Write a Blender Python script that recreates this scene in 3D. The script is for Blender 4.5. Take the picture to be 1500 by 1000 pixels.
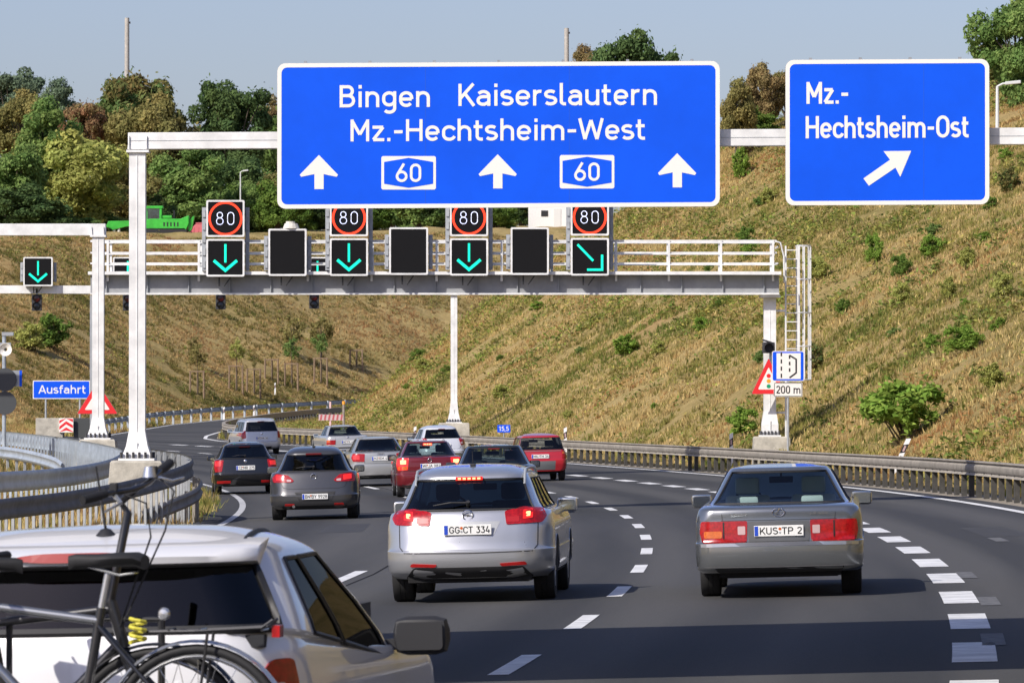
import bpy, bmesh, math, random
import numpy as np
from mathutils import Vector, Matrix, Euler
from mathutils.bvhtree import BVHTree

for o in list(bpy.data.objects):
    bpy.data.objects.remove(o)
scene = bpy.context.scene
COL = scene.collection
random.seed(7)
RNG = np.random.default_rng(11)
R = math.radians

# ------------------------------------------------------------------ camera
FPX = 7500.0          # focal length in photo pixels (1500 px wide)
CAMZ = 2.05
HOR = 606.0           # photo row of the horizon
cam_d = bpy.data.cameras.new('camera')
cam_d.sensor_width = 36.0
cam_d.lens = 36.0 * FPX / 1500.0
cam_d.clip_start = 0.5
cam_d.clip_end = 6000
cam_d.dof.use_dof = True
cam_d.dof.focus_distance = 85.0
cam_d.dof.aperture_fstop = 20.0
cam = bpy.data.objects.new('camera', cam_d)
COL.objects.link(cam)
cam.location = (0, 0, CAMZ)
cam.rotation_euler = (R(90) + math.atan((HOR - 500.0) / FPX), 0, 0)
scene.camera = cam

# ------------------------------------------------------------------ sky and sun
SUN_EL, SUN_AZ = R(38), R(42)       # sun behind the camera, 42 degrees to the left
w = bpy.data.worlds.new('World')
scene.world = w
w.use_nodes = True
nt = w.node_tree
bg = nt.nodes['Background']
sky = nt.nodes.new('ShaderNodeTexSky')
sky.sky_type = 'NISHITA'
sky.sun_disc = False
sky.sun_elevation = SUN_EL
sky.sun_rotation = math.pi + SUN_AZ
sky.air_density = 1.0
sky.dust_density = 1.6
sky.ozone_density = 1.5
tint = nt.nodes.new('ShaderNodeMixRGB')          # autumn haze: the whole sky a little greyer and more violet
tint.blend_type = 'MULTIPLY'
tint.inputs[0].default_value = 1.0
tint.inputs[2].default_value = (1.0, 0.97, 1.2, 1)
nt.links.new(sky.outputs[0], tint.inputs[1])
nt.links.new(tint.outputs[0], bg.inputs[0])
bg.inputs[1].default_value = 0.095
sd = bpy.data.lights.new('sun', 'SUN')
sd.energy = 4.3
sd.angle = R(0.53)
sd.color = (1.0, 0.94, 0.86)
sun = bpy.data.objects.new('sun', sd)
COL.objects.link(sun)
sv = Vector((math.sin(SUN_AZ) * math.cos(SUN_EL), math.cos(SUN_AZ) * math.cos(SUN_EL), -math.sin(SUN_EL)))
sun.rotation_euler = sv.to_track_quat('-Z', 'Y').to_euler()
sun.location = (-40, -40, 60)
vs = scene.view_settings
vs.view_transform = 'Standard'
vs.look = 'None'
vs.exposure = 0.22
vs.gamma = 1.0

# ------------------------------------------------------------------ helpers
def px(x, y, Y):
    """point at forward distance Y that is seen at photo pixel (x, y)"""
    return Vector(((x - 750.0) * Y / FPX, Y, CAMZ - (y - HOR) * Y / FPX))

def pX(x, Y): return (x - 750.0) * Y / FPX
def pZ(y, Y): return CAMZ - (y - HOR) * Y / FPX

def smooth01(a, b, t):
    t = np.clip((t - a) / (b - a), 0, 1)
    return t * t * (3 - 2 * t)

def tag(o, label=None, cat=None, group=None, kind=None):
    if label: o['label'] = label
    if cat: o['category'] = cat
    if group: o['group'] = group
    if kind: o['kind'] = kind
    return o

def thing(name, label, cat, loc=(0, 0, 0), rot=(0, 0, 0), group=None):
    o = bpy.data.objects.new(name, None)
    o.empty_display_size = 0.2
    COL.objects.link(o)
    o.location = loc
    o.rotation_euler = rot
    return tag(o, label, cat, group)

def copy_tree(o, parent=None):
    c = o.copy()
    COL.objects.link(c)
    if parent is not None:
        c.parent = parent
        c.matrix_parent_inverse = o.matrix_parent_inverse.copy()
    for ch in o.children:
        if ch is not c:
            copy_tree(ch, c)
    return c

_mats = {}
def mat(name, col=(0.5, 0.5, 0.5), rough=0.6, metal=0.0, var=0.0, vscale=6.0, bump=0.0, bscale=40.0,
        emit=None, estr=0.0, coat=0.0, spec=0.5, col2=None):
    if name in _mats: return _mats[name]
    m = bpy.data.materials.new(name)
    m.use_nodes = True
    t = m.node_tree
    b = t.nodes['Principled BSDF']
    b.inputs['Base Color'].default_value = (*col, 1)
    b.inputs['Roughness'].default_value = rough
    b.inputs['Metallic'].default_value = metal
    b.inputs['Specular IOR Level'].default_value = spec
    if coat:
        b.inputs['Coat Weight'].default_value = coat
        b.inputs['Coat Roughness'].default_value = 0.04
    if emit:
        b.inputs['Emission Color'].default_value = (*emit, 1)
        b.inputs['Emission Strength'].default_value = estr
    if var or bump:
        tc = t.nodes.new('ShaderNodeTexCoord')
    if var:
        n = t.nodes.new('ShaderNodeTexNoise')
        n.inputs['Scale'].default_value = vscale
        n.inputs['Detail'].default_value = 6
        n.inputs['Roughness'].default_value = 0.65
        t.links.new(tc.outputs['Object'], n.inputs['Vector'])
        r = t.nodes.new('ShaderNodeValToRGB')
        c2 = col2 or tuple(max(0, c * (1 - var)) for c in col)
        c1 = col if col2 else tuple(min(1, c * (1 + var * 0.6)) for c in col)
        r.color_ramp.elements[0].position = 0.3
        r.color_ramp.elements[1].position = 0.7
        r.color_ramp.elements[0].color = (*c2, 1)
        r.color_ramp.elements[1].color = (*c1, 1)
        t.links.new(n.outputs['Fac'], r.inputs['Fac'])
        t.links.new(r.outputs[0], b.inputs['Base Color'])
    if bump:
        n2 = t.nodes.new('ShaderNodeTexNoise')
        n2.inputs['Scale'].default_value = bscale
        n2.inputs['Detail'].default_value = 4
        t.links.new(tc.outputs['Object'], n2.inputs['Vector'])
        bm_ = t.nodes.new('ShaderNodeBump')
        bm_.inputs['Strength'].default_value = bump
        bm_.inputs['Distance'].default_value = 0.02
        t.links.new(n2.outputs['Fac'], bm_.inputs['Height'])
        t.links.new(bm_.outputs[0], b.inputs['Normal'])
    _mats[name] = m
    return m

def glass_mat(name, tint=(0.35, 0.42, 0.42), refl=1.0):
    if name in _mats: return _mats[name]
    m = bpy.data.materials.new(name)
    m.use_nodes = True
    t = m.node_tree
    t.nodes.remove(t.nodes['Principled BSDF'])
    out = t.nodes['Material Output']
    tr = t.nodes.new('ShaderNodeBsdfTransparent')
    tr.inputs[0].default_value = (*tint, 1)
    gl = t.nodes.new('ShaderNodeBsdfGlossy')
    gl.inputs['Roughness'].default_value = 0.02
    gl.inputs[0].default_value = (refl, refl, refl, 1)
    fr = t.nodes.new('ShaderNodeFresnel')
    fr.inputs[0].default_value = 1.5
    mx = t.nodes.new('ShaderNodeMixShader')
    t.links.new(fr.outputs[0], mx.inputs[0])
    t.links.new(tr.outputs[0], mx.inputs[1])
    t.links.new(gl.outputs[0], mx.inputs[2])
    t.links.new(mx.outputs[0], out.inputs['Surface'])
    _mats[name] = m
    return m

def link_mesh(name, me, material=None, parent=None):
    o = bpy.data.objects.new(name, me)
    COL.objects.link(o)
    if material is not None:
        me.materials.clear()
        me.materials.append(material)
    if parent is not None: o.parent = parent
    return o

class MB:
    """collects verts and faces of one mesh"""
    def __init__(s): s.v = []; s.f = []
    def add(s, vs_, fs):
        n = len(s.v)
        s.v += [tuple(p) for p in vs_]
        s.f += [tuple(i + n for i in f) for f in fs]
        return s
    def box(s, c, size, rot=None):
        hx, hy, hz = size[0] / 2, size[1] / 2, size[2] / 2
        P = [Vector((sx * hx, sy * hy, sz * hz)) for sz in (-1, 1) for sy in (-1, 1) for sx in (-1, 1)]
        if rot is not None:
            M = Euler(rot).to_matrix() if not isinstance(rot, Matrix) else rot
            P = [M @ p for p in P]
        c = Vector(c)
        return s.add([p + c for p in P], [(0, 2, 3, 1), (4, 5, 7, 6), (0, 1, 5, 4), (2, 6, 7, 3), (0, 4, 6, 2), (1, 3, 7, 5)])
    def bar(s, a, b, wd, dp, up=(0, 0, 1)):
        """rectangular bar from a to b"""
        a = Vector(a); b = Vector(b); d = (b - a).normalized()
        u = Vector(up)
        if abs(d.dot(u)) > 0.98: u = Vector((0, 1, 0))
        sx = d.cross(u).normalized(); sz = sx.cross(d).normalized()
        P = []
        for q in (a, b):
            for i, j in ((-1, -1), (1, -1), (1, 1), (-1, 1)):
                P.append(q + sx * (i * wd / 2) + sz * (j * dp / 2))
        return s.add(P, [(3, 2, 1, 0), (4, 5, 6, 7), (0, 1, 5, 4), (1, 2, 6, 5), (2, 3, 7, 6), (3, 0, 4, 7)])
    def cyl(s, a, b, r0, r1=None, n=10, caps=True):
        a = Vector(a); b = Vector(b)
        if r1 is None: r1 = r0
        d = (b - a).normalized()
        u = Vector((0, 0, 1)) if abs(d.z) < 0.9 else Vector((0, 1, 0))
        x = d.cross(u).normalized(); y = d.cross(x).normalized()
        P = []
        for q, r in ((a, r0), (b, r1)):
            for k in range(n):
                an = 2 * math.pi * k / n
                P.append(q + x * (r * math.cos(an)) + y * (r * math.sin(an)))
        F = [(k, (k + 1) % n, n + (k + 1) % n, n + k) for k in range(n)]
        if caps: F += [tuple(range(n))[::-1], tuple(range(n, 2 * n))]
        return s.add(P, F)
    def tube(s, path, r, n=8, closed=False):
        path = [Vector(p) for p in path]
        m = len(path)
        rs = r if isinstance(r, (list, tuple)) else [r] * m
        P = []
        for i, p in enumerate(path):
            if closed:
                d = (path[(i + 1) % m] - path[i - 1]).normalized()
            else:
                d = (path[min(i + 1, m - 1)] - path[max(i - 1, 0)]).normalized()
            u = Vector((0, 0, 1)) if abs(d.z) < 0.95 else Vector((0, 1, 0))
            x = d.cross(u).normalized(); y = d.cross(x).normalized()
            for k in range(n):
                an = 2 * math.pi * k / n
                P.append(p + x * (rs[i] * math.cos(an)) + y * (rs[i] * math.sin(an)))
        F = []
        for i in range(m if closed else m - 1):
            j = (i + 1) % m
            for k in range(n):
                F.append((i * n + k, i * n + (k + 1) % n, j * n + (k + 1) % n, j * n + k))
        if not closed:
            F += [tuple(range(n))[::-1], tuple(range((m - 1) * n, m * n))]
        return s.add(P, F)
    def prism(s, poly, origin, ux, uz, depth):
        """extrude a 2-D polygon (in axes ux, uz at origin) by vector depth"""
        o = Vector(origin); ux = Vector(ux); uz = Vector(uz); dv = Vector(depth)
        n = len(poly)
        P = [o + ux * a + uz * b for a, b in poly] + [o + ux * a + uz * b + dv for a, b in poly]
        F = [tuple(range(n)), tuple(range(n, 2 * n))[::-1]]
        F += [(k, n + k, n + (k + 1) % n, (k + 1) % n) for k in range(n)]
        return s.add(P, F)
    def lathe(s, prof, origin, axis='X', n=24):
        """revolve (radius, offset) pairs about an axis through origin"""
        o = Vector(origin); P = []
        for r, h in prof:
            for k in range(n):
                an = 2 * math.pi * k / n
                c, q = r * math.cos(an), r * math.sin(an)
                P.append(o + (Vector((h, c, q)) if axis == 'X' else Vector((c, h, q)) if axis == 'Y' else Vector((c, q, h))))
        F = []
        for i in range(len(prof) - 1):
            for k in range(n):
                F.append((i * n + k, i * n + (k + 1) % n, (i + 1) * n + (k + 1) % n, (i + 1) * n + k))
        return s.add(P, F)
    def build(s, name, material, parent=None, smooth=None, fix=True, bevel=0):
        me = bpy.data.meshes.new(name)
        me.from_pydata([tuple(p) for p in s.v], [], s.f)
        if fix or bevel:
            bm_ = bmesh.new(); bm_.from_mesh(me)
            if bevel:
                bmesh.ops.bevel(bm_, geom=bm_.edges[:], offset=bevel, segments=2, affect='EDGES', profile=0.6)
            bmesh.ops.recalc_face_normals(bm_, faces=bm_.faces[:])
            bm_.to_mesh(me); bm_.free()
        if smooth:
            me.polygons.foreach_set('use_smooth', [True] * len(me.polygons))
            me.set_sharp_from_angle(angle=R(smooth))
        me.update()
        return link_mesh(name, me, material, parent)

def rrect(x0, z0, x1, z1, r, n=5):
    out = []
    for cx, cz, a in ((x1 - r, z1 - r, 0), (x0 + r, z1 - r, 90), (x0 + r, z0 + r, 180), (x1 - r, z0 + r, 270)):
        for k in range(n + 1):
            an = R(a + 90 * k / n)
            out.append((cx + r * math.cos(an), cz + r * math.sin(an)))
    return out

def circ(cx, cz, r, n=28, rz=None):
    rz = rz or r
    return [(cx + r * math.cos(2 * math.pi * k / n), cz + rz * math.sin(2 * math.pi * k / n)) for k in range(n)]

def round_poly(poly, r=0.02, n=4):
    """round the corners of a polygon"""
    out = []; m = len(poly)
    for i in range(m):
        p = Vector(poly[i]).to_2d(); a = Vector(poly[i - 1]).to_2d(); b = Vector(poly[(i + 1) % m]).to_2d()
        da, db = (a - p), (b - p)
        ra = min(r, da.length * 0.45); rb = min(r, db.length * 0.45)
        A = p + da.normalized() * ra; B = p + db.normalized() * rb
        for k in range(n + 1):
            t = k / n
            q = A * (1 - t) ** 2 + p * (2 * t * (1 - t)) + B * t * t
            out.append((q.x, q.y))
    return out

# ------------------------------------------------------------------ stroke lettering
def _arc(cx, cy, rx, ry, a0, a1, n=10):
    return [(cx + rx * math.cos(R(a0 + (a1 - a0) * k / n)), cy + ry * math.sin(R(a0 + (a1 - a0) * k / n))) for k in range(n + 1)]

A_ = _arc
GLYPH = {   # (advance, [centre lines]); cap height 7, x height 5, stroke 1
 ' ': (2.6, []),
 '.': (1.9, [[(.9, 0), (.9, 1.05)]]),
 ',': (1.9, [[(.9, .9), (.6, -.9)]]),
 '-': (3.4, [[(.5, 3), (2.9, 3)]]),
 'B': (5.2, [[(.9, 0), (.9, 7)], [(.9, 6.5), (2.8, 6.5)] + A_(2.8, 5.1, 1.25, 1.4, 90, -90)[1:] + [(.9, 3.7)],
            [(2.8, 3.7)] + A_(2.9, 2.1, 1.5, 1.6, 90, -90)[1:] + [(.9, .5)]]),
 'K': (5.2, [[(.9, 0), (.9, 7)], [(4.6, 7), (1.0, 2.4)], [(2.2, 4.0), (4.8, 0)]]),
 'M': (6.2, [[(.9, 0), (.9, 7)], [(.9, 6.6), (3.1, 2.2), (5.3, 6.6)], [(5.3, 0), (5.3, 7)]]),
 'H': (5.6, [[(.9, 0), (.9, 7)], [(.9, 3.6), (4.7, 3.6)], [(4.7, 0), (4.7, 7)]]),
 'W': (7.4, [[(.5, 7), (2.0, .3), (3.7, 6.4), (5.4, .3), (6.9, 7)]]),
 'O': (5.6, [A_(2.8, 4.6, 1.9, 1.9, 0, 180) + A_(2.8, 2.4, 1.9, 1.9, 180, 360) + [(4.7, 4.6)]]),
 'A': (5.4, [[(.4, 0), (2.7, 6.8), (5.0, 0)], [(1.3, 2.1), (4.1, 2.1)]]),
 'C': (5.2, [A_(2.8, 4.6, 1.9, 1.9, 10, 180) + A_(2.8, 2.4, 1.9, 1.9, 180, 350)]),
 'D': (5.4, [[(.9, 0), (.9, 7)], [(.9, 6.5), (2.5, 6.5)] + A_(2.5, 4.5, 2.0, 2.0, 90, 0)[1:] + A_(2.5, 2.5, 2.0, 2.0, 0, -90) + [(.9, .5)]]),
 'F': (4.8, [[(.9, 0), (.9, 7)], [(.9, 6.5), (4.4, 6.5)], [(.9, 3.6), (3.8, 3.6)]]),
 'E': (4.9, [[(.9, 0), (.9, 7)], [(.9, 6.5), (4.5, 6.5)], [(.9, 3.6), (3.9, 3.6)], [(.9, .5), (4.5, .5)]]),
 'G': (5.5, [A_(2.8, 4.6, 1.9, 1.9, 15, 180) + A_(2.8, 2.4, 1.9, 1.9, 180, 360) + [(4.7, 3.2), (2.9, 3.2)]]),
 'I': (2.0, [[(1.0, 0), (1.0, 7)]]),
 'J': (4.2, [[(3.3, 7), (3.3, 2.2)] + A_(1.8, 2.0, 1.5, 1.5, 0, -160)]),
 'L': (4.6, [[(.9, 7), (.9, .5)], [(.9, .5), (4.3, .5)]]),
 'N': (5.6, [[(.9, 0), (.9, 7)], [(.9, 6.6), (4.7, .4)], [(4.7, 0), (4.7, 7)]]),
 'P': (5.0, [[(.9, 0), (.9, 7)], [(.9, 6.5), (2.8, 6.5)] + A_(2.8, 4.9, 1.6, 1.6, 90, -90)[1:] + [(.9, 3.3)]]),
 'R': (5.2, [[(.9, 0), (.9, 7)], [(.9, 6.5), (2.8, 6.5)] + A_(2.8, 5.0, 1.5, 1.5, 90, -90)[1:] + [(.9, 3.5)], [(2.8, 3.5), (4.7, 0)]]),
 'S': (5.0, [A_(2.5, 5.1, 1.7, 1.4, 30, 270) + A_(2.5, 2.1, 1.8, 1.6, 90, -150)[1:]]),
 'T': (4.8, [[(2.4, 0), (2.4, 7)], [(.3, 6.5), (4.5, 6.5)]]),
 'U': (5.4, [[(.9, 7), (.9, 2.3)] + A_(2.7, 2.3, 1.8, 1.8, 180, 360)[1:] + [(4.5, 7)]]),
 'V': (5.2, [[(.4, 7), (2.6, .3), (4.8, 7)]]),
 'X': (5.0, [[(.4, 7), (4.6, 0)], [(.4, 0), (4.6, 7)]]),
 'Y': (5.2, [[(.4, 7), (2.6, 3.2), (4.8, 7)], [(2.6, 3.3), (2.6, 0)]]),
 'Z': (4.9, [[(.5, 6.5), (4.2, 6.5), (.7, .5), (4.5, .5)]]),
 'a': (4.6, [A_(2.2, 3.2, 1.5, 1.3, 150, 0) + [(3.7, 0)], [(3.7, 2.9), (2.0, 2.9)] + A_(2.0, 1.7, 1.3, 1.2, 90, 270)[1:] + [(2.5, .5), (3.7, 1.2)]]),
 'b': (4.8, [[(.9, 0), (.9, 7.1)], A_(2.5, 2.5, 1.6, 2.0, 180, -180, 16)]),
 'c': (4.3, [A_(2.4, 3.0, 1.6, 1.5, 20, 180) + A_(2.4, 2.0, 1.6, 1.5, 180, 340)]),
 'e': (4.7, [[(.8, 2.5), (3.9, 2.5), (3.9, 3.0)] + A_(2.35, 3.0, 1.55, 1.5, 0, 180)[1:] + A_(2.35, 2.05, 1.55, 1.55, 180, 325)]),
 'f': (3.2, [[(1.3, 0), (1.3, 5.4)] + A_(2.4, 5.4, 1.1, 1.1, 180, 90)[1:] + [(3.0, 6.5)], [(.3, 4.5), (2.9, 4.5)]]),
 'g': (4.8, [[(3.9, 5), (3.9, -.4)] + A_(2.4, -.3, 1.5, 1.3, 0, -145)[1:], A_(2.35, 3.0, 1.55, 1.5, 0, 180) + A_(2.35, 2.2, 1.55, 1.5, 180, 360)]),
 'h': (4.8, [[(.9, 0), (.9, 7.1)], [(.9, 3.0)] + A_(2.4, 3.0, 1.5, 1.5, 160, 0) + [(3.9, 0)]]),
 'i': (2.1, [[(1.05, 0), (1.05, 5)], [(1.05, 5.9), (1.05, 7.0)]]),
 'l': (2.5, [[(.9, 7.1), (.9, 1.2)] + A_(1.8, 1.3, .9, .8, 180, 270)[1:] + [(2.2, .5)]]),
 'm': (7.4, [[(.9, 0), (.9, 5)], [(.9, 3.1)] + A_(2.3, 3.1, 1.4, 1.4, 160, 0) + [(3.7, 0)], [(3.7, 3.1)] + A_(5.1, 3.1, 1.4, 1.4, 160, 0) + [(6.5, 0)]]),
 'n': (4.8, [[(.9, 0), (.9, 5)], [(.9, 3.0)] + A_(2.4, 3.0, 1.5, 1.5, 160, 0) + [(3.9, 0)]]),
 'r': (3.3, [[(.9, 0), (.9, 5)], [(.9, 3.0)] + A_(2.4, 3.0, 1.5, 1.5, 160, 75)]),
 's': (4.1, [A_(2.0, 3.6, 1.35, .95, 35, 265) + A_(2.0, 1.55, 1.45, 1.05, 85, -150)[1:]]),
 't': (3.2, [[(1.2, 6.5), (1.2, 1.5)] + A_(2.2, 1.5, 1.0, 1.0, 180, 270)[1:] + [(2.8, .5)], [(.2, 4.5), (2.7, 4.5)]]),
 'u': (4.8, [[(.9, 5), (.9, 2.0)] + A_(2.4, 2.0, 1.5, 1.5, 180, 340), [(3.9, 0), (3.9, 5)]]),
 'z': (4.2, [[(.5, 4.5), (3.5, 4.5), (.7, .5), (3.8, .5)]]),
 '0': (4.8, [A_(2.4, 4.9, 1.5, 1.6, 0, 180) + A_(2.4, 2.1, 1.5, 1.6, 180, 360) + [(3.9, 4.9)]]),
 '1': (4.0, [[(.7, 5.2), (2.4, 6.7), (2.4, 0)]]),
 '2': (4.6, [A_(2.3, 4.9, 1.55, 1.6, 165, -25) + [(.8, .5), (4.1, .5)]]),
 '3': (4.6, [[(.7, 6.5), (3.7, 6.5), (2.1, 4.1)] + A_(2.1, 2.3, 1.7, 1.8, 85, -150)]),
 '4': (4.8, [[(2.6, 7), (.7, 1.9), (4.4, 1.9)], [(3.3, 3.6), (3.3, 0)]]),
 '5': (4.6, [[(3.8, 6.5), (1.2, 6.5), (1.0, 3.7)] + A_(2.1, 2.3, 1.7, 1.8, 125, -150)]),
 '6': (4.8, [[(3.2, 7), (1.0, 3.0)], A_(2.4, 2.2, 1.6, 1.7, 0, 360, 18)]),
 '7': (4.4, [[(.5, 6.5), (3.8, 6.5), (1.6, 0)]]),
 '8': (4.8, [A_(2.4, 5.2, 1.3, 1.35, 0, 360, 16), A_(2.4, 2.15, 1.6, 1.65, 0, 360, 18)]),
 '9': (4.8, [A_(2.4, 4.8, 1.6, 1.7, 0, 360, 18), [(1.6, 0), (3.8, 4.0)]]),
}

def stroke_faces(pl, t, closed=False):
    """ribbon of width t along a 2-D polyline -> (verts, faces)"""
    n = len(pl); V = []; F = []
    for i, p in enumerate(pl):
        p = Vector(p)
        if closed:
            a = Vector(pl[(i - 1) % n]); b = Vector(pl[(i + 1) % n])
        else:
            a = Vector(pl[max(i - 1, 0)]); b = Vector(pl[min(i + 1, n - 1)])
        d0 = (p - a).normalized() if (p - a).length > 1e-9 else None
        d1 = (b - p).normalized() if (b - p).length > 1e-9 else None
        if d0 is None: d0 = d1
        if d1 is None: d1 = d0
        n0 = Vector((-d0.y, d0.x)); n1 = Vector((-d1.y, d1.x))
        m = (n0 + n1)
        m = m.normalized() if m.length > 1e-6 else n0
        c = max(0.45, m.dot(n0))
        V += [p + m * (t / 2 / c), p - m * (t / 2 / c)]
    for i in range(n if closed else n - 1):
        j = (i + 1) % n
        F.append((2 * i, 2 * i + 1, 2 * j + 1, 2 * j))
    return V, F

def text_mesh(txt, x0, x1, z0, capz, origin, ux, uz, un, weight=1.0):
    """lettering fitted between x0..x1, baseline z0, cap height capz, on a plane (origin, ux, uz) facing un"""
    adv = sum(GLYPH[c][0] for c in txt)
    sx = (x1 - x0) / adv; sz = capz / 7.0
    mb = MB(); cur = 0; k = 0
    o = Vector(origin); ux = Vector(ux); uz = Vector(uz); un = Vector(un)
    asp = sx / sz
    for c in txt:
        a, strokes = GLYPH[c]
        for s_ in strokes:
            pts = [((cur + p[0]) * asp, p[1]) for p in s_]
            runs = [[pts[0]]]
            for i in range(1, len(pts)):
                runs[-1].append(pts[i])
                if i < len(pts) - 1:
                    d0 = Vector(pts[i]) - Vector(pts[i - 1]); d1 = Vector(pts[i + 1]) - Vector(pts[i])
                    if d0.length > 1e-6 and d1.length > 1e-6 and d0.angle(d1) > R(50): runs.append([pts[i]])
            for pts in runs:
                V, F = stroke_faces(pts, weight)
                k += 1
                off = un * (0.0004 * (k % 4))
                mb.add([o + ux * (x0 + v.x * sz) + uz * (z0 + v.y * sz) + off for v in V], F)
        cur += a
    return mb

def letters(txt, x0, x1, z0, capz, origin, ux, uz, un, weight, m, parent):
    """lettering as one small mesh per character"""
    adv = sum(GLYPH[c][0] for c in txt); cur = 0
    for c in txt:
        a = GLYPH[c][0]
        if GLYPH[c][1]:
            text_mesh(c, x0 + (x1 - x0) * cur / adv, x0 + (x1 - x0) * (cur + a) / adv, z0, capz, origin, ux, uz, un, weight).build('letter', m, parent, fix=False)
        cur += a
# ------------------------------------------------------------------ road geometry
TILT = 0.025
def rise(Y):
    Y = np.asarray(Y, float)
    q = 6.1e-5 * np.clip(Y - 130, 0, 94) ** 2
    return q + 0.0115 * np.clip(Y - 224, 0, 700)
def zroad(X, Y):
    return TILT * np.clip(np.asarray(X, float), -30, 14) + rise(Y)
def Xm(Y):                      # right edge of the main curve, a circle of about 590 m
    Y = np.asarray(Y, float)
    return 9.4 - 0.00085 * (Y - 93) ** 2
def Xslope(Y): return -0.0017 * (Y - 93)
_ry = np.array([255, 265, 275, 285, 300, 330, 360, 385, 405, 425, 445, 475])
_rx = np.array([-12.9, -15.1, -16.5, -17.0, -17.1, -15.8, -12.4, -7.0, 0.0, 11.0, 28.0, 70.0])
_ly = np.array([255, 290, 300, 340, 370, 392, 412, 432, 452, 482])
_lx = np.array([-21.0, -23.3, -23.4, -22.6, -19.8, -15.5, -9.0, 1.0, 17.0, 58.0])
def XA(Y):                      # right edge line: main curve, then the exit ramp bending right
    Y = np.asarray(Y, float)
    return np.where(Y < 255, Xm(Y), np.interp(Y, _ry, _rx))
def XL(Y): return np.interp(Y, _ly, _lx)         # left edge of the exit ramp
OFF_B, OFF_C, OFF_D, OFF_E = -3.4, -7.15, -10.9, -15.1

# signed distance to polylines
def poly_dist(X, Y, P):
    X = np.asarray(X, float); Y = np.asarray(Y, float)
    best = np.full(X.shape, 1e9); sgn = np.ones(X.shape); per = np.zeros(X.shape)
    for (ax, ay), (bx, by) in zip(P[:-1], P[1:]):
        dx, dy = bx - ax, by - ay
        t = np.clip(((X - ax) * dx + (Y - ay) * dy) / (dx * dx + dy * dy), 0, 1)
        qx, qy = ax + t * dx, ay + t * dy
        d = np.hypot(X - qx, Y - qy)
        c = ((X - ax) * dy - (Y - ay) * dx) / math.hypot(dx, dy)     # + on the right of the direction of travel
        m = (d < best - 1e-6) | ((d < best + 1e-6) & (np.abs(c) > per))
        best = np.where(m, d, best); sgn = np.where(m, np.sign(c), sgn); per = np.where(m, np.abs(c), per)
    return best * np.where(sgn == 0, 1, sgn)

PATH_A = [(float(XA(y)), y) for y in list(range(-60, 256, 15)) + [265, 275, 285, 300, 315, 330, 345, 360, 385, 405, 425, 445, 475]] + [(160, 530), (500, 700)]
PATH_F = [(-700, 420), (-150, 420), (-80, 372), (-50, 352), (-36, 342), (-29, 340), (-26, 352), (-23, 376), (-18.6, 397), (-12.5, 418), (-2, 440), (14, 461), (55, 490), (145, 545), (490, 715)]

def vnoise(X, Y, s, seed=0):
    """cheap smooth value noise in about -1..1"""
    a = np.sin(X * s * 1.31 + 1.7 * np.sin(Y * s * .83 + seed) + seed * 2.1) * np.cos(Y * s * 1.17 + 1.3 * np.sin(X * s * .71 + seed * 1.3))
    b = np.sin(X * s * 2.9 + Y * s * 2.3 + seed * 3.1 + 2 * np.sin(Y * s * 1.9)) * 0.5
    return (a + b) / 1.5

def ground(X, Y):
    X = np.asarray(X, float); Y = np.asarray(Y, float)
    z = zroad(np.clip(X, -30, 14), np.minimum(Y, 700)) - 0.07
    # near cutting on the right
    L = poly_dist(X, Y, PATH_A)
    cap = 13.6 - 4.2 * smooth01(20, -90, Y) + 5.2 * smooth01(190, 255, Y)
    toe = 1.7 + 4.6 * smooth01(215, 285, Y)
    u = np.maximum(L - toe, 0)
    hill = (0.62 + 0.10 * smooth01(220, 290, Y)) * u
    k = 2.6
    hill = np.where(L > 0, cap - k * np.log1p(np.exp(np.clip((cap - hill) / k, -40, 40))) , 0)
    hill0 = cap - k * np.log1p(np.exp(cap / k))
    hill = np.where(L > toe, hill - hill0, 0)
    n1 = vnoise(X, Y, 0.22, 1) * 0.28 + vnoise(X, Y, 0.8, 2) * 0.12
    hill = hill + n1 * np.clip((L - 2.2) / 5, 0, 1) * (L > 0)
    # far cutting behind the exit
    Fd = -poly_dist(X, Y, PATH_F)
    capf = 13.3 + 0.02 * (Y - 340) 
    h2 = np.where(Fd > 0, 0.05 * np.minimum(Fd, 5) + 0.50 * np.maximum(Fd - 5, 0), 0)
    k2 = 1.6
    h2 = np.where(Fd > 0, capf - k2 * np.log1p(np.exp(np.clip((capf - h2) / k2, -40, 40))), 0)
    h2 = np.maximum(h2, 0)
    h2 = h2 + (vnoise(X, Y, 0.2, 4) * 0.45 + vnoise(X, Y, 0.7, 5) * 0.16) * np.clip((Fd - 4) / 6, 0, 1)
    z = z + np.maximum(hill, h2)
    # bank on the left of the carriageway
    dl = (Xm(Y) + OFF_E - 0.9) - X
    g = np.interp(Y, [0, 60, 90, 115, 135, 160, 190, 215, 240], [0.1, 0.1, 0.25, 0.5, 1.0, 1.35, 1.0, 0.3, 0.0])
    bank = 0.22 * smooth01(0.0, 1.2, dl) + g * smooth01(0.8, 7.0, dl)
    bank = bank * smooth01(262, 215, Y)
    z = z + np.where(dl > 0, bank, 0)
    return z

def gz(X, Y): return float(ground(np.array([X]), np.array([Y]))[0])
def rz(X, Y): return float(zroad(X, Y))

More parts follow.
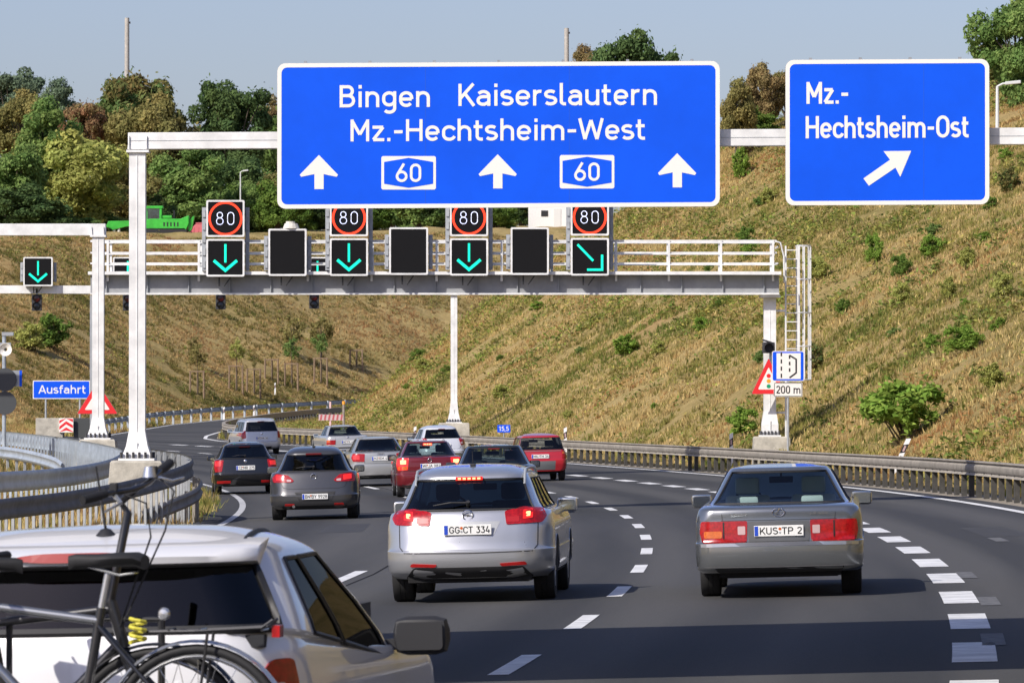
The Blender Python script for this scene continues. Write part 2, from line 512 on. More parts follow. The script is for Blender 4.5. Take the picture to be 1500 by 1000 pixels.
# ------------------------------------------------------------------ ground sheet
def axis(parts):
    out = []
    for a, b, st in parts: out += list(np.arange(a, b, st))
    return np.array(out)
gx = axis([(-3000, -400, 260), (-400, -110, 18), (-110, -70, 4), (-70, -2, 0.8), (-2, 60, 0.8), (60, 110, 4), (110, 400, 18), (400, 3001, 260)])
gy = axis([(-1500, -200, 130), (-200, -20, 12), (-20, 30, 2), (30, 480, 0.9), (480, 620, 1.5), (620, 1000, 25), (1000, 4001, 300)])
GX, GY = np.meshgrid(gx, gy)
GZ = ground(GX, GY)
def grid_mesh(name, GX, GY, GZ):
    ny, nx = GX.shape
    co = np.stack([GX, GY, GZ], -1).reshape(-1, 3).astype(np.float32)
    idx = np.arange(nx * ny).reshape(ny, nx)
    q = np.stack([idx[:-1, :-1], idx[:-1, 1:], idx[1:, 1:], idx[1:, :-1]], -1).reshape(-1, 4)
    me = bpy.data.meshes.new(name)
    me.vertices.add(len(co)); me.vertices.foreach_set('co', co.ravel())
    me.loops.add(q.size); me.loops.foreach_set('vertex_index', q.ravel().astype(np.int32))
    me.polygons.add(len(q)); me.polygons.foreach_set('loop_start', np.arange(0, q.size, 4, dtype=np.int32))
    me.polygons.foreach_set('use_smooth', np.ones(len(q), bool))
    me.update(calc_edges=True)
    return me

def ground_material():
    m = bpy.data.materials.new('dry_grass_ground'); m.use_nodes = True
    t = m.node_tree; b = t.nodes['Principled BSDF']
    b.inputs['Roughness'].default_value = 0.95; b.inputs['Specular IOR Level'].default_value = 0.1
    tc = t.nodes.new('ShaderNodeTexCoord')
    def noise(sc, det=6, rough=0.6):
        n = t.nodes.new('ShaderNodeTexNoise'); n.inputs['Scale'].default_value = sc
        n.inputs['Detail'].default_value = det; n.inputs['Roughness'].default_value = rough
        t.links.new(tc.outputs['Object'], n.inputs['Vector']); return n
    def ramp(n, els):
        r = t.nodes.new('ShaderNodeValToRGB')
        r.color_ramp.elements[0].position = els[0][0]; r.color_ramp.elements[0].color = (*els[0][1], 1)
        r.color_ramp.elements[1].position = els[-1][0]; r.color_ramp.elements[1].color = (*els[-1][1], 1)
        for p, c in els[1:-1]:
            e = r.color_ramp.elements.new(p); e.color = (*c, 1)
        t.links.new(n.outputs['Fac'], r.inputs['Fac']); return r
    big = ramp(noise(0.11, 5), [(0.33, (0.17, 0.16, 0.045)), (0.45, (0.34, 0.26, 0.10)), (0.57, (0.47, 0.35, 0.15)), (0.70, (0.38, 0.22, 0.095))])
    fine = ramp(noise(1.7, 8, 0.7), [(0.3, (0.16, 0.125, 0.045)), (0.5, (0.35, 0.265, 0.11)), (0.7, (0.50, 0.38, 0.18))])
    mx = t.nodes.new('ShaderNodeMixRGB'); mx.inputs[0].default_value = 0.5
    t.links.new(big.outputs[0], mx.inputs[1]); t.links.new(fine.outputs[0], mx.inputs[2])
    t.links.new(mx.outputs[0], b.inputs['Base Color'])
    bp = t.nodes.new('ShaderNodeBump'); bp.inputs['Strength'].default_value = 0.9; bp.inputs['Distance'].default_value = 0.25
    t.links.new(noise(3.0, 8, 0.75).outputs['Fac'], bp.inputs['Height']); t.links.new(bp.outputs[0], b.inputs['Normal'])
    return m
GM = ground_material()
tag(link_mesh('ground', grid_mesh('ground', GX, GY, GZ), GM), kind='structure')

# ------------------------------------------------------------------ asphalt
def asphalt_material(name, base=0.063):
    m = bpy.data.materials.new(name); m.use_nodes = True
    t = m.node_tree; b = t.nodes['Principled BSDF']
    tc = t.nodes.new('ShaderNodeTexCoord')
    uv = t.nodes.new('ShaderNodeUVMap')
    sep = t.nodes.new('ShaderNodeSeparateXYZ'); t.links.new(uv.outputs[0], sep.inputs[0])
    n1 = t.nodes.new('ShaderNodeTexNoise'); n1.inputs['Scale'].default_value = 0.35; n1.inputs['Detail'].default_value = 8
    mp = t.nodes.new('ShaderNodeMapping'); mp.inputs['Scale'].default_value = (1.6, 0.06, 1)
    t.links.new(uv.outputs[0], mp.inputs[0]); t.links.new(mp.outputs[0], n1.inputs['Vector'])
    n2 = t.nodes.new('ShaderNodeTexNoise'); n2.inputs['Scale'].default_value = 60; n2.inputs['Detail'].default_value = 3
    t.links.new(tc.outputs['Object'], n2.inputs['Vector'])
    # polished wheel tracks, two per lane, slightly paler
    wv = t.nodes.new('ShaderNodeMath'); wv.operation = 'MULTIPLY'; wv.inputs[1].default_value = 2 * math.pi / 1.875
    t.links.new(sep.outputs[0], wv.inputs[0])
    sn = t.nodes.new('ShaderNodeMath'); sn.operation = 'SINE'; t.links.new(wv.outputs[0], sn.inputs[0])
    a1 = t.nodes.new('ShaderNodeMath'); a1.operation = 'MULTIPLY_ADD'; a1.inputs[1].default_value = 0.10; a1.inputs[2].default_value = 0.0
    t.links.new(sn.outputs[0], a1.inputs[0])
    a2 = t.nodes.new('ShaderNodeMath'); a2.operation = 'ADD'
    t.links.new(a1.outputs[0], a2.inputs[0]); t.links.new(n1.outputs['Fac'], a2.inputs[1])
    r = t.nodes.new('ShaderNodeValToRGB')
    r.color_ramp.elements[0].position = 0.36; r.color_ramp.elements[1].position = 0.66
    r.color_ramp.elements[0].color = (base * .72, base * .73, base * .76, 1)
    r.color_ramp.elements[1].color = (base * 1.3, base * 1.28, base * 1.25, 1)
    t.links.new(a2.outputs[0], r.inputs['Fac'])
    mx = t.nodes.new('ShaderNodeMixRGB'); mx.blend_type = 'MULTIPLY'; mx.inputs[0].default_value = 0.45
    r2 = t.nodes.new('ShaderNodeValToRGB'); r2.color_ramp.elements[0].position = .35; r2.color_ramp.elements[1].position = .65
    r2.color_ramp.elements[0].color = (.55, .55, .55, 1); r2.color_ramp.elements[1].color = (1.3, 1.3, 1.3, 1)
    t.links.new(n2.outputs['Fac'], r2.inputs['Fac'])
    t.links.new(r.outputs[0], mx.inputs[1]); t.links.new(r2.outputs[0], mx.inputs[2])
    t.links.new(mx.outputs[0], b.inputs['Base Color'])
    b.inputs['Roughness'].default_value = 0.86
    b.inputs['Specular IOR Level'].default_value = 0.25
    bp = t.nodes.new('ShaderNodeBump'); bp.inputs['Strength'].default_value = 0.35; bp.inputs['Distance'].default_value = 0.01
    t.links.new(n2.outputs['Fac'], bp.inputs['Height']); t.links.new(bp.outputs[0], b.inputs['Normal'])
    return m
ASPH = asphalt_material('asphalt')

def ribbon(name, ys, fl, fr, zoff, material, nx=8, parent=None, zf=None):
    ys = np.asarray(ys, float)
    t = np.linspace(0, 1, nx + 1)
    l = fl(ys)[:, None]; r = fr(ys)[:, None]
    GX = l + (r - l) * t[None, :]
    GY = np.repeat(ys[:, None], nx + 1, 1)
    GZ = (zf or zroad)(GX, GY) + zoff
    me = grid_mesh(name, GX, GY, GZ)
    u = me.uv_layers.new(name='UVMap')
    vi = np.empty(len(me.loops), np.int32); me.loops.foreach_get('vertex_index', vi)
    lat = (GX - (Xm(GY) + OFF_C)).ravel()[vi]; lon = GY.ravel()[vi]
    u.data.foreach_set('uv', np.stack([lat, lon], -1).astype(np.float32).ravel())
    return link_mesh(name, me, material, parent)
road = tag(ribbon('road', np.arange(-120, 560, 2.0), lambda y: Xm(y) + OFF_E - 0.75, lambda y: Xm(y) + 0.55, 0, ASPH, 16), kind='structure')
ramp = tag(ribbon('exit_ramp', np.arange(236, 474, 2.0), lambda y: np.where(y < 290, Xm(y) - 0.1 - 1.9 * smooth01(236, 290, y) , XL(y) - 0.5),
                  lambda y: XA(y) + 0.6, 0.006, ASPH, 10), kind='structure')

# ------------------------------------------------------------------ road markings
PAINT = mat('road_paint', (0.72, 0.72, 0.70), 0.6, var=0.30, vscale=3.0, bump=.2, bscale=60)
OLDP = mat('worn_road_paint', (0.13, 0.13, 0.13), 0.8, var=0.5, vscale=9)
def dash(fx, y0, y1, wd, name, parent, m=PAINT, z=0.005, n=5):
    mb = MB(); ys = np.linspace(y0, y1, n)
    P = []
    for y in ys:
        sl = (float(fx(y + .5)) - float(fx(y - .5)))
        nx_, ny_ = 1 / math.hypot(1, sl), -sl / math.hypot(1, sl)
        for s in (-1, 1):
            X = float(fx(y)) + s * wd / 2 * nx_; Yq = y + s * wd / 2 * ny_
            P.append((X, Yq, rz(X, Yq) + z))
    F = [(2 * i, 2 * i + 1, 2 * i + 3, 2 * i + 2) for i in range(n - 1)]
    return mb.add(P, F).build(name, m, parent, fix=False)
lB = lambda y: Xm(y) + OFF_B
lC = lambda y: Xm(y) + OFF_C
lD = lambda y: Xm(y) + OFF_D
lE = lambda y: Xm(y) + OFF_E
for k in range(-4, 38):                                   # broad blocks beside the exit lane
    yc = 42.1 + 5.95 * k
    if yc > 262: break
    dash(lB, yc - 1.65, yc + 1.65, 0.36, 'lane_block', road)
for k in range(-3, 45):
    yc = 41.9 + 8.2 * k
    dash(lC, yc - 1.6, yc + 1.6, 0.17, 'lane_dash', road)
for k in range(-1, 20):
    yc = 49.5 + 16.4 * k
    dash(lD, yc - 2.6, yc + 2.6, 0.17, 'lane_dash', road)
EDGEP = mat('edge_line_paint', (0.50, 0.50, 0.49), 0.65, var=0.45, vscale=2.0)
dash(lE, -60, 420, 0.15, 'edge_line', road, m=EDGEP, n=120)
dash(lambda y: XA(y), -60, 440, 0.2, 'edge_line', road, z=0.011, n=200)
dash(lambda y: XL(y), 296, 450, 0.2, 'edge_line', ramp, z=0.012, n=80)
# old, blacked-out markings and small asphalt repairs to the right of the blocks
for (x, y) in ((1415, 842), (1448, 880), (1454, 936), (1462, 790)):
    d = CAMZ * FPX / (TILT * (x - 750) + (y - HOR))
    X = pX(x, d)
    q = float(Xm(d)) - X
    dash(lambda yy, q=q: Xm(yy) - q, d - 1.1, d + 1.1, 0.2, 'worn_mark', road, m=OLDP)

# construction joints and repair seams in the asphalt
SEAM = mat('tar_seam', (0.022, 0.022, 0.023), .9, spec=.05)
for q, y0, y1, wd in ((OFF_D + .22, -60, 330, .03),):
    dash(lambda yy, q=q: Xm(yy) + q + .05 * math.sin(yy * .31), y0, y1, wd, 'tar_seam', road, m=SEAM, z=.003, n=90)
PATCH = mat('repair_asphalt', (0.040, 0.040, 0.041), .85, var=.3, vscale=8)
for q, y0, y1, wd in ((OFF_B + 1.75, 78, 84, .7), (OFF_C + 1.9, 61, 63.5, .5), (OFF_D - 1.6, 92, 99, .8)):
    dash(lambda yy, q=q: Xm(yy) + q, y0, y1, wd, 'asphalt_repair', road, m=PATCH, z=.002, n=5)

# opposite carriageway on the left bank
opp = tag(ribbon('opposite_road', np.arange(60, 330, 2.0), lambda y: Xm(y) + OFF_E - 17.5, lambda y: Xm(y) + OFF_E - 8.6, 0.075, ASPH, 10, zf=ground), kind='structure')

# gravel verge along the right guard rail
GRAV = mat('verge_gravel', (0.30, 0.26, 0.20), 0.95, var=0.5, vscale=14, bump=0.8, bscale=30)
tag(ribbon('verge', np.arange(-60, 400, 2.0), lambda y: XA(y) + 0.5, lambda y: XA(y) + 1.75, 0.002, GRAV, 3, zf=lambda X, Y: zroad(X, Y) - 0.02), kind='structure')
# ------------------------------------------------------------------ materials of the road furniture
WHITE = mat('white_steel', (0.76, 0.76, 0.74), 0.5, var=0.22, vscale=2.2)
GALV = mat('galvanised_steel', (0.44, 0.46, 0.47), 0.42, 0.35, var=0.25, vscale=5)
GALVD = mat('dull_galvanised_steel', (0.31, 0.28, 0.235), 0.75, 0.0, var=0.30, vscale=2.5)
GALVB = mat('bluish_galvanised_steel', (0.42, 0.47, 0.52), 0.5, 0.3, var=0.25, vscale=3)
POSTM = mat('weathered_post_steel', (0.055, 0.052, 0.046), 0.85, 0.0, var=0.4, vscale=8)
CONC = mat('concrete', (0.46, 0.43, 0.36), 0.9, var=0.35, vscale=3, bump=.5, bscale=25)
DARK = mat('dark_housing', (0.03, 0.03, 0.034), 0.6)
GREYH = mat('grey_housing', (0.33, 0.35, 0.37), 0.55, var=0.15, vscale=4)
BOLT = mat('bolt_steel', (0.06, 0.06, 0.065), 0.6, 0.3)
SBLUE = mat('sign_blue', (0.0, 0.088, 0.76), 0.5, var=0.10, vscale=.7, spec=.25)
SWHITE = mat('sign_white', (0.80, 0.77, 0.71), 0.5)
SRED = mat('sign_red', (0.72, 0.02, 0.025), 0.45)
SBLACK = mat('sign_black', (0.02, 0.02, 0.02), 0.5)
SBACK = mat('sign_back_aluminium', (0.33, 0.35, 0.37), 0.5, 0.4, var=0.15)
SYEL = mat('sign_amber', (0.80, 0.33, 0.02), 0.5)
SGRN = mat('sign_green', (0.0, 0.28, 0.12), 0.5)
LED_FACE = mat('led_matrix_face', (0.006, 0.006, 0.007), 0.7, bump=.3, bscale=90, spec=.15)
LED_RED = mat('led_red', (0.3, 0.01, 0.0), 0.4, emit=(1.0, 0.05, 0.015), estr=1.5)
LED_WHITE = mat('led_white', (0.6, 0.6, 0.7), 0.4, emit=(0.85, 0.88, 1.0), estr=1.0)
LED_GREEN = mat('led_green', (0.0, 0.3, 0.2), 0.4, emit=(0.0, 0.85, 0.50), estr=1.15)

def flared_column(root, X, Y, zb, zt, wd, name='column', m=WHITE, flare=1.75, fh=0.55):
    mb = MB()
    prof = [(zb, wd * flare), (zb + 0.06, wd * flare), (zb + fh * .45, wd * 1.35), (zb + fh, wd), (zt, wd)]
    P = []; F = []
    for z, ww in prof:
        for sx, sy in ((-1, -1), (1, -1), (1, 1), (-1, 1)):
            P.append((X + sx * ww / 2, Y + sy * ww / 2, z))
    for i in range(len(prof) - 1):
        for k in range(4):
            F.append((4 * i + k, 4 * i + (k + 1) % 4, 4 * i + 4 + (k + 1) % 4, 4 * i + 4 + k))
    F += [(3, 2, 1, 0), tuple(range(len(P) - 4, len(P)))]
    mb.add(P, F)
    # stiffening rib on the front face and a weld seam
    mb.box((X, Y - wd * .5 - 0.005, (zb + fh + zt) / 2), (0.012, 0.016, zt - zb - fh))
    mb.box((X, Y - wd * .72, zb + fh * .33), (0.03, 0.02, fh * .55))
    o = mb.build(name, m, root)
    pl = MB().box((X, Y, zb - 0.02), (wd * flare + .16, wd * flare + .16, 0.045)).build('base_plate', m, root)
    for k in range(6):
        for s in (-1, 1):
            bx = X - (wd * flare) / 2 - 0.02 + k * (wd * flare + .04) / 5
            MB().cyl((bx, Y + s * (wd * flare / 2 + .05), zb - 0.06), (bx, Y + s * (wd * flare / 2 + .05), zb + 0.13), 0.028, n=8).build('anchor_bolt', BOLT, pl)
    return o

def foundation(root, X, Y, zt, wx, wy, depth, taper=0.12):
    mb = MB(); P = []
    for z, e in ((zt - depth, taper), (zt - .04, 0.0), (zt, -0.03)):
        for sx, sy in ((-1, -1), (1, -1), (1, 1), (-1, 1)):
            P.append((X + sx * (wx / 2 + e), Y + sy * (wy / 2 + e), z))
    F = [(3, 2, 1, 0), (8, 9, 10, 11)]
    for i in range(2):
        for k in range(4): F.append((4 * i + k, 4 * i + (k + 1) % 4, 4 * i + 4 + (k + 1) % 4, 4 * i + 4 + k))
    return mb.add(P, F).build('foundation', CONC, root)

# ------------------------------------------------------------------ sign gantry in front
YG = 105.0
GS = 0.0055                       # the whole gantry leans up to the right a little
def gpx(x, y, Y=YG): return pX(x, Y), pZ(y, Y)
cx, zb = gpx(201.5, 671)
_, zcap = gpx(0, 219.5)
gan = thing('sign_gantry', 'tall white steel gantry carrying the two big blue direction signs', 'gantry', (cx, YG, gz(cx, YG)))
def inv(root, o):
    """keep world coordinates of a part while parenting it"""
    o.parent = root
    o.matrix_parent_inverse = Matrix.LocRotScale(root.location, root.rotation_euler, None).inverted()
    return o
def fixp(root):
    for c in root.children:
        c.matrix_parent_inverse = Matrix.LocRotScale(root.location, root.rotation_euler, None).inverted()
flared_column(gan, cx, YG, zb, zcap - .06, 0.33)
foundation(gan, cx, YG, zb - .045, 1.05, 1.0, 1.6)
MB().box((cx + .01, YG, zcap - 0.035), (0.46, 0.46, 0.05)).build('cap_plate', WHITE, gan)
zbm = 7.64 + GS * 7.7
xr = 13.9
def beam_z(X): return zbm - 0.0 + GS * (X + 7.7) - GS * 7.7
def tilt_box(x0, x1, y0, y1, z0, z1, m, name, root, bev=0):
    mb = MB()
    P = [(x, y, z + GS * x) for x in (x0, x1) for y in (y0, y1) for z in (z0, z1)]
    mb.add(P, [(0, 1, 3, 2), (4, 6, 7, 5), (0, 4, 5, 1), (2, 3, 7, 6), (0, 2, 6, 4), (1, 5, 7, 3)])
    return mb.build(name, m, root, bevel=bev)
Z0 = 7.68                          # beam centre at X = 0
tilt_box(cx - .19, xr + .2, YG - .17, YG + .17, Z0 - .17, Z0 + .17, WHITE, 'beam', gan, bev=0.012)
tilt_box(cx - .19, xr + .2, YG - .176, YG - .17, Z0 - .004, Z0 + .008, GALV, 'weld_seam', gan)
for xx in (cx - .2, cx + .16):     # stiffener fins over the column
    mb = MB(); mb.prism([(-.02, -.17), (.02, -.17), (.02, .1)], (xx + .02, YG - .21, Z0 + GS * xx), (1, 0, 0), (0, 0, 1), (0, .04, 0))
    mb.build('stiffener', WHITE, gan)
zr = gz(xr, YG)
flared_column(gan, xr, YG, zr + .35, Z0 - .17 + GS * xr, 0.33)
foundation(gan, xr, YG, zr + .305, 1.05, 1.0, 1.5)
fixp(gan)

def board(root, x0, x1, y0, y1, Y, m_face=SBLUE, rim=0.085, rr=0.17, skew=GS):
    """blue board with rounded white rim; corners in photo pixels"""
    X0, X1 = pX(x0, Y), pX(x1, Y); Zb, Zt = pZ(y1, Y), pZ(y0, Y)
    ux = Vector((1, 0, skew)); uz = Vector((0, 0, 1))
    o0 = Vector(((X0 + X1) / 2, Y, (Zb + Zt) / 2)); hw, hh = (X1 - X0) / 2, (Zt - Zb) / 2
    pl = MB().prism(rrect(-hw, -hh, hw, hh, rr, 6), o0, ux, uz, (0, .05, 0)).build('panel', SBACK, root)
    outer = rrect(-hw, -hh, hw, hh, rr, 6); inner = rrect(-hw + rim, -hh + rim, hw - rim, hh - rim, max(rr - rim * .6, .02), 6)
    n = len(outer); P = [o0 + ux * a + uz * b + Vector((0, -.014, 0)) for a, b in outer] + [o0 + ux * a + uz * b + Vector((0, -.014, 0)) for a, b in inner]
    P += [o0 + ux * a + uz * b + Vector((0, .0, 0)) for a, b in outer]
    F = [(k, (k + 1) % n, n + (k + 1) % n, n + k) for k in range(n)] + [(k, 2 * n + k, 2 * n + (k + 1) % n, (k + 1) % n) for k in range(n)]
    MB().add(P, F).build('rim', SWHITE, root)
    MB().prism(rrect(-hw + rim * .9, -hh + rim * .9, hw - rim * .9, hh - rim * .9, max(rr - rim * .6, .02), 6), o0 + Vector((0, -.012, 0)), ux, uz, (0, .01, 0)).build('face', m_face, root)
    return o0, ux, uz, hw, hh

def on_board(o0, ux, uz, Y, poly, m, name, root, off=-.016, th=.003):
    """flat print given in photo pixels"""
    pts = [(pX(x, Y) - o0.x, pZ(y, Y) - o0.z - ux.z * (pX(x, Y) - o0.x)) for x, y in poly]
    return MB().prism(pts, o0 + Vector((0, off, 0)), ux, uz, (0, th, 0)).build(name, m, root)

def words(o0, ux, uz, Y, txt, x0, x1, base, top, m, root, weight=1.0, off=-.0165, name='lettering'):
    X0, X1 = pX(x0, Y) - o0.x, pX(x1, Y) - o0.x
    zb_ = pZ(base, Y) - o0.z - ux.z * (X0 + X1) / 2
    cap = pZ(top, Y) - pZ(base, Y)
    k = 0.045 * (X1 - X0) / max(len(txt), 1) * 2
    xa, xb = X0 - k * .5, X1 + k * .5
    adv = sum(GLYPH[c][0] for c in txt); cur = 0
    for c in txt:
        a = GLYPH[c][0]
        if GLYPH[c][1]:
            text_mesh(c, xa + (xb - xa) * cur / adv, xa + (xb - xa) * (cur + a) / adv, zb_, cap, o0 + Vector((0, off, 0)), ux, uz, (0, -1, 0), weight).build('letter', m, root, fix=False)
        cur += a

YS = YG - .42
s1 = thing('direction_sign', 'wide blue motorway sign reading Bingen Kaiserslautern with three white arrows', 'sign', (pX(730, YS), YS, pZ(303, YS)))
b = board(s1, 406, 1054.5, 91, 304, YS)
words(*b[:3], YS, 'Bingen', 496, 631, 157, 124.5, SWHITE, s1)
words(*b[:3], YS, 'Kaiserslautern', 670, 964, 154.5, 122, SWHITE, s1)
words(*b[:3], YS, 'Mz.-Hechtsheim-West', 512, 946, 206, 174, SWHITE, s1)
for ax, ay in ((467, 227), (729, 226), (992, 224.5)):
    arr = [(ax, ay), (ax + 28, ay + 29), (ax + 26, ay + 32), (ax + 7, ay + 28), (ax + 7, ay + 50), (ax - 6.5, ay + 50), (ax - 6.5, ay + 28), (ax - 26, ay + 32), (ax - 28, ay + 29)]
    on_board(*b[:3], YS, arr, SWHITE, 'arrow', s1)
for bx, by in ((598.5, 253.2), (860, 251.6)):
    rr_ = [(bx + a, by + c) for a, c in rrect(-40, -24.5, 40, 24.5, 3)]
    sh = on_board(*b[:3], YS, rr_, SWHITE, 'route_shield', s1)
    hx = [(bx - 36, by - 16), (bx, by - 22), (bx + 36, by - 16), (bx + 36, by + 16), (bx, by + 22), (bx - 36, by + 16)]
    on_board(*b[:3], YS, hx, SBLUE, 'route_shield_field', s1, off=-.0195)
    words(*b[:3], YS, '60', bx - 19.5, bx + 19.5, by + 13.5, by - 13.5, SWHITE, s1, off=-.0235)
for x in (623, 834):               # joints between the board's panels
    on_board(*b[:3], YS, [(x - .5, 98), (x + .5, 98), (x + .5, 300), (x - .5, 300)], mat('panel_joint', (0.0, 0.08, 0.6), .5), 'panel_joint', s1, off=-.0135)
for x in np.arange(447, 1040, 94.5):
    X = pX(x, YS); z = pZ(91, YS) + GS * (X - b[0].x)
    MB().box((X, YS + .06, z + .02), (.06, .1, .05)).build('mounting_clip', SBACK, s1)
    MB().box((X, YS + .14, (pZ(91, YS) + pZ(304, YS)) / 2), (.07, .12, 2.85)).build('mounting_strut', SBACK, s1)
fixp(s1)
s2 = thing('direction_sign', 'smaller blue exit sign reading Mz.-Hechtsheim-Ost with a slanted white arrow', 'sign', (pX(1300, YS), YS, pZ(299, YS)))
b = board(s2, 1151, 1449.5, 87, 300, YS)
words(*b[:3], YS, 'Mz.-', 1181, 1244, 152, 120, SWHITE, s2, 1.05)
words(*b[:3], YS, 'Hechtsheim-Ost', 1180, 1420, 202, 169.5, SWHITE, s2, 1.0)
on_board(*b[:3], YS, [(1335, 221), (1319, 259), (1312, 245.5), (1273, 272), (1265, 261.5), (1304, 234), (1294.5, 221.5)], SWHITE, 'arrow', s2)
on_board(*b[:3], YS, [(1353, 94), (1354, 94), (1354, 296), (1353, 296)], _mats['panel_joint'], 'panel_joint', s2, off=-.0135)
for x in np.arange(1188, 1440, 73):
    X = pX(x, YS); z = pZ(87, YS) + GS * (X - b[0].x)
    MB().box((X, YS + .06, z + .02), (.06, .1, .05)).build('mounting_clip', SBACK, s2)
    MB().box((X, YS + .14, (pZ(87, YS) + pZ(300, YS)) / 2), (.07, .12, 2.85)).build('mounting_strut', SBACK, s2)
fixp(s2)

# ------------------------------------------------------------------ lane signal gantry with walkway
YW = 160.0
lx, rx = pX(134.5, YW), pX(1127.5, YW)
wg = thing('signal_gantry', 'white steel walkway gantry with railings carrying the lane signals', 'gantry', (rx, YW, gz(rx, YW)))
zt, zbt = pZ(402, YW), pZ(430, YW)
xe = pX(1140, YW)
# plate girder: web with flanges, on the viewer's side, and a deck behind
MB().box(((lx + xe) / 2, YW - .5, (zt + zbt) / 2), (xe - lx, 0.04, zt - zbt - .02)).build('girder_web', mat('girder_grey', (.30, .31, .32), .55, var=.2, vscale=2), wg)
MB().box(((lx + xe) / 2, YW - .66, zt + .02), (xe - lx + .1, 0.52, 0.10)).build('top_flange', WHITE, wg)
MB().box(((lx + xe) / 2, YW - .52, zbt - .02), (xe - lx, 0.24, 0.055)).build('bottom_flange', WHITE, wg)
MB().box(((lx + xe) / 2, YW + .5, (zt + zbt) / 2), (xe - lx, 0.04, zt - zbt - .02)).build('girder_web', GREYH, wg)
MB().box(((lx + xe) / 2, YW + .51, zt + .02), (xe - lx + .1, 0.22, 0.10)).build('top_flange', WHITE, wg)
MB().box(((lx + xe) / 2, YW, zt - .03), (xe - lx, 0.8, 0.04)).build('walkway_deck', GALV, wg)
k = lx + .5
while k < xe - .3:
    MB().box((k, YW - .56, (zt + zbt) / 2), (0.02, 0.08, zt - zbt - .06)).build('web_stiffener', GREYH, wg)
    k += 1.28
zr1, zr2, zr3 = pZ(354, YW), pZ(371, YW), pZ(386.5, YW)
for side in (-.58, .58):
    for z, r in ((zr1, .035), (zr2, .026), (zr3, .026)):
        MB().bar((lx, YW + side, z), (xe - .08, YW + side, z), 2 * r, 2 * r).build('hand_rail', WHITE, wg)
    for x in (160, 293, 452, 545, 640, 735, 808, 902, 979, 1055, 1131):
        X = pX(x, YW)
        MB().box((X, YW + side * 1.09, (zt + zr1) / 2 - .1), (.07, .05, zr1 - zt + .25)).build('rail_post', WHITE, wg)
MB().box((xe - .05, YW, (zr1 + zr2) / 2), (.04, 1.1, .05)).build('hand_rail', WHITE, wg)
MB().box((xe - .05, YW, zr3), (.04, 1.1, .05)).build('hand_rail', WHITE, wg)
zcb = pZ(637, YW)
flared_column(wg, rx, YW, zcb, zbt - .12, 0.38, flare=1.35, fh=0.75)
MB().box((rx, YW - .1, zbt - .09), (.62, .9, .07)).build('cap_plate', WHITE, wg)
MB().box((rx, YW - .3, zbt + .02 - .05), (.42, .3, .06)).build('cap_plate', WHITE, wg)
foundation(wg, rx + .05, YW, zcb - .045, 1.1, 1.2, 1.2, .05)
flared_column(wg, lx + .1, YW, gz(lx, YW) + .25, zbt - .06, 0.3, flare=1.35, fh=0.75, m=GREYH)
foundation(wg, lx + .1, YW, gz(lx, YW) + .2, 1.0, 1.0, .7, .05)
# caged ladder at the right end
lad = MB()
lxx = pX(1151, YW)
zl0, zl1 = gz(lxx, YW - .1) + .1, pZ(360, YW)
for dx in (0, .42): lad.bar((lxx + dx, YW, zl0 if dx == 0 else pZ(555, YW)), (lxx + dx, YW, zl1), .05, .05)
o = lad.build('ladder_rail', WHITE, wg)
z = pZ(550, YW)
while z < zl1:
    MB().bar((lxx, YW, z), (lxx + .42, YW, z), .028, .028).build('ladder_rung', WHITE, wg); z += .28
zc0, zc1 = pZ(556, YW), pZ(360, YW)
for an in np.linspace(-100, 100, 7):
    q = (lxx + .42 + .36 * math.cos(R(an)), YW + .0 + .40 * math.sin(R(an)))
    MB().bar((q[0], q[1], zc0), (q[0], q[1], zc1), .035, .015).build('cage_bar', WHITE, wg)
for z in np.linspace(zc0, zc1, 5):
    MB().tube([(lxx + .42 + .36 * math.cos(R(an)), YW + .40 * math.sin(R(an)), z) for an in np.linspace(-105, 105, 13)], .018, 6).build('cage_hoop', WHITE, wg)
for yy in (455, 604): MB().bar((rx + .1, YW, pZ(yy, YW)), (lxx, YW, pZ(yy, YW)), .06, .06).build('ladder_bracket', WHITE, wg)
MB().tube([(xe - .1, YW - .45, zr1), (xe + .05, YW - .45, zr1 - .05), (xe + .16, YW - .4, zr2 - .1), (xe + .18, YW - .35, zr3 - .6)], .03, 6).build('hand_rail', WHITE, wg)
fixp(wg)

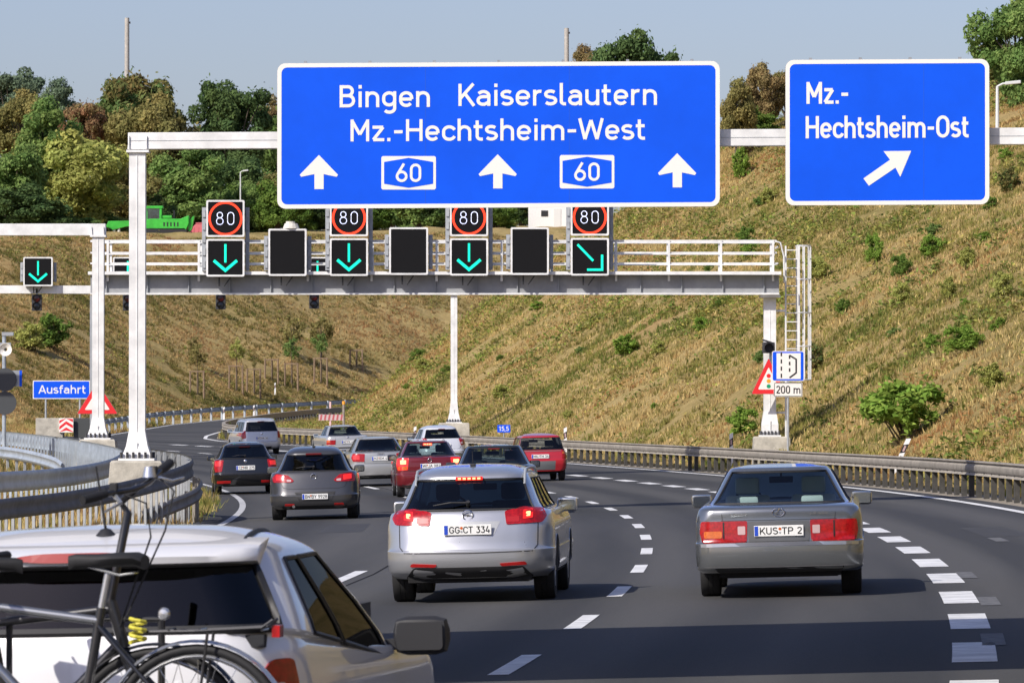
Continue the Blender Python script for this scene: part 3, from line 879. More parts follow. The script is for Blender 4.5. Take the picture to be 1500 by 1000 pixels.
def lane_signal(x0, x1, rows, Y, label, group, sc=1.0, brackets=True, name='lane_signal'):
    """signal made of stacked square displays; rows = list of (y0, y1, symbol)"""
    X0, X1 = pX(x0, Y), pX(x1, Y); wd = X1 - X0; cxx = (X0 + X1) / 2
    zb_ = pZ(rows[-1][1], Y)
    root = thing(name, label, 'signal', (cxx, Y, zb_), group=group)
    zt_ = pZ(rows[0][0], Y)
    for y0, y1, sym in rows:
        a, c = pZ(y1, Y), pZ(y0, Y); h = c - a; zc = (a + c) / 2
        hw = wd / 2
        MB().box((cxx, Y + .19, zc), (wd - .04, .36, h - .03)).build('housing', GREYH, root)
        pts_o = rrect(-hw, -h / 2, hw, h / 2, .05); pts_i = rrect(-hw + .055, -h / 2 + .055, hw - .055, h / 2 - .055, .03)
        n = len(pts_o)
        P = [Vector((cxx + p, Y - .03, zc + q)) for p, q in pts_o] + [Vector((cxx + p, Y - .03, zc + q)) for p, q in pts_i]
        P += [Vector((cxx + p, Y + .05, zc + q)) for p, q in pts_o] + [Vector((cxx + p, Y + .0, zc + q)) for p, q in pts_i]
        F = [(k, (k + 1) % n, n + (k + 1) % n, n + k) for k in range(n)] + [(k, 2 * n + k, 2 * n + (k + 1) % n, (k + 1) % n) for k in range(n)]
        F += [(n + k, n + (k + 1) % n, 3 * n + (k + 1) % n, 3 * n + k) for k in range(n)]
        MB().add(P, F).build('display_frame', WHITE, root)
        MB().prism([(p, q) for p, q in rrect(-hw + .05, -h / 2 + .05, hw - .05, h / 2 - .05, .03)], (cxx, Y - .006, zc), (1, 0, 0), (0, 0, 1), (0, .02, 0)).build('display_face', LED_FACE, root)
        u = wd / 56.0                       # one photo pixel of the near signals
        yo = Y - .010
        def strip(pl, t, m, nm, closed=False, dots=None):
            V, F2 = stroke_faces([(p[0] * u, p[1] * u) for p in pl], t * u, closed)
            return MB().add([(cxx + v.x, yo, zc + v.y) for v in V], F2).build(nm, m, root, fix=False)
        def dotted(pl, step, r, m, nm):
            """row of small square lamps along a polyline"""
            mb = MB()
            for p, q in zip(pl[:-1], pl[1:]):
                p = Vector(p); q = Vector(q); L_ = (q - p).length; nn = max(1, int(L_ / step))
                for i in range(nn + 1):
                    c_ = p + (q - p) * (i / nn)
                    mb.add([(cxx + (c_.x + a_) * u, yo - .002, zc + (c_.y + b_) * u) for a_, b_ in ((-r, -r), (r, -r), (r, r), (-r, r))], [(0, 1, 2, 3)])
            return mb.build(nm, m, root, fix=False)
        if sym == '80':
            ring = [(23.3 * math.cos(t), 23.3 * math.sin(t)) for t in np.linspace(0, 2 * math.pi, 45)[:-1]]
            strip(ring, 3.3, LED_RED, 'red_ring', closed=True)
            for ch, x_ in (('8', -8.2), ('0', 7.8)):
                g = GLYPH[ch][1]
                for s_ in g:
                    dotted([((p[0] - 2.4) * 3.05 + x_, (p[1] - 3.5) * 2.95) for p in s_], 1.3, .5, LED_WHITE, 'digit')
        if sym == 'down':
            strip([(0, 20), (0, -7)], 3.2, LED_GREEN, 'arrow_shaft')
            strip([(-17, -4), (0, -18.5), (17, -4)], 4.2, LED_GREEN, 'arrow_head')
        if sym == 'diag':
            strip([(-18, 18), (5, -6)], 3.3, LED_GREEN, 'arrow_shaft')
            strip([(-4, -19), (18, -19), (18, 3)], 3.3, LED_GREEN, 'arrow_head')
    if brackets:
        for s in (-1, 1):
            bx = cxx + s * (wd / 2 + .075)
            zz0, zz1 = zb_ + .18, zt_ - .22
            MB().box((bx, Y + (.14 if s < 0 else .26), (zz0 + zz1) / 2), (.13, .06, zz1 - zz0)).build('side_bracket', GREYH, root)
            nb = 5 if len(rows) > 1 else 3
            for i in range(nb):
                z = zz0 + (i + .5) * (zz1 - zz0) / nb
                MB().box((bx, Y + .09 if s < 0 else Y + .215, z), (.09, .05, .22)).build('hinge', GALV if s < 0 else GREYH, root)
        MB().bar((cxx - .2, Y + .2, zb_ - .02), (cxx - .2, Y + .2, zb_ - .3), .05, .05).build('cable', SBLACK, root)
        MB().bar((cxx + .15, Y + .2, zb_ - .02), (cxx - .05, Y + .2, zb_ - .3), .04, .04).build('cable', SBLACK, root)
    # struts that carry it on the girder
    for s in (-1, 1): MB().box((cxx + s * wd * .35, Y + .45, zb_ + .25), (.06, .3, .5)).build('support_arm', GREYH, root)
    fixp(root)
    return root
YD = YW - 1.12
lane_signal(302, 358, [(293, 347, '80'), (350, 405, 'down')], YD, 'leftmost red 80 display stacked over a green down arrow', None)
lane_signal(483, 539, [(292, 346, '80'), (349, 404, 'down')], YD, 'red 80 display over green down arrow, below the left half of the blue sign', None)
lane_signal(659, 715, [(292, 346, '80'), (349, 403.5, 'down')], YD, 'red 80 display over green down arrow between the two rightmost dark blank displays', None)
lane_signal(836, 892, [(291, 345, '80'), (348.5, 403.5, 'diag')], YD, 'red 80 display over a green arrow slanting down to the right', None)
lane_signal(393, 449, [(335, 404, None)], YD, 'dark blank display with a small white box on its top', None)
lane_signal(570, 627, [(333, 402.5, None)], YD, 'dark blank display, the middle one of the three on the walkway gantry', None)
lane_signal(748, 804, [(333, 402.5, None)], YD, 'dark blank display left of the slanted green arrow', None)
cb = thing('sensor_box', 'small off-white sensor box on top of the leftmost blank display', 'box', (pX(426, YD), YD + .15, pZ(335, YD)))
MB().cyl((pX(426, YD), YD + .15, pZ(334.5, YD)), (pX(426, YD), YD + .15, pZ(327, YD)), .26, .2, 14).build('body', mat('offwhite_cap', (.62, .60, .53), .7, var=.2), cb)
MB().cyl((pX(425, YD), YD + .15, pZ(327, YD)), (pX(425, YD), YD + .15, pZ(324, YD)), .14, .14, 14).build('lid', _mats['offwhite_cap'], cb)
fixp(cb)

def traffic_head(x, y0, y1, Y, label, group=None, wd=.42):
    X = pX(x, Y); a, c = pZ(y1, Y), pZ(y0, Y)
    root = thing('traffic_light', label, 'traffic light', (X, Y, a), group=group)
    MB().box((X, Y + .12, (a + c) / 2), (wd, .26, c - a)).build('housing', DARK, root, bevel=.02)
    MB().box((X, Y + .14, c + .12), (.08, .08, .26)).build('hanger', GALV, root)
    zs = (a + (c - a) * .74, a + (c - a) * .27)
    for z, m in zip(zs, (mat('lens_dark_red', (.05, .004, .004), .2), mat('lens_dark', (.008, .01, .014), .12))):
        MB().lathe([(wd * .36, 0), (wd * .33, -.03), (.001, -.045)], (X, Y - .012, z), 'Y', 16).build('lens', m, root, smooth=40)
        mb = MB(); P = []; F = []
        for yy in (-.012, -.2):
            for k in range(13):
                an = R(-10 + 200 * k / 12)
                P.append((X + wd * .42 * math.cos(an), Y + yy, z + wd * .42 * math.sin(an)))
        for k in range(12): F.append((k, k + 1, 14 + k, 13 + k))
        mb.add(P, F).build('visor', DARK, root)
    fixp(root)
    return root

# ------------------------------------------------------------------ farther lane signal gantry
YF = 218.0
fx = pX(665, YF)
fg = thing('far_gantry', 'thin white gantry seen through and behind the walkway gantry', 'gantry', (fx, YF, gz(fx, YF)))
flared_column(fg, fx, YF, pZ(618, YF), pZ(432, YF), .28, flare=1.9, fh=.9)
foundation(fg, fx, YF, pZ(619, YF), 1.3, 1.2, 1.4, .05)
MB().box((fx, YF, pZ(431, YF)), (.5, .5, .08)).build('cap_plate', WHITE, fg)
x0_, x1_ = -30.0, fx + .2
MB().add([(x, YF + dy, zz + (dz)) for x, zz in ((x0_, pZ(424, YF)), (x1_, pZ(427, YF))) for dy in (-.2, .2) for dz in (-.14, .2)],
         [(0, 1, 3, 2), (4, 6, 7, 5), (0, 4, 5, 1), (2, 3, 7, 6), (0, 2, 6, 4), (1, 5, 7, 3)]).build('beam', WHITE, fg)
flared_column(fg, x0_ + .2, YF, gz(x0_, YF) + .3, pZ(424, YF) - .14, .28, flare=1.9, fh=.9)
foundation(fg, x0_ + .2, YF, gz(x0_, YF) + .25, 1.3, 1.2, 1.2, .05)
fixp(fg)
for x, lab in ((55.5, 'small green down arrow display at the far left edge, on the farther gantry'), (187, 'green arrow display half hidden behind the tall white column'),
               (331, 'farther green arrow display hidden behind the leftmost stacked signal'), (465, 'farther green arrow display peeping out between two nearer displays')):
    lane_signal(x - 21.5, x + 21.5, [(376.5, 419, 'down')], YF - .62, lab, None, name='far_lane_signal')
traffic_head(53.5, 431, 455, YF - .3, 'black traffic light hanging under the farther gantry at the left edge')
traffic_head(187, 431, 455, YF - .3, 'black traffic light half hidden behind the tall white column')
traffic_head(323, 431, 453, YF - .3, 'black traffic light hanging under the gantry below the leftmost 80 display')
traffic_head(460, 430, 452, YF - .3, 'black traffic light hanging between the leftmost two stacked displays')

# ------------------------------------------------------------------ white frame at the far left
YL = 137.0
lx2 = pX(144, YL)
lg = thing('left_gantry', 'white steel frame at the left edge, shorter than the sign gantry', 'gantry', (lx2, YL, gz(lx2, YL)))
flared_column(lg, lx2, YL, pZ(641, YL), pZ(346, YL), .31, flare=1.75, fh=.55)
foundation(lg, lx2, YL, pZ(643, YL), .95, .9, 1.2)
MB().box((lx2, YL, pZ(346, YL)), (.42, .42, .05)).build('cap_plate', WHITE, lg)
MB().box((lx2 - 8, YL, pZ(336.5, YL)), (16.4, .32, .315)).build('beam', WHITE, lg, bevel=.012)
for dx in (-.17, .15): MB().prism([(-.02, -.16), (.02, -.16), (.0, .08)], (lx2 + dx, YL - .2, pZ(336.5, YL)), (1, 0, 0), (0, 0, 1), (0, .04, 0)).build('stiffener', WHITE, lg)
flared_column(lg, lx2 - 16, YL, gz(lx2 - 16, YL) + .3, pZ(346, YL), .31, flare=1.75, fh=.55)
foundation(lg, lx2 - 16, YL, gz(lx2 - 16, YL) + .26, .95, .9, 1.0)
fixp(lg)
# ------------------------------------------------------------------ guard rails
WPROF = [(0.0, .155), (.05, .135), (.08, .085), (.03, .04), (.02, 0), (.03, -.04), (.08, -.085), (.05, -.135), (0.0, -.155)]
BOXPROF = [(.16, .155), (.165, .13), (.10, .10), (.165, .05), (.165, -.05), (.11, -.10), (.16, -.155), (-.02, -.155), (-.02, .155)]
def path_interp(P, step):
    P = [Vector(p) for p in P]
    out = [P[0]]; acc = 0
    seg = []
    for a, b in zip(P[:-1], P[1:]):
        n = max(1, int(round((b - a).length / step)))
        for i in range(1, n + 1): out.append(a + (b - a) * (i / n))
    return out
def cat_path(P, n=8):
    P = [Vector(p) for p in P]; out = []
    for i in range(len(P) - 1):
        p0 = P[max(i - 1, 0)]; p1 = P[i]; p2 = P[i + 1]; p3 = P[min(i + 2, len(P) - 1)]
        for k in range(n):
            t = k / n
            out.append(0.5 * ((2 * p1) + (p2 - p0) * t + (2 * p0 - 5 * p1 + 4 * p2 - p3) * t * t + (3 * p1 - p0 - 3 * p2 + p3) * t ** 3))
    out.append(P[-1]); return out
def sweep(name, path, prof, m, root, closed_prof=False, smooth=50):
    n = len(prof); P = []; F = []
    for i, p in enumerate(path):
        d = (path[min(i + 1, len(path) - 1)] - path[max(i - 1, 0)]); d.z *= 1; d.normalize()
        s = Vector((-d.y, d.x, 0)).normalized()            # to the left of travel
        for a, b in prof: P.append(p + s * a + Vector((0, 0, b)))
    for i in range(len(path) - 1):
        for k in range(n if closed_prof else n - 1):
            F.append((i * n + k, i * n + (k + 1) % n, (i + 1) * n + (k + 1) % n, (i + 1) * n + k))
    if closed_prof: F += [tuple(range(n)), tuple(range((len(path) - 1) * n, len(path) * n))[::-1]]
    return MB().add(P, F).build(name, m, root, smooth=smooth)
def guard_rail(label, P, m=GALVD, pm=POSTM, post_step=1.33, prof=BOXPROF, closed=True, pw=(.1, .055), nseg=8, side=0.0, post_h=None, seams=True, loc=None, flip=False):
    if flip: prof = [(-a, b) for a, b in prof]
    path = cat_path(P, nseg)
    root = thing('guard_rail', label, 'guard rail', loc or (path[0].x, path[0].y, gz(path[0].x, path[0].y)))
    sweep('rail', path, prof, m, root, closed)
    L = 0; nxt = 0.4; seam_n = 0
    for a, b in zip(path[:-1], path[1:]):
        d = b - a; l = Vector((d.x, d.y, 0)).length
        while nxt <= L + l:
            t = (nxt - L) / max(l, 1e-6); p = a + d * t
            s = Vector((-d.y, d.x, 0)).normalized(); ang = math.atan2(d.y, d.x)
            zt_ = p.z - .02 if closed else p.z + .16; zb_ = gz(p.x, p.y) - .25
            if post_h: zb_ = p.z - post_h
            if zt_ - zb_ > .2:
                q = p + s * (.07 if closed else (-.06 if not flip else .06))
                MB().box((q.x, q.y, (zt_ + zb_) / 2), (pw[0], pw[1], zt_ - zb_), (0, 0, ang)).build('post', pm, root, fix=False)
            nxt += post_step
        L += l
    fixp(root)
    return root

# right-hand rail along the edge line and round the exit
ys = list(range(48, 262, 12)) + [268, 280, 292, 306, 325, 345, 365, 385]
PA = []
for y in ys:
    X = float(XA(y)) + 1.05
    PA.append((X, y, rz(X, y) + 0.62))
guard_rail('long grey guard rail at the foot of the grassy slope on the right', PA, post_step=1.33, pw=(.14, .11))

# pale steel rail on the far side of the exit ramp
PF_ = []
for y in (296, 305, 320, 340, 365, 390, 410, 430):
    X = float(XL(y)) - 1.1
    PF_.append((X, y, rz(X, y) + .72))
PF_[0] = (PF_[0][0] - .3, PF_[0][1], PF_[0][2])
guard_rail('bluish steel guard rail rising along the far side of the exit ramp', PF_, m=GALVB, pm=GALVB, post_step=4.0, prof=WPROF, closed=False, pw=(.14, .14), post_h=1.0)

def P3(x, y, Y): v = px(x, y, Y); return (v.x, v.y, v.z)
# rails on the left bank (photo pixels of the rail's middle, with the distance each stands at)
guard_rail('dark grey guard rail looping round the foot of the tall white column', [P3(-150, 770, 76), P3(-60, 756, 82), P3(0, 746, 86), P3(90, 735, 91), P3(170, 721, 96), P3(235, 705, 100), P3(272, 692, 103.5), P3(281, 684, 106), P3(268, 677, 108.5), P3(240, 672, 110), P3(214, 668, 112)],
           m=mat('dark_weathered_rail', (.17, .175, .175), .75, .1, var=.3, vscale=3), pm=GALV, post_step=.55, pw=(.05, .05), prof=[(a * .5, b * 1.15) for a, b in WPROF], closed=False, flip=True)
guard_rail('pale galvanised guard rail bending round the nose behind the tall column', [P3(-160, 716, 90), P3(-80, 711, 95), P3(0, 706, 100), P3(70, 701, 105), P3(125, 694, 110), P3(162, 685, 115), P3(178, 675, 119), P3(172, 668, 124), P3(140, 660, 132), P3(90, 651, 141), P3(40, 645, 147), P3(0, 641, 151), P3(-60, 637, 156)],
           m=GALVB, pm=GALVB, post_step=.55, pw=(.05, .05), prof=[(a * .5, b * 1.3) for a, b in WPROF], closed=False, flip=True)
guard_rail('inner guard rail at the left edge inside the pale looping rail', [P3(-80, 654, 138), P3(0, 662, 132), P3(40, 668, 128), P3(78, 678, 124), P3(92, 687, 120)],
           m=GALVB, pm=GALV, post_step=1.33, prof=[(a * .6, b) for a, b in WPROF], closed=False, flip=True)
guard_rail('sloping end of the left guard rail running down into the road edge', [P3(206, 760, 99), P3(250, 742, 101.5), P3(284, 727, 104), P3(294, 715, 107), P3(288, 708, 110)],
           m=GALVD, pm=GALVD, post_step=1.33, prof=[(a * .6, b) for a, b in WPROF], closed=False, flip=True)
# ------------------------------------------------------------------ cars
def pchip(vals, sub):
    """monotone cubic interpolation of key rows at unit spacing"""
    v = np.array(vals, float); n = len(v)
    d = v[1:] - v[:-1]
    m = np.zeros_like(v); m[0] = d[0]; m[-1] = d[-1]
    for i in range(1, n - 1):
        a, b = d[i - 1], d[i]
        same = a * b > 0
        with np.errstate(divide='ignore', invalid='ignore'):
            h = np.where(same, 2 * a * b / (a + b), 0)
        m[i] = np.nan_to_num(h)
    out = []
    for i in range(n - 1):
        for k in range(sub):
            t = k / sub
            out.append((2 * t**3 - 3 * t**2 + 1) * v[i] + (t**3 - 2 * t**2 + t) * m[i] + (-2 * t**3 + 3 * t**2) * v[i + 1] + (t**3 - t**2) * m[i + 1])
    out.append(v[-1]); return np.array(out)

NR, NC, NS, NFC, NF = 9, 7, 40, 6, 6
def half_ring(z, yr, yf, w_, cr, bow, bowf):
    P = []
    xs = max(w_ - cr, w_ * .15); cr = w_ - xs
    for i in range(NR):
        x = xs * i / (NR - 1); P.append((x, yr + bow * (x / w_) ** 2))
    y0 = yr + bow * (xs / w_) ** 2; y1 = y0 + cr * 1.25
    for i in range(1, NC + 1):
        a = R(90 * i / NC); P.append((xs + cr * math.sin(a), y1 - (y1 - y0) * math.cos(a)))
    crf = min(w_ * .6, max(cr * 1.8, .03)); xf = w_ - crf
    yb = yf - bowf * (xf / w_) ** 2; ya = yb - crf * .9
    for i in range(1, NS + 1):
        t = i / NS; P.append((w_ + .012 * math.sin(math.pi * t), y1 + (ya - y1) * t))
    for i in range(1, NFC + 1):
        a = R(90 * i / NFC); P.append((xf + crf * math.cos(a), ya + (yb - ya) * math.sin(a)))
    for i in range(1, NF + 1):
        x = xf * (1 - i / NF); P.append((x, yf - bowf * (x / w_) ** 2))
    return [(x, y, z) for x, y in P]

PLATE_W = mat('plate_white', (0.78, 0.78, 0.76), .4)
PLATE_B = mat('plate_blue', (0.02, 0.07, 0.5), .4)
RUBBER = mat('black_rubber', (0.012, 0.012, 0.013), .55)
TYRE = mat('tyre_rubber', (0.018, 0.018, 0.019), .85, var=.3, vscale=12)
RIMM = mat('alloy_rim', (0.45, 0.46, 0.48), .35, .7)
PLAST = mat('black_plastic', (0.016, 0.016, 0.018), .6)
TRIMG = mat('grey_bumper_plastic', (0.13, 0.135, 0.14), .65)
UNDER = mat('underbody', (0.008, 0.008, 0.009), .9)
SEATM = mat('seat_fabric', (0.022, 0.023, 0.026), .9)
LEATH = mat('grey_leather', (0.30, 0.33, 0.33), .7)
CHROME = mat('chrome', (0.75, 0.75, 0.76), .12, 1.0)
MIRROR = mat('mirror_glass', (0.55, 0.6, 0.62), .05, 1.0)
LREDM = mat('tail_light_red', (0.36, 0.006, 0.008), .2, coat=.35, var=.45, vscale=30)
LRED_ON = mat('tail_light_lit', (0.6, 0.01, 0.01), .2, emit=(1.0, .03, .012), estr=.55, coat=1, var=.3, vscale=30)
LBULB = mat('lit_bulb', (0.9, 0.2, 0.1), .2, emit=(1.0, .28, .12), estr=3.2)
LORANGE = mat('indicator_orange', (0.60, 0.12, 0.012), .2, coat=1, var=.25, vscale=30)
LWHITE = mat('reverse_lens', (0.52, 0.36, 0.36), .2, coat=1)
REFL = mat('red_reflector', (0.40, 0.012, 0.012), .25, coat=.5)
GLASS = glass_mat('car_glass', (0.62, 0.70, 0.70))
GLASSD = glass_mat('privacy_glass', (0.045, 0.05, 0.055))
GLASSM = glass_mat('tinted_glass', (0.42, 0.52, 0.51))
def paint(name, col, metal=.35, rough=.32):
    m = mat(name, col, rough, metal, coat=.9)
    t = m.node_tree; b = t.nodes['Principled BSDF']
    tc = t.nodes.new('ShaderNodeTexCoord'); n = t.nodes.new('ShaderNodeTexNoise'); n.inputs['Scale'].default_value = 2.2; n.inputs['Detail'].default_value = 5
    t.links.new(tc.outputs['Object'], n.inputs['Vector'])
    mr = t.nodes.new('ShaderNodeMapRange'); mr.inputs['To Min'].default_value = rough * .85; mr.inputs['To Max'].default_value = rough * 1.35
    t.links.new(n.outputs['Fac'], mr.inputs['Value']); t.links.new(mr.outputs[0], b.inputs['Roughness'])
    return m

def make_car(label, x, Y, spec, head=None, dz=0.0, name='car'):
    S = spec
    X = pX(x, Y); zg = rz(X, Y)
    sl = Xslope(Y) if head is None else head
    pitch = float((rise(Y + 2) - rise(Y - 2)) / 4) + TILT * sl
    root = thing(name, label, 'car', (X, Y, zg + dz), (pitch, -math.atan(TILT), -math.atan(sl)))
    keys = S['keys']; SUB = 4
    rows = pchip(keys, SUB)
    kb_, kt_ = S['kb'] * SUB, S['kt'] * SUB
    nl = len(rows)
    bow = S.get('bow', .07); bowf = S.get('bowf', .25)
    H = []
    for r in rows:
        kf = min(1.0, r[3] / (S['w'] * .6))
        H.append(half_ring(r[0], r[1], r[2], r[3], r[4], bow * kf, bowf * kf))
    ncol = len(H[0])
    axr, axf, Rw = S['axles'][0], S['axles'][1], S['wheel_r']
    Ra = Rw + .055
    def arch(p):
        x, y, z = p
        for ya in (axr, axf):
            d2 = Ra * Ra - (y - ya) ** 2
            if d2 > 0 and x > S['w'] * .72: z = max(z, Rw + math.sqrt(d2) * .98)
        return (x, y, z)
    low = int(np.searchsorted(rows[:, 0], Rw + Ra))
    for i in range(min(low + 1, nl)): H[i] = [arch(p) for p in H[i]]
    if 'belt_drop' in S:           # window line falling towards the front
        bd = S['belt_drop']
        for i in range(nl):
            kf = 1 - (i - kb_) / (kt_ - kb_) if i >= kb_ else (i - (kb_ - 12)) / 12
            if 0 < kf <= 1: H[i] = [(x, y, z - bd * kf * max(0, min(y, 3.2) - .3) / 2.9) for x, y, z in H[i]]
    # full ring: right half then mirrored left half (centre columns shared)
    full = []
    for h in H: full.append(h + [(-p[0], p[1], p[2]) for p in h[-2:0:-1]])
    nf = len(full[0])
    kb, kt = S['kb'] * SUB, S['kt'] * SUB
    rw = S.get('rw', NR + 2)
    wins = S.get('wins', [(6, 16), (17, 30)])
    s0 = NR + NC - 1
    def cell(i, j):
        """which part the quad between levels i,i+1 and columns j,j+1 belongs to"""
        jj = j if j < ncol - 1 else nf - 1 - j          # mirror
        if kb <= i < kt:
            if jj < rw: return 'rear_window'
            q = jj - s0
            for a, b_ in wins:
                if a <= q < b_: return 'side_window'
            if jj >= s0 + NS + 2: return 'windscreen'
        return 'body'
    V = [p for r in full for p in r]
    groups = {'body': [], 'rear_window': [], 'side_window_R': [], 'side_window_L': [], 'windscreen': []}
    for i in range(nl - 1):
        for j in range(nf):
            f = (i * nf + j, i * nf + (j + 1) % nf, (i + 1) * nf + (j + 1) % nf, (i + 1) * nf + j)
            c = cell(i, j)
            if c == 'side_window': c += '_R' if j < ncol - 1 else '_L'
            groups[c].append(f)
    groups['body'].append(tuple((nl - 1) * nf + j for j in range(nf)))
    pm = S['paint']
    def sub(nm, faces, m, smooth=38):
        used = sorted({v for f in faces for v in f}); mp = {v: k for k, v in enumerate(used)}
        return MB().add([V[v] for v in used], [tuple(mp[v] for v in f) for f in faces]).build(nm, m, root, smooth=smooth, fix=False)
    body = sub('body', groups['body'], pm)
    bvh_faces = [f for g in groups.values() for f in g]
    bvh = BVHTree.FromPolygons([Vector(p) for p in V], bvh_faces)
    gm = S.get('glass', GLASSM)
    for g, nm, m in (('rear_window', 'rear_window', S.get('rear_glass', gm)), ('side_window_R', 'side_window', gm), ('side_window_L', 'side_window', gm), ('windscreen', 'windscreen', S.get('screen_glass', GLASS))):
        if groups[g]: sub(nm, groups[g], m)
    # seals along the window openings
    def pt(i, j): return Vector(full[i][j % nf])
    def seal(cols, nm='window_seal', r=.011):
        a, b_ = cols
        loop = [pt(kb, j) for j in range(a, b_ + 1)] + [pt(i, b_) for i in range(kb + 1, kt + 1)] + [pt(kt, j) for j in range(b_ - 1, a - 1, -1)] + [pt(i, a) for i in range(kt - 1, kb, -1)]
        MB().tube(loop, r, 5, closed=True).build(nm, RUBBER, root, smooth=60)
    seal((-rw, rw), r=S.get('seal', .012))
    for a, b_ in wins:
        seal((s0 + a, s0 + b_)); seal((nf - s0 - b_, nf - s0 - a))
    # ---- things seen from behind, given as outlines in x (right) and z (up)
    def hit(xq, zq):
        h = bvh.ray_cast(Vector((xq, -3, zq)), Vector((0, 1, 0)))
        if h[0] is None or h[0].y > S.get('maxy', 2.2):
            h = bvh.find_nearest(Vector((xq, S.get('neary', .2), zq)))
        return h[0], (h[1] if h[1].y < 0 else -h[1])
    def patch(nm, poly, m, off=.004, parent=None, rd=.02, cuts=2, thick=.02):
        pl = round_poly(poly, rd) if rd else poly
        bm_ = bmesh.new()
        f = bm_.faces.new([bm_.verts.new((a, 0, c)) for a, c in pl])
        bmesh.ops.triangulate(bm_, faces=[f])
        for _ in range(cuts):
            es = [e for e in bm_.edges if e.calc_length() > .05]
            if es: bmesh.ops.subdivide_edges(bm_, edges=es, cuts=1)
            bmesh.ops.triangulate(bm_, faces=[f for f in bm_.faces if len(f.verts) > 3])
        bnd = [e for e in bm_.edges if len(e.link_faces) == 1]
        pos = {}
        for v in bm_.verts:
            h, n = hit(v.co.x, v.co.z); pos[v] = (h, n)
        ext = bmesh.ops.extrude_edge_only(bm_, edges=bnd)['geom']
        newv = [g for g in ext if isinstance(g, bmesh.types.BMVert)]
        base = {}
        for v in newv:
            h, n = hit(v.co.x, v.co.z); v.co = h - n * (thick - off)
        for v, (h, n) in pos.items(): v.co = h + n * off
        bmesh.ops.recalc_face_normals(bm_, faces=bm_.faces[:])
        me = bpy.data.meshes.new(nm); bm_.to_mesh(me); bm_.free()
        me.polygons.foreach_set('use_smooth', [True] * len(me.polygons)); me.set_sharp_from_angle(angle=R(45))
        return link_mesh(nm, me, m, parent or root)
    def line(nm, pts, wd, m, off=.003):
        pl = []
        for a, b_ in zip(pts[:-1], pts[1:]):
            n = max(1, int((Vector(b_) - Vector(a)).length / .06))
            for k in range(n): pl.append(tuple(Vector(a) + (Vector(b_) - Vector(a)) * (k / n)))
        pl.append(pts[-1])
        Vv, F = stroke_faces(pl, wd)
        P = []
        for v in Vv:
            h, n = hit(v.x, v.y); P.append(h + n * off)
        return MB().add(P, F).build(nm, m, root, fix=False)
    mir = lambda poly: [(-a, c) for a, c in poly[::-1]]
    for spec_l in S.get('lights', []):
        poly, m = spec_l[0], spec_l[1]
        subs = spec_l[2] if len(spec_l) > 2 else []
        for s in (0, 1):
            o = patch('tail_light', mir(poly) if s else poly, m, .012)
            for p2, m2 in subs: patch('lens', mir(p2) if s else p2, m2, .016, o, rd=.012, cuts=1)
    for nm, poly, m, off in S.get('patches', []): patch(nm, poly, m, off, rd=S.get('prd', .02))
    for nm, poly, m, off in S.get('mirror_patches', []):
        patch(nm, poly, m, off); patch(nm, mir(poly), m, off)
    for pts, wd in S.get('seams', []): line('panel_gap', pts, wd, PLAST)
    for pts, wd, m, nm in S.get('strips', []): line(nm, pts, wd, m, .006)
    # number plate
    if 'plate' in S:
        xc, zc, pw, ph, txt = S['plate']
        h, n = hit(xc, zc); yy = min(hit(xc - pw / 2, zc)[0].y, h.y, hit(xc, zc - ph / 2)[0].y, hit(xc, zc + ph / 2)[0].y) - .014
        pl = MB().box((xc, yy, zc), (pw, .012, ph)).build('number_plate', PLATE_W, root, bevel=.004)
        MB().box((xc - pw / 2 + .024, yy - .0065, zc), (.04, .003, ph - .012)).build('plate_band', PLATE_B, pl)
        letters(txt, xc - pw / 2 + .055, xc + pw / 2 - .012, zc - ph * .33, ph * .66, (0, yy - .0075, 0), (1, 0, 0), (0, 0, 1), (0, -1, 0), 1.05, SBLACK, pl)
        if S.get('seal_dots', True):
            i = txt.find(' '); adv = sum(GLYPH[c][0] for c in txt)
            xs_ = xc - pw / 2 + .055 + (pw - .067) * (sum(GLYPH[c][0] for c in txt[:i]) + 1.3) / adv
            MB().prism(circ(0, 0, .016, 12), (xs_, yy - .008, zc + .02), (1, 0, 0), (0, 0, 1), (0, .003, 0)).build('plate_seal', LORANGE, pl)
            MB().prism(circ(0, 0, .013, 12), (xs_, yy - .008, zc - .02), (1, 0, 0), (0, 0, 1), (0, .003, 0)).build('plate_seal', GALV, pl)
    if 'emblem' in S:
        xc, zc, r, kind = S['emblem']
        h, n = hit(xc, zc); yy = h.y - .012
        if kind == 'bolt':
            MB().tube([(xc + r * math.cos(a), yy, zc + r * math.sin(a)) for a in np.linspace(0, 2 * math.pi, 21)[:-1]], r * .17, 6, closed=True).build('emblem', CHROME, root, smooth=60)
            MB().prism([(-r * 1.0, r * .02), (r * .25, r * .25), (-r * .05, .0), (r * 1.0, -r * .02), (-r * .25, -r * .25), (r * .05, 0)], (xc, yy, zc), (1, 0, 0), (0, 0, 1), (0, .008, 0)).build('emblem', CHROME, root)
        elif kind == 'oval':
            MB().tube([(xc + r * 1.3 * math.cos(a), yy, zc + r * .92 * math.sin(a)) for a in np.linspace(0, 2 * math.pi, 25)[:-1]], r * .13, 6, closed=True).build('emblem', CHROME, root, smooth=60)
            MB().tube([(xc + r * .25, yy, zc + r * .8), (xc - r * .45, yy, zc - r * .35), (xc + r * .9, yy, zc - r * .35)], r * .13, 6).build('emblem', CHROME, root, smooth=60)
        elif kind == 'rings':
            for k in range(4):
                c0 = xc + (k - 1.5) * r * 1.35
                MB().tube([(c0 + r * math.cos(a), yy, zc + r * math.sin(a)) for a in np.linspace(0, 2 * math.pi, 15)[:-1]], r * .14, 5, closed=True).build('emblem', CHROME, root, smooth=60)
        else:
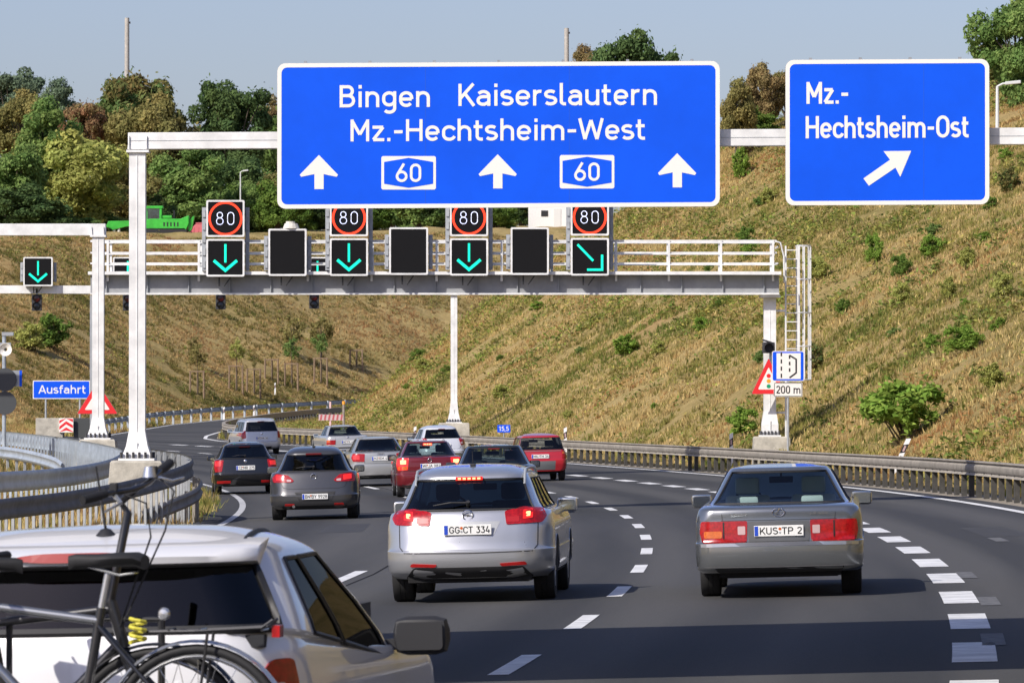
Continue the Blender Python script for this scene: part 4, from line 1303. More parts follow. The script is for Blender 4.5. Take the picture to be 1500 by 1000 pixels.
            MB().lathe([(.001, -.012), (r * .7, -.01), (r, 0), (r, .012)], (xc, yy + .006, zc), 'Y', 18).build('emblem', CHROME if kind == 'disc' else PLATE_W, root, smooth=50)
    # high brake light
    if 'third' in S:
        xc, zc, tw, th, on = S['third']
        h, n = hit(xc, zc)
        yy = h.y - .02
        o = MB().box((xc, yy, zc), (tw, .04, th)).build('high_brake_light', LRED_ON if on else mat('dark_brake_lens', (.12, .005, .006), .3), root, bevel=.006)
        if on:
            for k in range(5): MB().box((xc + (k - 2) * tw / 5.6, yy - .021, zc), (tw / 9, .004, th * .55)).build('led', LBULB, o)
    if 'wiper' in S:
        x0, z0, x1, z1 = S['wiper']
        h0, n0 = hit(x0, z0); h1, n1 = hit(x1, z1)
        MB().tube([h0 + n0 * .02, (h0 + h1) / 2 + n0 * .05, h1 + n1 * .03], [.014, .010, .006], 6).build('rear_wiper', PLAST, root)
        MB().cyl(h0 + n0 * .0, h0 + n0 * .04, .028, .022, 10).build('wiper_hub', PLAST, root)
    # wheels
    tw = S.get('tyre_w', .205); trk = S['w'] - tw / 2 - .025
    for ya in (axr, axf):
        for s in (-1, 1):
            xw = s * trk
            t_ = MB().lathe([(Rw * .66, -tw * .45), (Rw * .8, -tw * .5), (Rw * .96, -tw * .47), (Rw, -tw * .36), (Rw * 1.0, -tw * .13), (Rw * .985, -tw * .12), (Rw * .985, -tw * .1), (Rw, -tw * .09),
                              (Rw, tw * .09), (Rw * .985, tw * .1), (Rw * .985, tw * .12), (Rw, tw * .13), (Rw, tw * .36), (Rw * .96, tw * .47), (Rw * .8, tw * .5), (Rw * .66, tw * .45), (Rw * .66, -tw * .45)], (xw, ya, Rw), 'X', 30).build('wheel', TYRE, root, smooth=35)
            xo = xw + s * tw * .36
            rim = MB().lathe([(Rw * .66, -s * .06), (Rw * .64, s * .02), (Rw * .58, -s * .03), (.001, -s * .04)], (xo, ya, Rw), 'X', 24)
            for k in range(5):
                a = 2 * math.pi * k / 5
                rim.bar((xo + s * .015, ya, Rw), (xo + s * .015, ya + Rw * .6 * math.cos(a), Rw + Rw * .6 * math.sin(a)), .05, .02, up=(1, 0, 0))
            rim.build('rim', RIMM, t_, smooth=30)
    # underside, inner arches
    w_ = S['w']; Lc = S['L']
    ub = MB().box((0, Lc / 2, .32), (2 * w_ - .56, Lc - .5, .2))
    ub.box((0, .45, .30), (2 * w_ - .5, .5, .14))
    for ya in (axr, axf): ub.box((0, ya, Rw + .02), (2 * w_ - .5, .1, .1))
    ub.box((0, (axr + axf) / 2, .34), (2 * w_ - .1, axf - axr - 2 * Ra - .02, .12))
    for ya in (axr, axf):
        ub.box((0, ya, .62), (2 * w_ - .14, 2 * Ra + .1, .05))
    ub.build('underbody', UNDER, root)
    for ex in S.get('exhaust', []):
        MB().cyl((ex, .04, .28), (ex, .4, .28), .03, n=10).build('exhaust_pipe', mat('exhaust_steel', (.25, .24, .23), .35, .8), root)
    # mirrors
    ym, zm, ms = S['mirror']
    rb = rows[kb]
    for s in (-1, 1):
        xm = s * (rb[3] + .15 * ms + S.get('mirror_out', 0))
        o = MB().box((xm, ym + .05, zm), (.23 * ms, .13, .155 * ms)).build('door_mirror', S.get('mirror_mat', pm), root, smooth=50, bevel=S.get('mirror_round', .04))
        MB().prism(rrect(-.093 * ms, -.056 * ms, .093 * ms, .056 * ms, .02), (xm, ym - .018, zm), (1, 0, 0), (0, 0, 1), (0, .006, 0)).build('mirror_glass', S.get('mirror_glass', MIRROR), o)
        MB().bar((s * (rb[3] - .04), ym + .06, zm - .04), (xm - s * .05, ym + .06, zm - .03), .07, .05).build('mirror_arm', PLAST, o)
    # cabin
    yb0, yb1 = rb[1], rb[2]
    cab = MB().box((0, (yb0 + yb1) / 2, .42), (2 * w_ - .3, yb1 - yb0 - .3, .12))
    cab.box((0, yb1 - .25, rb[0] - .12), (2 * w_ - .4, .45, .22))
    if S.get('shelf', True): cab.box((0, yb0 + S.get('shelf_y', .35), rb[0] - .05), (2 * rb[3] - .22, .55, .05))
    cab.build('cabin_lining', S.get('cabin', SEATM), root)
    sm = S.get('seat', SEATM)
    fy = yb0 + S.get('front_seat', .58) * (yb1 - yb0); ry = yb0 + S.get('rear_seat', .30) * (yb1 - yb0)
    zs_ = rb[0] + .02
    for sx in (-.37, .37):
        o = MB().box((sx, fy, zs_ - .26), (.5, .13, .62), (-.2, 0, 0)).build('seat', sm, root, smooth=50, bevel=.05)
        MB().box((sx, fy - .09, zs_ + .15), (.27, .1, .19), (-.1, 0, 0)).build('headrest', sm, o, smooth=50, bevel=.04)
    o = MB().box((0, ry, zs_ - .33), (1.25, .14, .5), (-.25, 0, 0)).build('rear_seat', sm, root, smooth=50, bevel=.05)
    for sx in S.get('rear_heads', (-.36, .36)): MB().box((sx, ry - .08, zs_ - .02), (.25, .09, .13)).build('headrest', sm, o, smooth=50, bevel=.035)
    MB().tube([(-.37 + .18 * math.cos(a), fy + .62 + .05 * math.sin(a), zs_ - .08 + .18 * math.sin(a)) for a in np.linspace(0, 2 * math.pi, 17)[:-1]], .014, 6, closed=True).build('steering_wheel', PLAST, root)
    zt_ = rows[kt][0]; yf_ = rows[kt][2]
    MB().box((0, yf_ - .02, zt_ - .11), (.27, .04, .075)).build('rear_view_mirror', PLAST, root, bevel=.012)
    MB().box((0, yf_ + .0, zt_ - .03), (.02, .03, .1)).build('mirror_stalk', PLAST, root)
    # roof furniture
    def top(xq, yq):
        h = bvh.ray_cast(Vector((xq, yq, 3)), Vector((0, 0, -1)))
        return h[0].z if h[0] else 1.4
    if S.get('antenna'):
        ya, la = S['antenna']
        zz = top(0, ya)
        o = MB().box((0, ya, zz + .012), (.06, .09, .03)).build('antenna_base', PLAST, root, bevel=.01)
        MB().cyl((0, ya, zz + .02), (0, ya - la * .45, zz + la), .006, .003, 6).build('antenna_rod', PLAST, o)
    if S.get('roof_rails'):
        y0, y1, xr0 = S['roof_rails']
        for s in (-1, 1):
            pts = [(s * xr0, y0 + (y1 - y0) * t, top(s * xr0, y0 + (y1 - y0) * t) + (.045 if 0 < t < 1 else 0)) for t in (0, .04, .12, .3, .5, .7, .88, .96, 1)]
            MB().tube(pts, .016, 8).build('roof_rail', S.get('rail_mat', GALV), root, smooth=60)
    return root

def keys_hatch(L, w, H, zbelt, zhead, yb, yh, wb, wh, zbump=.55, ywh=None, zs=.27, cr=.30, tuck=.16):
    ywh = ywh or L * .60
    return [(zs, tuck, L - .15, w - .08, cr), (zs + .08, .04, L - .05, w - .015, cr), (zbump - .09, 0, L, w, cr), (zbump, .0, L, w, cr),
            (zbump + .014, .03, L - .02, w - .004, cr - .02), (.5 * (zbump + zbelt), .045 + .25 * yb, L - .15, w - .004, cr - .02),
            (zbelt - .10, .05 + .45 * yb, L - .55, w - .02, cr - .03), (zbelt - .02, .05 + .65 * yb, L - .95, w - .045, cr - .04),
            (zbelt + .01, .05 + .8 * yb, L - 1.15, wb, cr - .06),
            (zhead, yh, ywh, wh, cr - .11), (zhead + .045, yh + .02, ywh - .16, wh - .03, cr - .12),
            (H - .045, yh + .30, ywh - .42, wh - .14, cr - .14), (H - .010, yh + .75, ywh - .75, wh * .55, .12), (H, yh + 1.0, ywh - .95, .1, .04)]
def keys_sedan(L, w, H, ztr, zwin, zhead, ydeck, yh, wb, wh, zbump=.58, ywh=None, zs=.28, cr=.22, step=.05):
    ywh = ywh or L * .62
    return [(zs, .10, L - .12, w - .06, cr), (zs + .05, .02, L - .04, w - .01, cr), (zbump - .12, 0, L, w, cr), (zbump, .005, L - .01, w, cr),
            (zbump + .014, step, L - .05, w - .006, cr - .03), (.5 * (zbump + ztr), step + .01, L - .15, w - .008, cr - .03),
            (ztr - .10, step + .02, L - .5, w - .02, cr - .03), (ztr - .025, step + .04, L - .95, w - .045, cr - .03), (ztr, step + .10, L - 1.1, w - .075, cr - .04),
            (ztr + .018, step + .28, L - 1.2, w - .10, cr - .02), (zwin, ydeck, L - 1.35, wb - .015, cr + .04),
            (zhead, yh, ywh, wh - .03, cr + .06), (zhead + .045, yh + .07, ywh - .16, wh - .08, cr + .03),
            (H - .025, yh + .30, ywh - .4, wh - .16, cr - .07), (H - .006, yh + .62, ywh - .65, wh * .5, .1), (H, yh + .8, ywh - .8, .1, .04)]

# ---- silver estate car in the middle lane
P_SILV = paint('silver_paint', (0.50, 0.51, 0.53), .65, .27)
ins = dict(L=4.9, w=.925, keys=keys_hatch(4.9, .925, 1.50, 1.00, 1.335, .18, .52, .79, .645, .57, 3.05, .27, .42), kb=8, kt=9, rw=NR + 3, bow=.13, wins=[(2, 11), (12, 22), (23, 36)],
    axles=(1.02, 3.76), wheel_r=.335, tyre_w=.235, paint=P_SILV, glass=GLASSD, rear_glass=GLASSM, mirror=(2.95, 1.0, 1.0), mirror_mat=P_SILV,
    lights=[([(.40, .985), (.60, 1.03), (.80, 1.01), (.845, .93), (.80, .86), (.42, .845)], LREDM, [([(.60, .99), (.70, 1.0), (.70, .91), (.60, .90)], LRED_ON), ([(.63, .975), (.675, .98), (.675, .93), (.63, .925)], LBULB), ([(.43, .925), (.56, .93), (.56, .87), (.43, .87)], REFL)])],
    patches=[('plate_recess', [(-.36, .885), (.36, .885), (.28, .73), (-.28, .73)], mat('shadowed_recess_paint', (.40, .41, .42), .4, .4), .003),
             ('rear_valance', [(-.60, .395), (.60, .395), (.70, .28), (-.70, .28)], PLAST, .006)],
    mirror_patches=[('bumper_reflector', [(.34, .43), (.62, .445), (.64, .41), (.36, .40)], REFL, .010)],
    seams=[([(-.76, .86), (-.755, .62), (-.70, .555), (0, .545), (.70, .555), (.755, .62), (.76, .86)], .009), ([(-.80, 1.0), (-.78, .9)], .006), ([(.80, 1.0), (.78, .9)], .006)],
    plate=(0.0, .80, .52, .112, 'GG CT 334'), emblem=(0, .955, .055, 'bolt'), third=(0, 1.352, .30, .04, True), wiper=(.0, 1.075, -.38, 1.045),
    antenna=(1.15, .17), roof_rails=(.65, 2.9, .60), rear_seat=.34, front_seat=.60, cabin=LEATH, seal=.016)
c1 = make_car('silver estate car with lit brake lights, plate GG CT 334, in the middle lane', 687, 55.8, ins)

# ---- grey saloon in the right lane
P_LEX = paint('grey_green_metallic', (0.235, 0.248, 0.255), .75, .20)
P_TWO = paint('dark_lower_metallic', (0.085, 0.083, 0.078), .5, .28)
lex = dict(L=4.99, w=.905, keys=keys_sedan(4.99, .905, 1.425, .985, 1.005, 1.34, .88, 1.42, .775, .60, .60, 3.25, .28, .20, .055), kb=10, kt=11, rw=NR + 3, wins=[(4, 17), (18, 34)], bow=.09,
    axles=(1.15, 3.96), wheel_r=.325, tyre_w=.225, paint=P_LEX, glass=GLASS, rear_glass=glass_mat('clear_green_glass', (.80, .90, .88)), screen_glass=glass_mat('clear_glass', (.9, .95, .95)), mirror=(3.25, 1.0, 1.0), mirror_mat=P_LEX,
    lights=[([(.335, .835), (.83, .835), (.845, .72), (.82, .605), (.345, .61)], LREDM, [([(.36, .78), (.44, .78), (.44, .69), (.36, .69)], LWHITE), ([(.585, .828), (.60, .828), (.60, .612), (.585, .612)], RUBBER)])],
    patches=[('plate_recess', [(-.33, .832), (.33, .832), (.33, .612), (-.33, .612)], paint('boot_panel', (.12, .12, .12), .4, .35), .005),
             ('rear_valance', [(-.70, .335), (.70, .335), (.66, .285), (-.66, .285)], PLAST, .004), ('indicator', [(-.80, .73), (-.61, .73), (-.61, .655), (-.80, .655)], LORANGE, .018)],
    strips=[([(-.90, .578), (-.6, .582), (0, .584), (.6, .582), (.90, .578)], .035, mat('bumper_chrome', (.55, .55, .56), .2, .9), 'bumper_trim'), ([(-.80, .345), (0, .342), (.80, .345)], .012, _mats['bumper_chrome'], 'bumper_trim')],
    seams=[([(-.615, .975), (-.605, .84)], .007), ([(.615, .975), (.605, .84)], .007), ([(-.62, .842), (.62, .842)], .006)],
    plate=(0, .725, .53, .115, 'KUS TP 2'), emblem=(0, .925, .05, 'oval'), rear_seat=.30, front_seat=.58, seat=mat('pale_leather', (.42, .47, .47), .7), cabin=LEATH, shelf_y=.3, seal=.014)
c2 = make_car('grey saloon with wide red tail lights, plate KUS TP 2, in the right lane', 1143, 55.0, lex)
for txt, xa, xb in (('LEXUS', -.52, -.34), ('LS 400', .34, .53)):
    letters(txt, xa, xb, .895, .026, (0, .055 + .02, 0), (1, 0, 0), (0, 0, 1), (0, -1, 0), 1.1, CHROME, c2)

# ---- dark grey hatchback
P_GREY = paint('dark_grey_paint', (0.075, 0.075, 0.078), .5, .30)
ast = dict(L=4.42, w=.905, keys=keys_hatch(4.42, .905, 1.50, .98, 1.315, .20, .55, .76, .60, .50, 2.75, .22, .38), kb=8, kt=9, rw=NR + 3, wins=[(6, 17), (18, 33)], bow=.10,
    axles=(.86, 3.55), wheel_r=.33, tyre_w=.225, paint=P_GREY, glass=GLASSD, rear_glass=GLASSM, mirror=(2.75, 1.0, .95), mirror_mat=P_GREY,
    lights=[([(.40, .80), (.52, .91), (.76, .945), (.84, .87), (.82, .77), (.45, .765)], LREDM, [([(.46, .82), (.55, .83), (.55, .78), (.46, .78)], LWHITE), ([(.60, .90), (.76, .92), (.76, .82), (.60, .80)], LRED_ON)])],
    patches=[('plate_recess', [(-.40, .57), (.44, .57), (.36, .38), (-.30, .38)], PLAST, .004), ('rear_valance', [(-.68, .30), (.68, .30), (.60, .22), (-.60, .22)], PLAST, .006)],
    mirror_patches=[('bumper_reflector', [(.40, .335), (.60, .335), (.60, .295), (.40, .295)], REFL, .008)],
    seams=[([(-.70, .80), (-.62, .66), (-.5, .635), (.5, .635), (.62, .66), (.70, .80)], .008)],
    plate=(.02, .475, .52, .11, 'BN BY 9928'), emblem=(0, .885, .055, 'bolt'), third=(0, 1.335, .32, .035, False), wiper=(0, 1.06, -.36, 1.03), antenna=(1.0, .17), exhaust=(-.42,))
c3 = make_car('dark grey metallic hatchback in the left lane, plate low in its bumper', 461, 104, ast)

# ---- black liftback
P_BLK = paint('black_paint', (0.010, 0.010, 0.011), .2, .22)
oct_ = dict(L=4.57, w=.885, keys=keys_hatch(4.57, .885, 1.46, .99, 1.31, .10, .62, .74, .58, .56, 2.85, .24, .26), kb=8, kt=9, rw=NR + 2, wins=[(6, 17), (18, 33)],
    axles=(.95, 3.53), wheel_r=.32, paint=P_BLK, glass=GLASSD, rear_glass=glass_mat('green_tint_glass', (.35, .62, .56)), mirror=(2.85, 1.0, .95), mirror_mat=P_BLK,
    lights=[([(.60, .955), (.84, .955), (.865, .80), (.84, .63), (.66, .64), (.63, .78)], LREDM, [([(.66, .92), (.82, .92), (.83, .80), (.68, .80)], LRED_ON)])],
    patches=[('rear_valance', [(-.66, .28), (.66, .28), (.60, .24), (-.60, .24)], PLAST, .006)],
    mirror_patches=[('bumper_reflector', [(.42, .385), (.80, .385), (.80, .315), (.42, .315)], REFL, .008)],
    seams=[([(-.62, .9), (-.60, .58), (.60, .58), (.62, .9)], .007)],
    plate=(0, .735, .52, .12, 'TZ MR 275'), emblem=(0, .915, .045, 'disc'), third=(0, 1.315, .30, .04, False), wiper=(0, 1.06, -.36, 1.03))
c4 = make_car('black liftback with plate between its tail lights, leftmost car on the road', 361, 142, oct_)

# ---- farther cars
P_SIL2 = paint('pale_silver_paint', (0.55, 0.56, 0.58), .4, .33)
van = dict(L=4.4, w=.865, keys=keys_hatch(4.4, .865, 1.60, 1.02, 1.43, .08, .32, .78, .66, .56, 3.0, .26, .26), kb=8, kt=9, rw=NR + 2, wins=[(2, 11), (12, 22), (23, 36)],
    axles=(.85, 3.55), wheel_r=.315, paint=P_SIL2, glass=GLASSD, rear_glass=GLASSD, mirror=(3.0, 1.03, 1.0), mirror_mat=P_SIL2,
    lights=[([(.70, 1.05), (.85, 1.05), (.87, .86), (.84, .70), (.70, .74)], LREDM)], seams=[([(-.68, .7), (-.66, .58), (.66, .58), (.68, .7)], .008)],
    patches=[('rear_valance', [(-.75, .36), (.75, .36), (.68, .27), (-.68, .27)], PLAST, .006)],
    plate=(.0, .73, .52, .12, 'MZ AR 36'), emblem=(0, .92, .05, 'disc'), roof_rails=(.5, 2.8, .60), third=(0, 1.45, .3, .03, False))
c5 = make_car('silver people carrier, the farthest car on the left', 385, 224, van)
bmw = dict(L=4.47, w=.87, keys=keys_sedan(4.47, .87, 1.42, .985, 1.01, 1.345, .72, 1.22, .74, .58, .60, 2.9, .28, .20, .05), kb=10, kt=11, rw=NR + 3, wins=[(5, 17), (18, 34)],
    axles=(1.0, 3.72), wheel_r=.315, paint=paint('silver_beige_paint', (.47, .47, .46), .45, .33), glass=GLASSD, rear_glass=GLASSM, mirror=(2.9, 1.0, .95),
    lights=[([(.50, .835), (.84, .835), (.85, .65), (.52, .65)], LREDM, [([(.72, .825), (.83, .825), (.83, .75), (.72, .75)], LORANGE)])],
    strips=[([(-.86, .52), (0, .525), (.86, .52)], .05, PLAST, 'bumper_trim')], seams=[([(-.50, .97), (-.50, .64), (.50, .64), (.50, .97)], .008)],
    plate=(0, .755, .52, .12, 'MZ FK 68'), emblem=(0, .93, .04, 'disc'))
c6 = make_car('pale silver saloon with a black bumper strip, near the far guard rail', 511, 205, bmw)
aud = dict(L=4.8, w=.905, keys=keys_sedan(4.8, .905, 1.45, 1.00, 1.03, 1.37, .78, 1.35, .77, .60, .62, 3.1, .28, .26, .05), kb=10, kt=11, rw=NR + 3, wins=[(5, 17), (18, 34)], bow=.11,
    axles=(1.05, 3.8), wheel_r=.32, paint=paint('warm_silver_paint', (.40, .40, .39), .5, .30), glass=GLASSD, rear_glass=GLASSM, mirror=(3.1, 1.02, .95),
    lights=[([(.46, .96), (.80, .97), (.85, .85), (.80, .74), (.48, .73)], LREDM, [([(.62, .92), (.80, .92), (.80, .80), (.62, .80)], LRED_ON)])],
    seams=[([(-.50, .98), (-.47, .68), (.47, .68), (.50, .98)], .008)], patches=[('rear_valance', [(-.75, .34), (.75, .34), (.68, .29), (-.68, .29)], PLAST, .006)],
    plate=(0, .82, .52, .115, 'MZ EM 40'), emblem=(0, .945, .035, 'rings'))
c7 = make_car('silver-grey saloon with four-ring emblem, left of the dark red saloon', 559, 150, aud)
red = dict(L=4.25, w=.855, keys=keys_sedan(4.25, .855, 1.43, 1.01, 1.04, 1.355, .62, 1.12, .73, .58, .58, 2.75, .26, .22, .05), kb=10, kt=11, rw=NR + 3, wins=[(5, 17), (18, 34)],
    axles=(.85, 3.46), wheel_r=.305, paint=paint('dark_red_paint', (.16, .008, .014), .35, .28), glass=GLASSD, rear_glass=GLASSM, mirror=(2.75, 1.0, .95), mirror_mat=PLAST,
    lights=[([(.53, .985), (.81, .985), (.835, .82), (.80, .68), (.56, .69)], LRED_ON, [([(.57, .78), (.79, .78), (.79, .70), (.58, .70)], LORANGE), ([(.60, .94), (.74, .94), (.74, .84), (.60, .84)], LBULB)])],
    seams=[([(-.55, .95), (-.53, .66), (.53, .66), (.55, .95)], .008)], patches=[('rear_valance', [(-.72, .33), (.72, .33), (.66, .27), (-.66, .27)], PLAST, .006)],
    plate=(.02, .785, .52, .115, 'WI JA 982'), emblem=(0, .93, .05, 'bolt'), third=(0, 1.33, .24, .06, True))
c8 = make_car('dark red saloon with glowing brake lights in the middle lane', 631, 130, red)
drk = dict(L=4.4, w=.875, keys=keys_sedan(4.4, .875, 1.43, 1.00, 1.03, 1.36, .62, 1.18, .75, .60, .58, 2.85, .27, .24, .05), kb=10, kt=11, rw=NR + 3, wins=[(5, 17), (18, 34)],
    axles=(.9, 3.5), wheel_r=.315, paint=paint('dark_blue_green_paint', (.022, .030, .034), .4, .28), glass=GLASSD, rear_glass=GLASSM, mirror=(2.85, 1.0, .95), mirror_mat=PLAST,
    lights=[([(.52, .95), (.82, .96), (.85, .82), (.80, .72), (.55, .72)], LREDM, [([(.60, .79), (.79, .79), (.79, .73), (.60, .73)], LORANGE)])],
    seams=[([(-.55, .95), (-.53, .66), (.53, .66), (.55, .95)], .008)], plate=(0, .80, .52, .115, 'MZ KL 51'), third=(0, 1.345, .24, .03, False))
c9 = make_car('dark blue-green saloon mostly hidden behind the silver estate car', 727, 104, drk)
cor = dict(L=4.0, w=.86, keys=keys_hatch(4.0, .86, 1.49, 1.0, 1.33, .16, .50, .74, .60, .55, 2.55, .26, .36), kb=8, kt=9, rw=NR + 3, wins=[(6, 17), (18, 33)], bow=.12,
    axles=(.75, 3.26), wheel_r=.305, paint=paint('bluish_white_paint', (.66, .68, .72), .2, .33), glass=GLASSD, rear_glass=glass_mat('clear_hatch_glass', (.62, .66, .64)), screen_glass=glass_mat('clear_glass2', (.8, .84, .84)), mirror=(2.55, 1.0, .95), mirror_mat=PLAST,
    lights=[([(.58, .98), (.74, 1.04), (.84, .96), (.83, .78), (.66, .74)], LREDM, [([(.64, .86), (.74, .88), (.74, .80), (.66, .79)], LWHITE)])],
    seams=[([(-.68, .74), (-.60, .62), (.60, .62), (.68, .74)], .008)], plate=(0, .76, .52, .115, 'MZ RS 84'), emblem=(0, .93, .05, 'bolt'), third=(0, 1.35, .25, .03, False))
c10 = make_car('white small hatchback with a clear rear window, just behind the thin white mast', 651, 188, cor)
P_RED = paint('bright_red_paint', (.42, .012, .022), .1, .35)
pol = dict(L=3.75, w=.745, keys=keys_hatch(3.75, .745, 1.42, .93, 1.29, .05, .26, .68, .58, .62, 2.45, .30, .16, .06), kb=8, kt=9, rw=NR + 3, wins=[(3, 14), (15, 33)], bow=.035,
    axles=(.62, 2.95), wheel_r=.28, tyre_w=.17, paint=P_RED, glass=GLASSM, rear_glass=glass_mat('clear_hatch_glass2', (.60, .62, .58)), screen_glass=glass_mat('clear_glass3', (.8, .84, .84)), mirror=(2.4, .95, .85), mirror_mat=PLAST,
    lights=[([(.60, .88), (.735, .88), (.74, .66), (.60, .66)], LREDM, [([(.61, .87), (.73, .87), (.73, .80), (.61, .80)], LORANGE)])],
    patches=[('bumper_cover', [(-.745, .60), (.745, .60), (.73, .34), (-.73, .34)], TRIMG, .012)], strips=[([(-.58, .90), (.58, .90)], .018, TRIMG, 'trim_strip')],
    plate=(-.05, .74, .52, .115, 'MIL TH 36'), third=None)
del pol['third']
c11 = make_car('small square-backed red hatchback with a grey bumper near the right guard rail', 795, 152, pol)

# ---- white people carrier in the left foreground
P_WHITE = paint('white_paint', (0.72, 0.72, 0.73), .05, .30)
wht = dict(L=4.35, w=.885, keys=keys_hatch(4.35, .885, 1.635, 1.215, 1.485, .10, .26, .865, .74, .58, 2.95, .27, .36)[:9] + [(1.485, .27, 1.95, .74, .30), (1.53, .29, 1.78, .705, .30), (1.585, .46, 1.50, .60, .28), (1.622, .68, 1.22, .42, .22), (1.634, .84, 1.02, .1, .05)], kb=8, kt=9, rw=NR + 3, wins=[(3, 14), (15, 37)], bow=.09,
    axles=(.85, 3.5), wheel_r=.32, paint=P_WHITE, glass=glass_mat('dark_side_glass', (.03, .033, .036), .22), rear_glass=GLASSD, mirror=(2.6, 1.08, 1.1), mirror_mat=PLAST, mirror_out=-.03, mirror_round=.062, mirror_glass=PLAST,
    lights=[([(.73, .82), (.73, 1.03), (.77, 1.10), (.835, 1.10), (.852, 1.0), (.85, .80)], LREDM, [([(.76, 1.0), (.81, 1.01), (.815, .95), (.76, .94)], LWHITE)])],
    seams=[([(-.72, .8), (-.68, .62), (.68, .62), (.72, .8)], .008)], plate=(0, .86, .52, .115, 'MZ AH 72'), shelf=True, seal=.02, belt_drop=.30)
c12 = make_car('white people carrier in the left foreground carrying bicycles on its tailgate', 108, 20.2, wht, head=0.14)
wk = wht['keys']
# roof spoiler lip with the long brake light, roof gutters, antenna
P = []; F = []
xs = np.linspace(-1, 1, 25)
for q in xs:
    xq = q * .70
    yq = .26 + .06 * q * q + .05 * abs(q) ** 6
    fd = 1 - abs(q) ** 5
    P += [(xq, yq - .09 * fd + .02, 1.490 + .0 * fd), (xq, yq - .10 * fd + .02, 1.505 + .012 * fd), (xq, yq - .05 * fd + .04, 1.535 + .014 * fd), (xq, yq + .10, 1.552 + .012 * fd), (xq, yq + .30, 1.575 + .008 * fd), (xq, yq + .08, 1.47)]
n = 6
for i in range(len(xs) - 1):
    for k in range(n): F.append((i * n + k, i * n + (k + 1) % n, (i + 1) * n + (k + 1) % n, (i + 1) * n + k))
F += [tuple(range(n)), tuple(range((len(xs) - 1) * n, len(xs) * n))[::-1]]
sp = MB().add(P, F).build('roof_spoiler', P_WHITE, c12, smooth=60)
P = []; F = []
for k, t in enumerate(np.linspace(-1, 1, 13)):
    yq = .26 + .06 * (t * .26 / .70) ** 2 - .088
    hh = .021 * (1 - .85 * abs(t) ** 4)
    P += [(t * .26, yq, 1.518 - hh + .004), (t * .26, yq + .012, 1.518 + hh)]
F = [(2 * i, 2 * i + 1, 2 * i + 3, 2 * i + 2) for i in range(12)]
P2 = [(a, b_ + .03, c) for a, b_, c in P]
mb = MB().add(P + P2, F + [(a + 26, b_ + 26, c + 26, d + 26) for a, b_, c, d in F])
mb.add([], [])
mb.build('high_brake_light', mat('dark_red_lens', (.26, .006, .008), .45, spec=.3), sp)
bo = [c for c in c12.children if c.name.split('.')[0] == 'body'][0].data
bt = BVHTree.FromPolygons([v.co.copy() for v in bo.vertices], [tuple(q.vertices) for q in bo.polygons])
for s in (-1, 1):
    pts = []
    for k in range(9):
        h = bt.ray_cast(Vector((s * (.62 - .008 * k), .50 + .12 * k, 3)), Vector((0, 0, -1)))
        if h[0] is not None: pts.append(h[0] + Vector((0, 0, .002)))
    MB().tube(pts, .012, 6).build('roof_gutter', PLAST, c12)
ab = MB().lathe([(.001, .05), (.02, .045), (.05, .012), (.058, 0)], (.05, .55, 1.580), 'Z', 14).build('antenna_base', PLAST, c12, smooth=50)
MB().cyl((.05, .55, 1.620), (.045, .42, 1.880), .006, .004, 6).build('antenna_rod', PLAST, ab)
# ------------------------------------------------------------------ roadside signs, posts, machines
def ray_ground(x, y, Y0=60, Y1=620, step=.5):
    """first point of the ground seen at photo pixel (x, y) beyond distance Y0"""
    Y = np.arange(Y0, Y1, step)
    X = (x - 750) * Y / FPX; Z = CAMZ - (y - HOR) * Y / FPX
    g = ground(X, Y)
    k = np.argwhere(Z <= g + .01)
    i = int(k[0][0]) if len(k) else len(Y) - 1
    return Vector((float(X[i]), float(Y[i]), float(g[i])))
def crest_Y(x, Y0=330, Y1=600):
    """distance of the far skyline of the ground in photo column x"""
    Y = np.arange(Y0, Y1, 1.0); g = ground((x - 750) * Y / FPX, Y)
    return float(Y[int(np.argmax((g - CAMZ) / Y))])
def beside_rail(x, off=2.0, Y0=60, Y1=300):
    Y = np.arange(Y0, Y1, .25)
    d = (x - 750) * Y / FPX - (XA(Y) + off)
    k = np.argwhere(d >= 0); i = int(k[0][0])
    X = float((x - 750) * Y[i] / FPX)
    return Vector((X, float(Y[i]), gz(X, float(Y[i]))))

DELW = mat('delineator_white', (.80, .80, .79), .5)
def delineator(p, label, lean=0.0, h=1.02):
    root = thing('delineator_post', label, 'post', p, (0, lean, 0), group='roadside delineator posts')
    prof = [(-.06, -.05), (.06, -.05), (.035, .06), (-.035, .06)]
    MB().prism(prof, (0, 0, -.2), (1, 0, 0), (0, 1, 0), (0, 0, h + .12)).build('post_body', DELW, root)
    P = [(-.06, -.05, h - .08), (.06, -.05, h - .08), (.035, .06, h - .08), (-.035, .06, h - .08), (-.06, -.05, h + .0), (.06, -.05, h + .05), (.035, .06, h + .05), (-.035, .06, h + .0)]
    MB().add(P, [(3, 2, 1, 0), (4, 5, 6, 7), (0, 1, 5, 4), (1, 2, 6, 5), (2, 3, 7, 6), (3, 0, 4, 7)]).build('post_tip', DELW, root)
    MB().add([(-.062, -.053, h - .42), (.062, -.053, h - .34), (.037, .063, h - .34), (-.037, .063, h - .42), (-.062, -.053, h - .18), (.062, -.053, h - .10), (.037, .063, h - .10), (-.037, .063, h - .18)],
             [(3, 2, 1, 0), (4, 5, 6, 7), (0, 1, 5, 4), (1, 2, 6, 5), (2, 3, 7, 6), (3, 0, 4, 7)]).build('black_band', SBLACK, root)
    MB().box((0, -.055, h - .26), (.05, .006, .16)).build('reflector', LWHITE, root)
    return root
delineator(beside_rail(608), 'white delineator post left of the thin white mast, behind the rail')
delineator(beside_rail(828), 'white delineator post behind the rail just right of the red hatchback')
delineator(beside_rail(1071), 'white delineator post behind the rail left of the walkway gantry column')
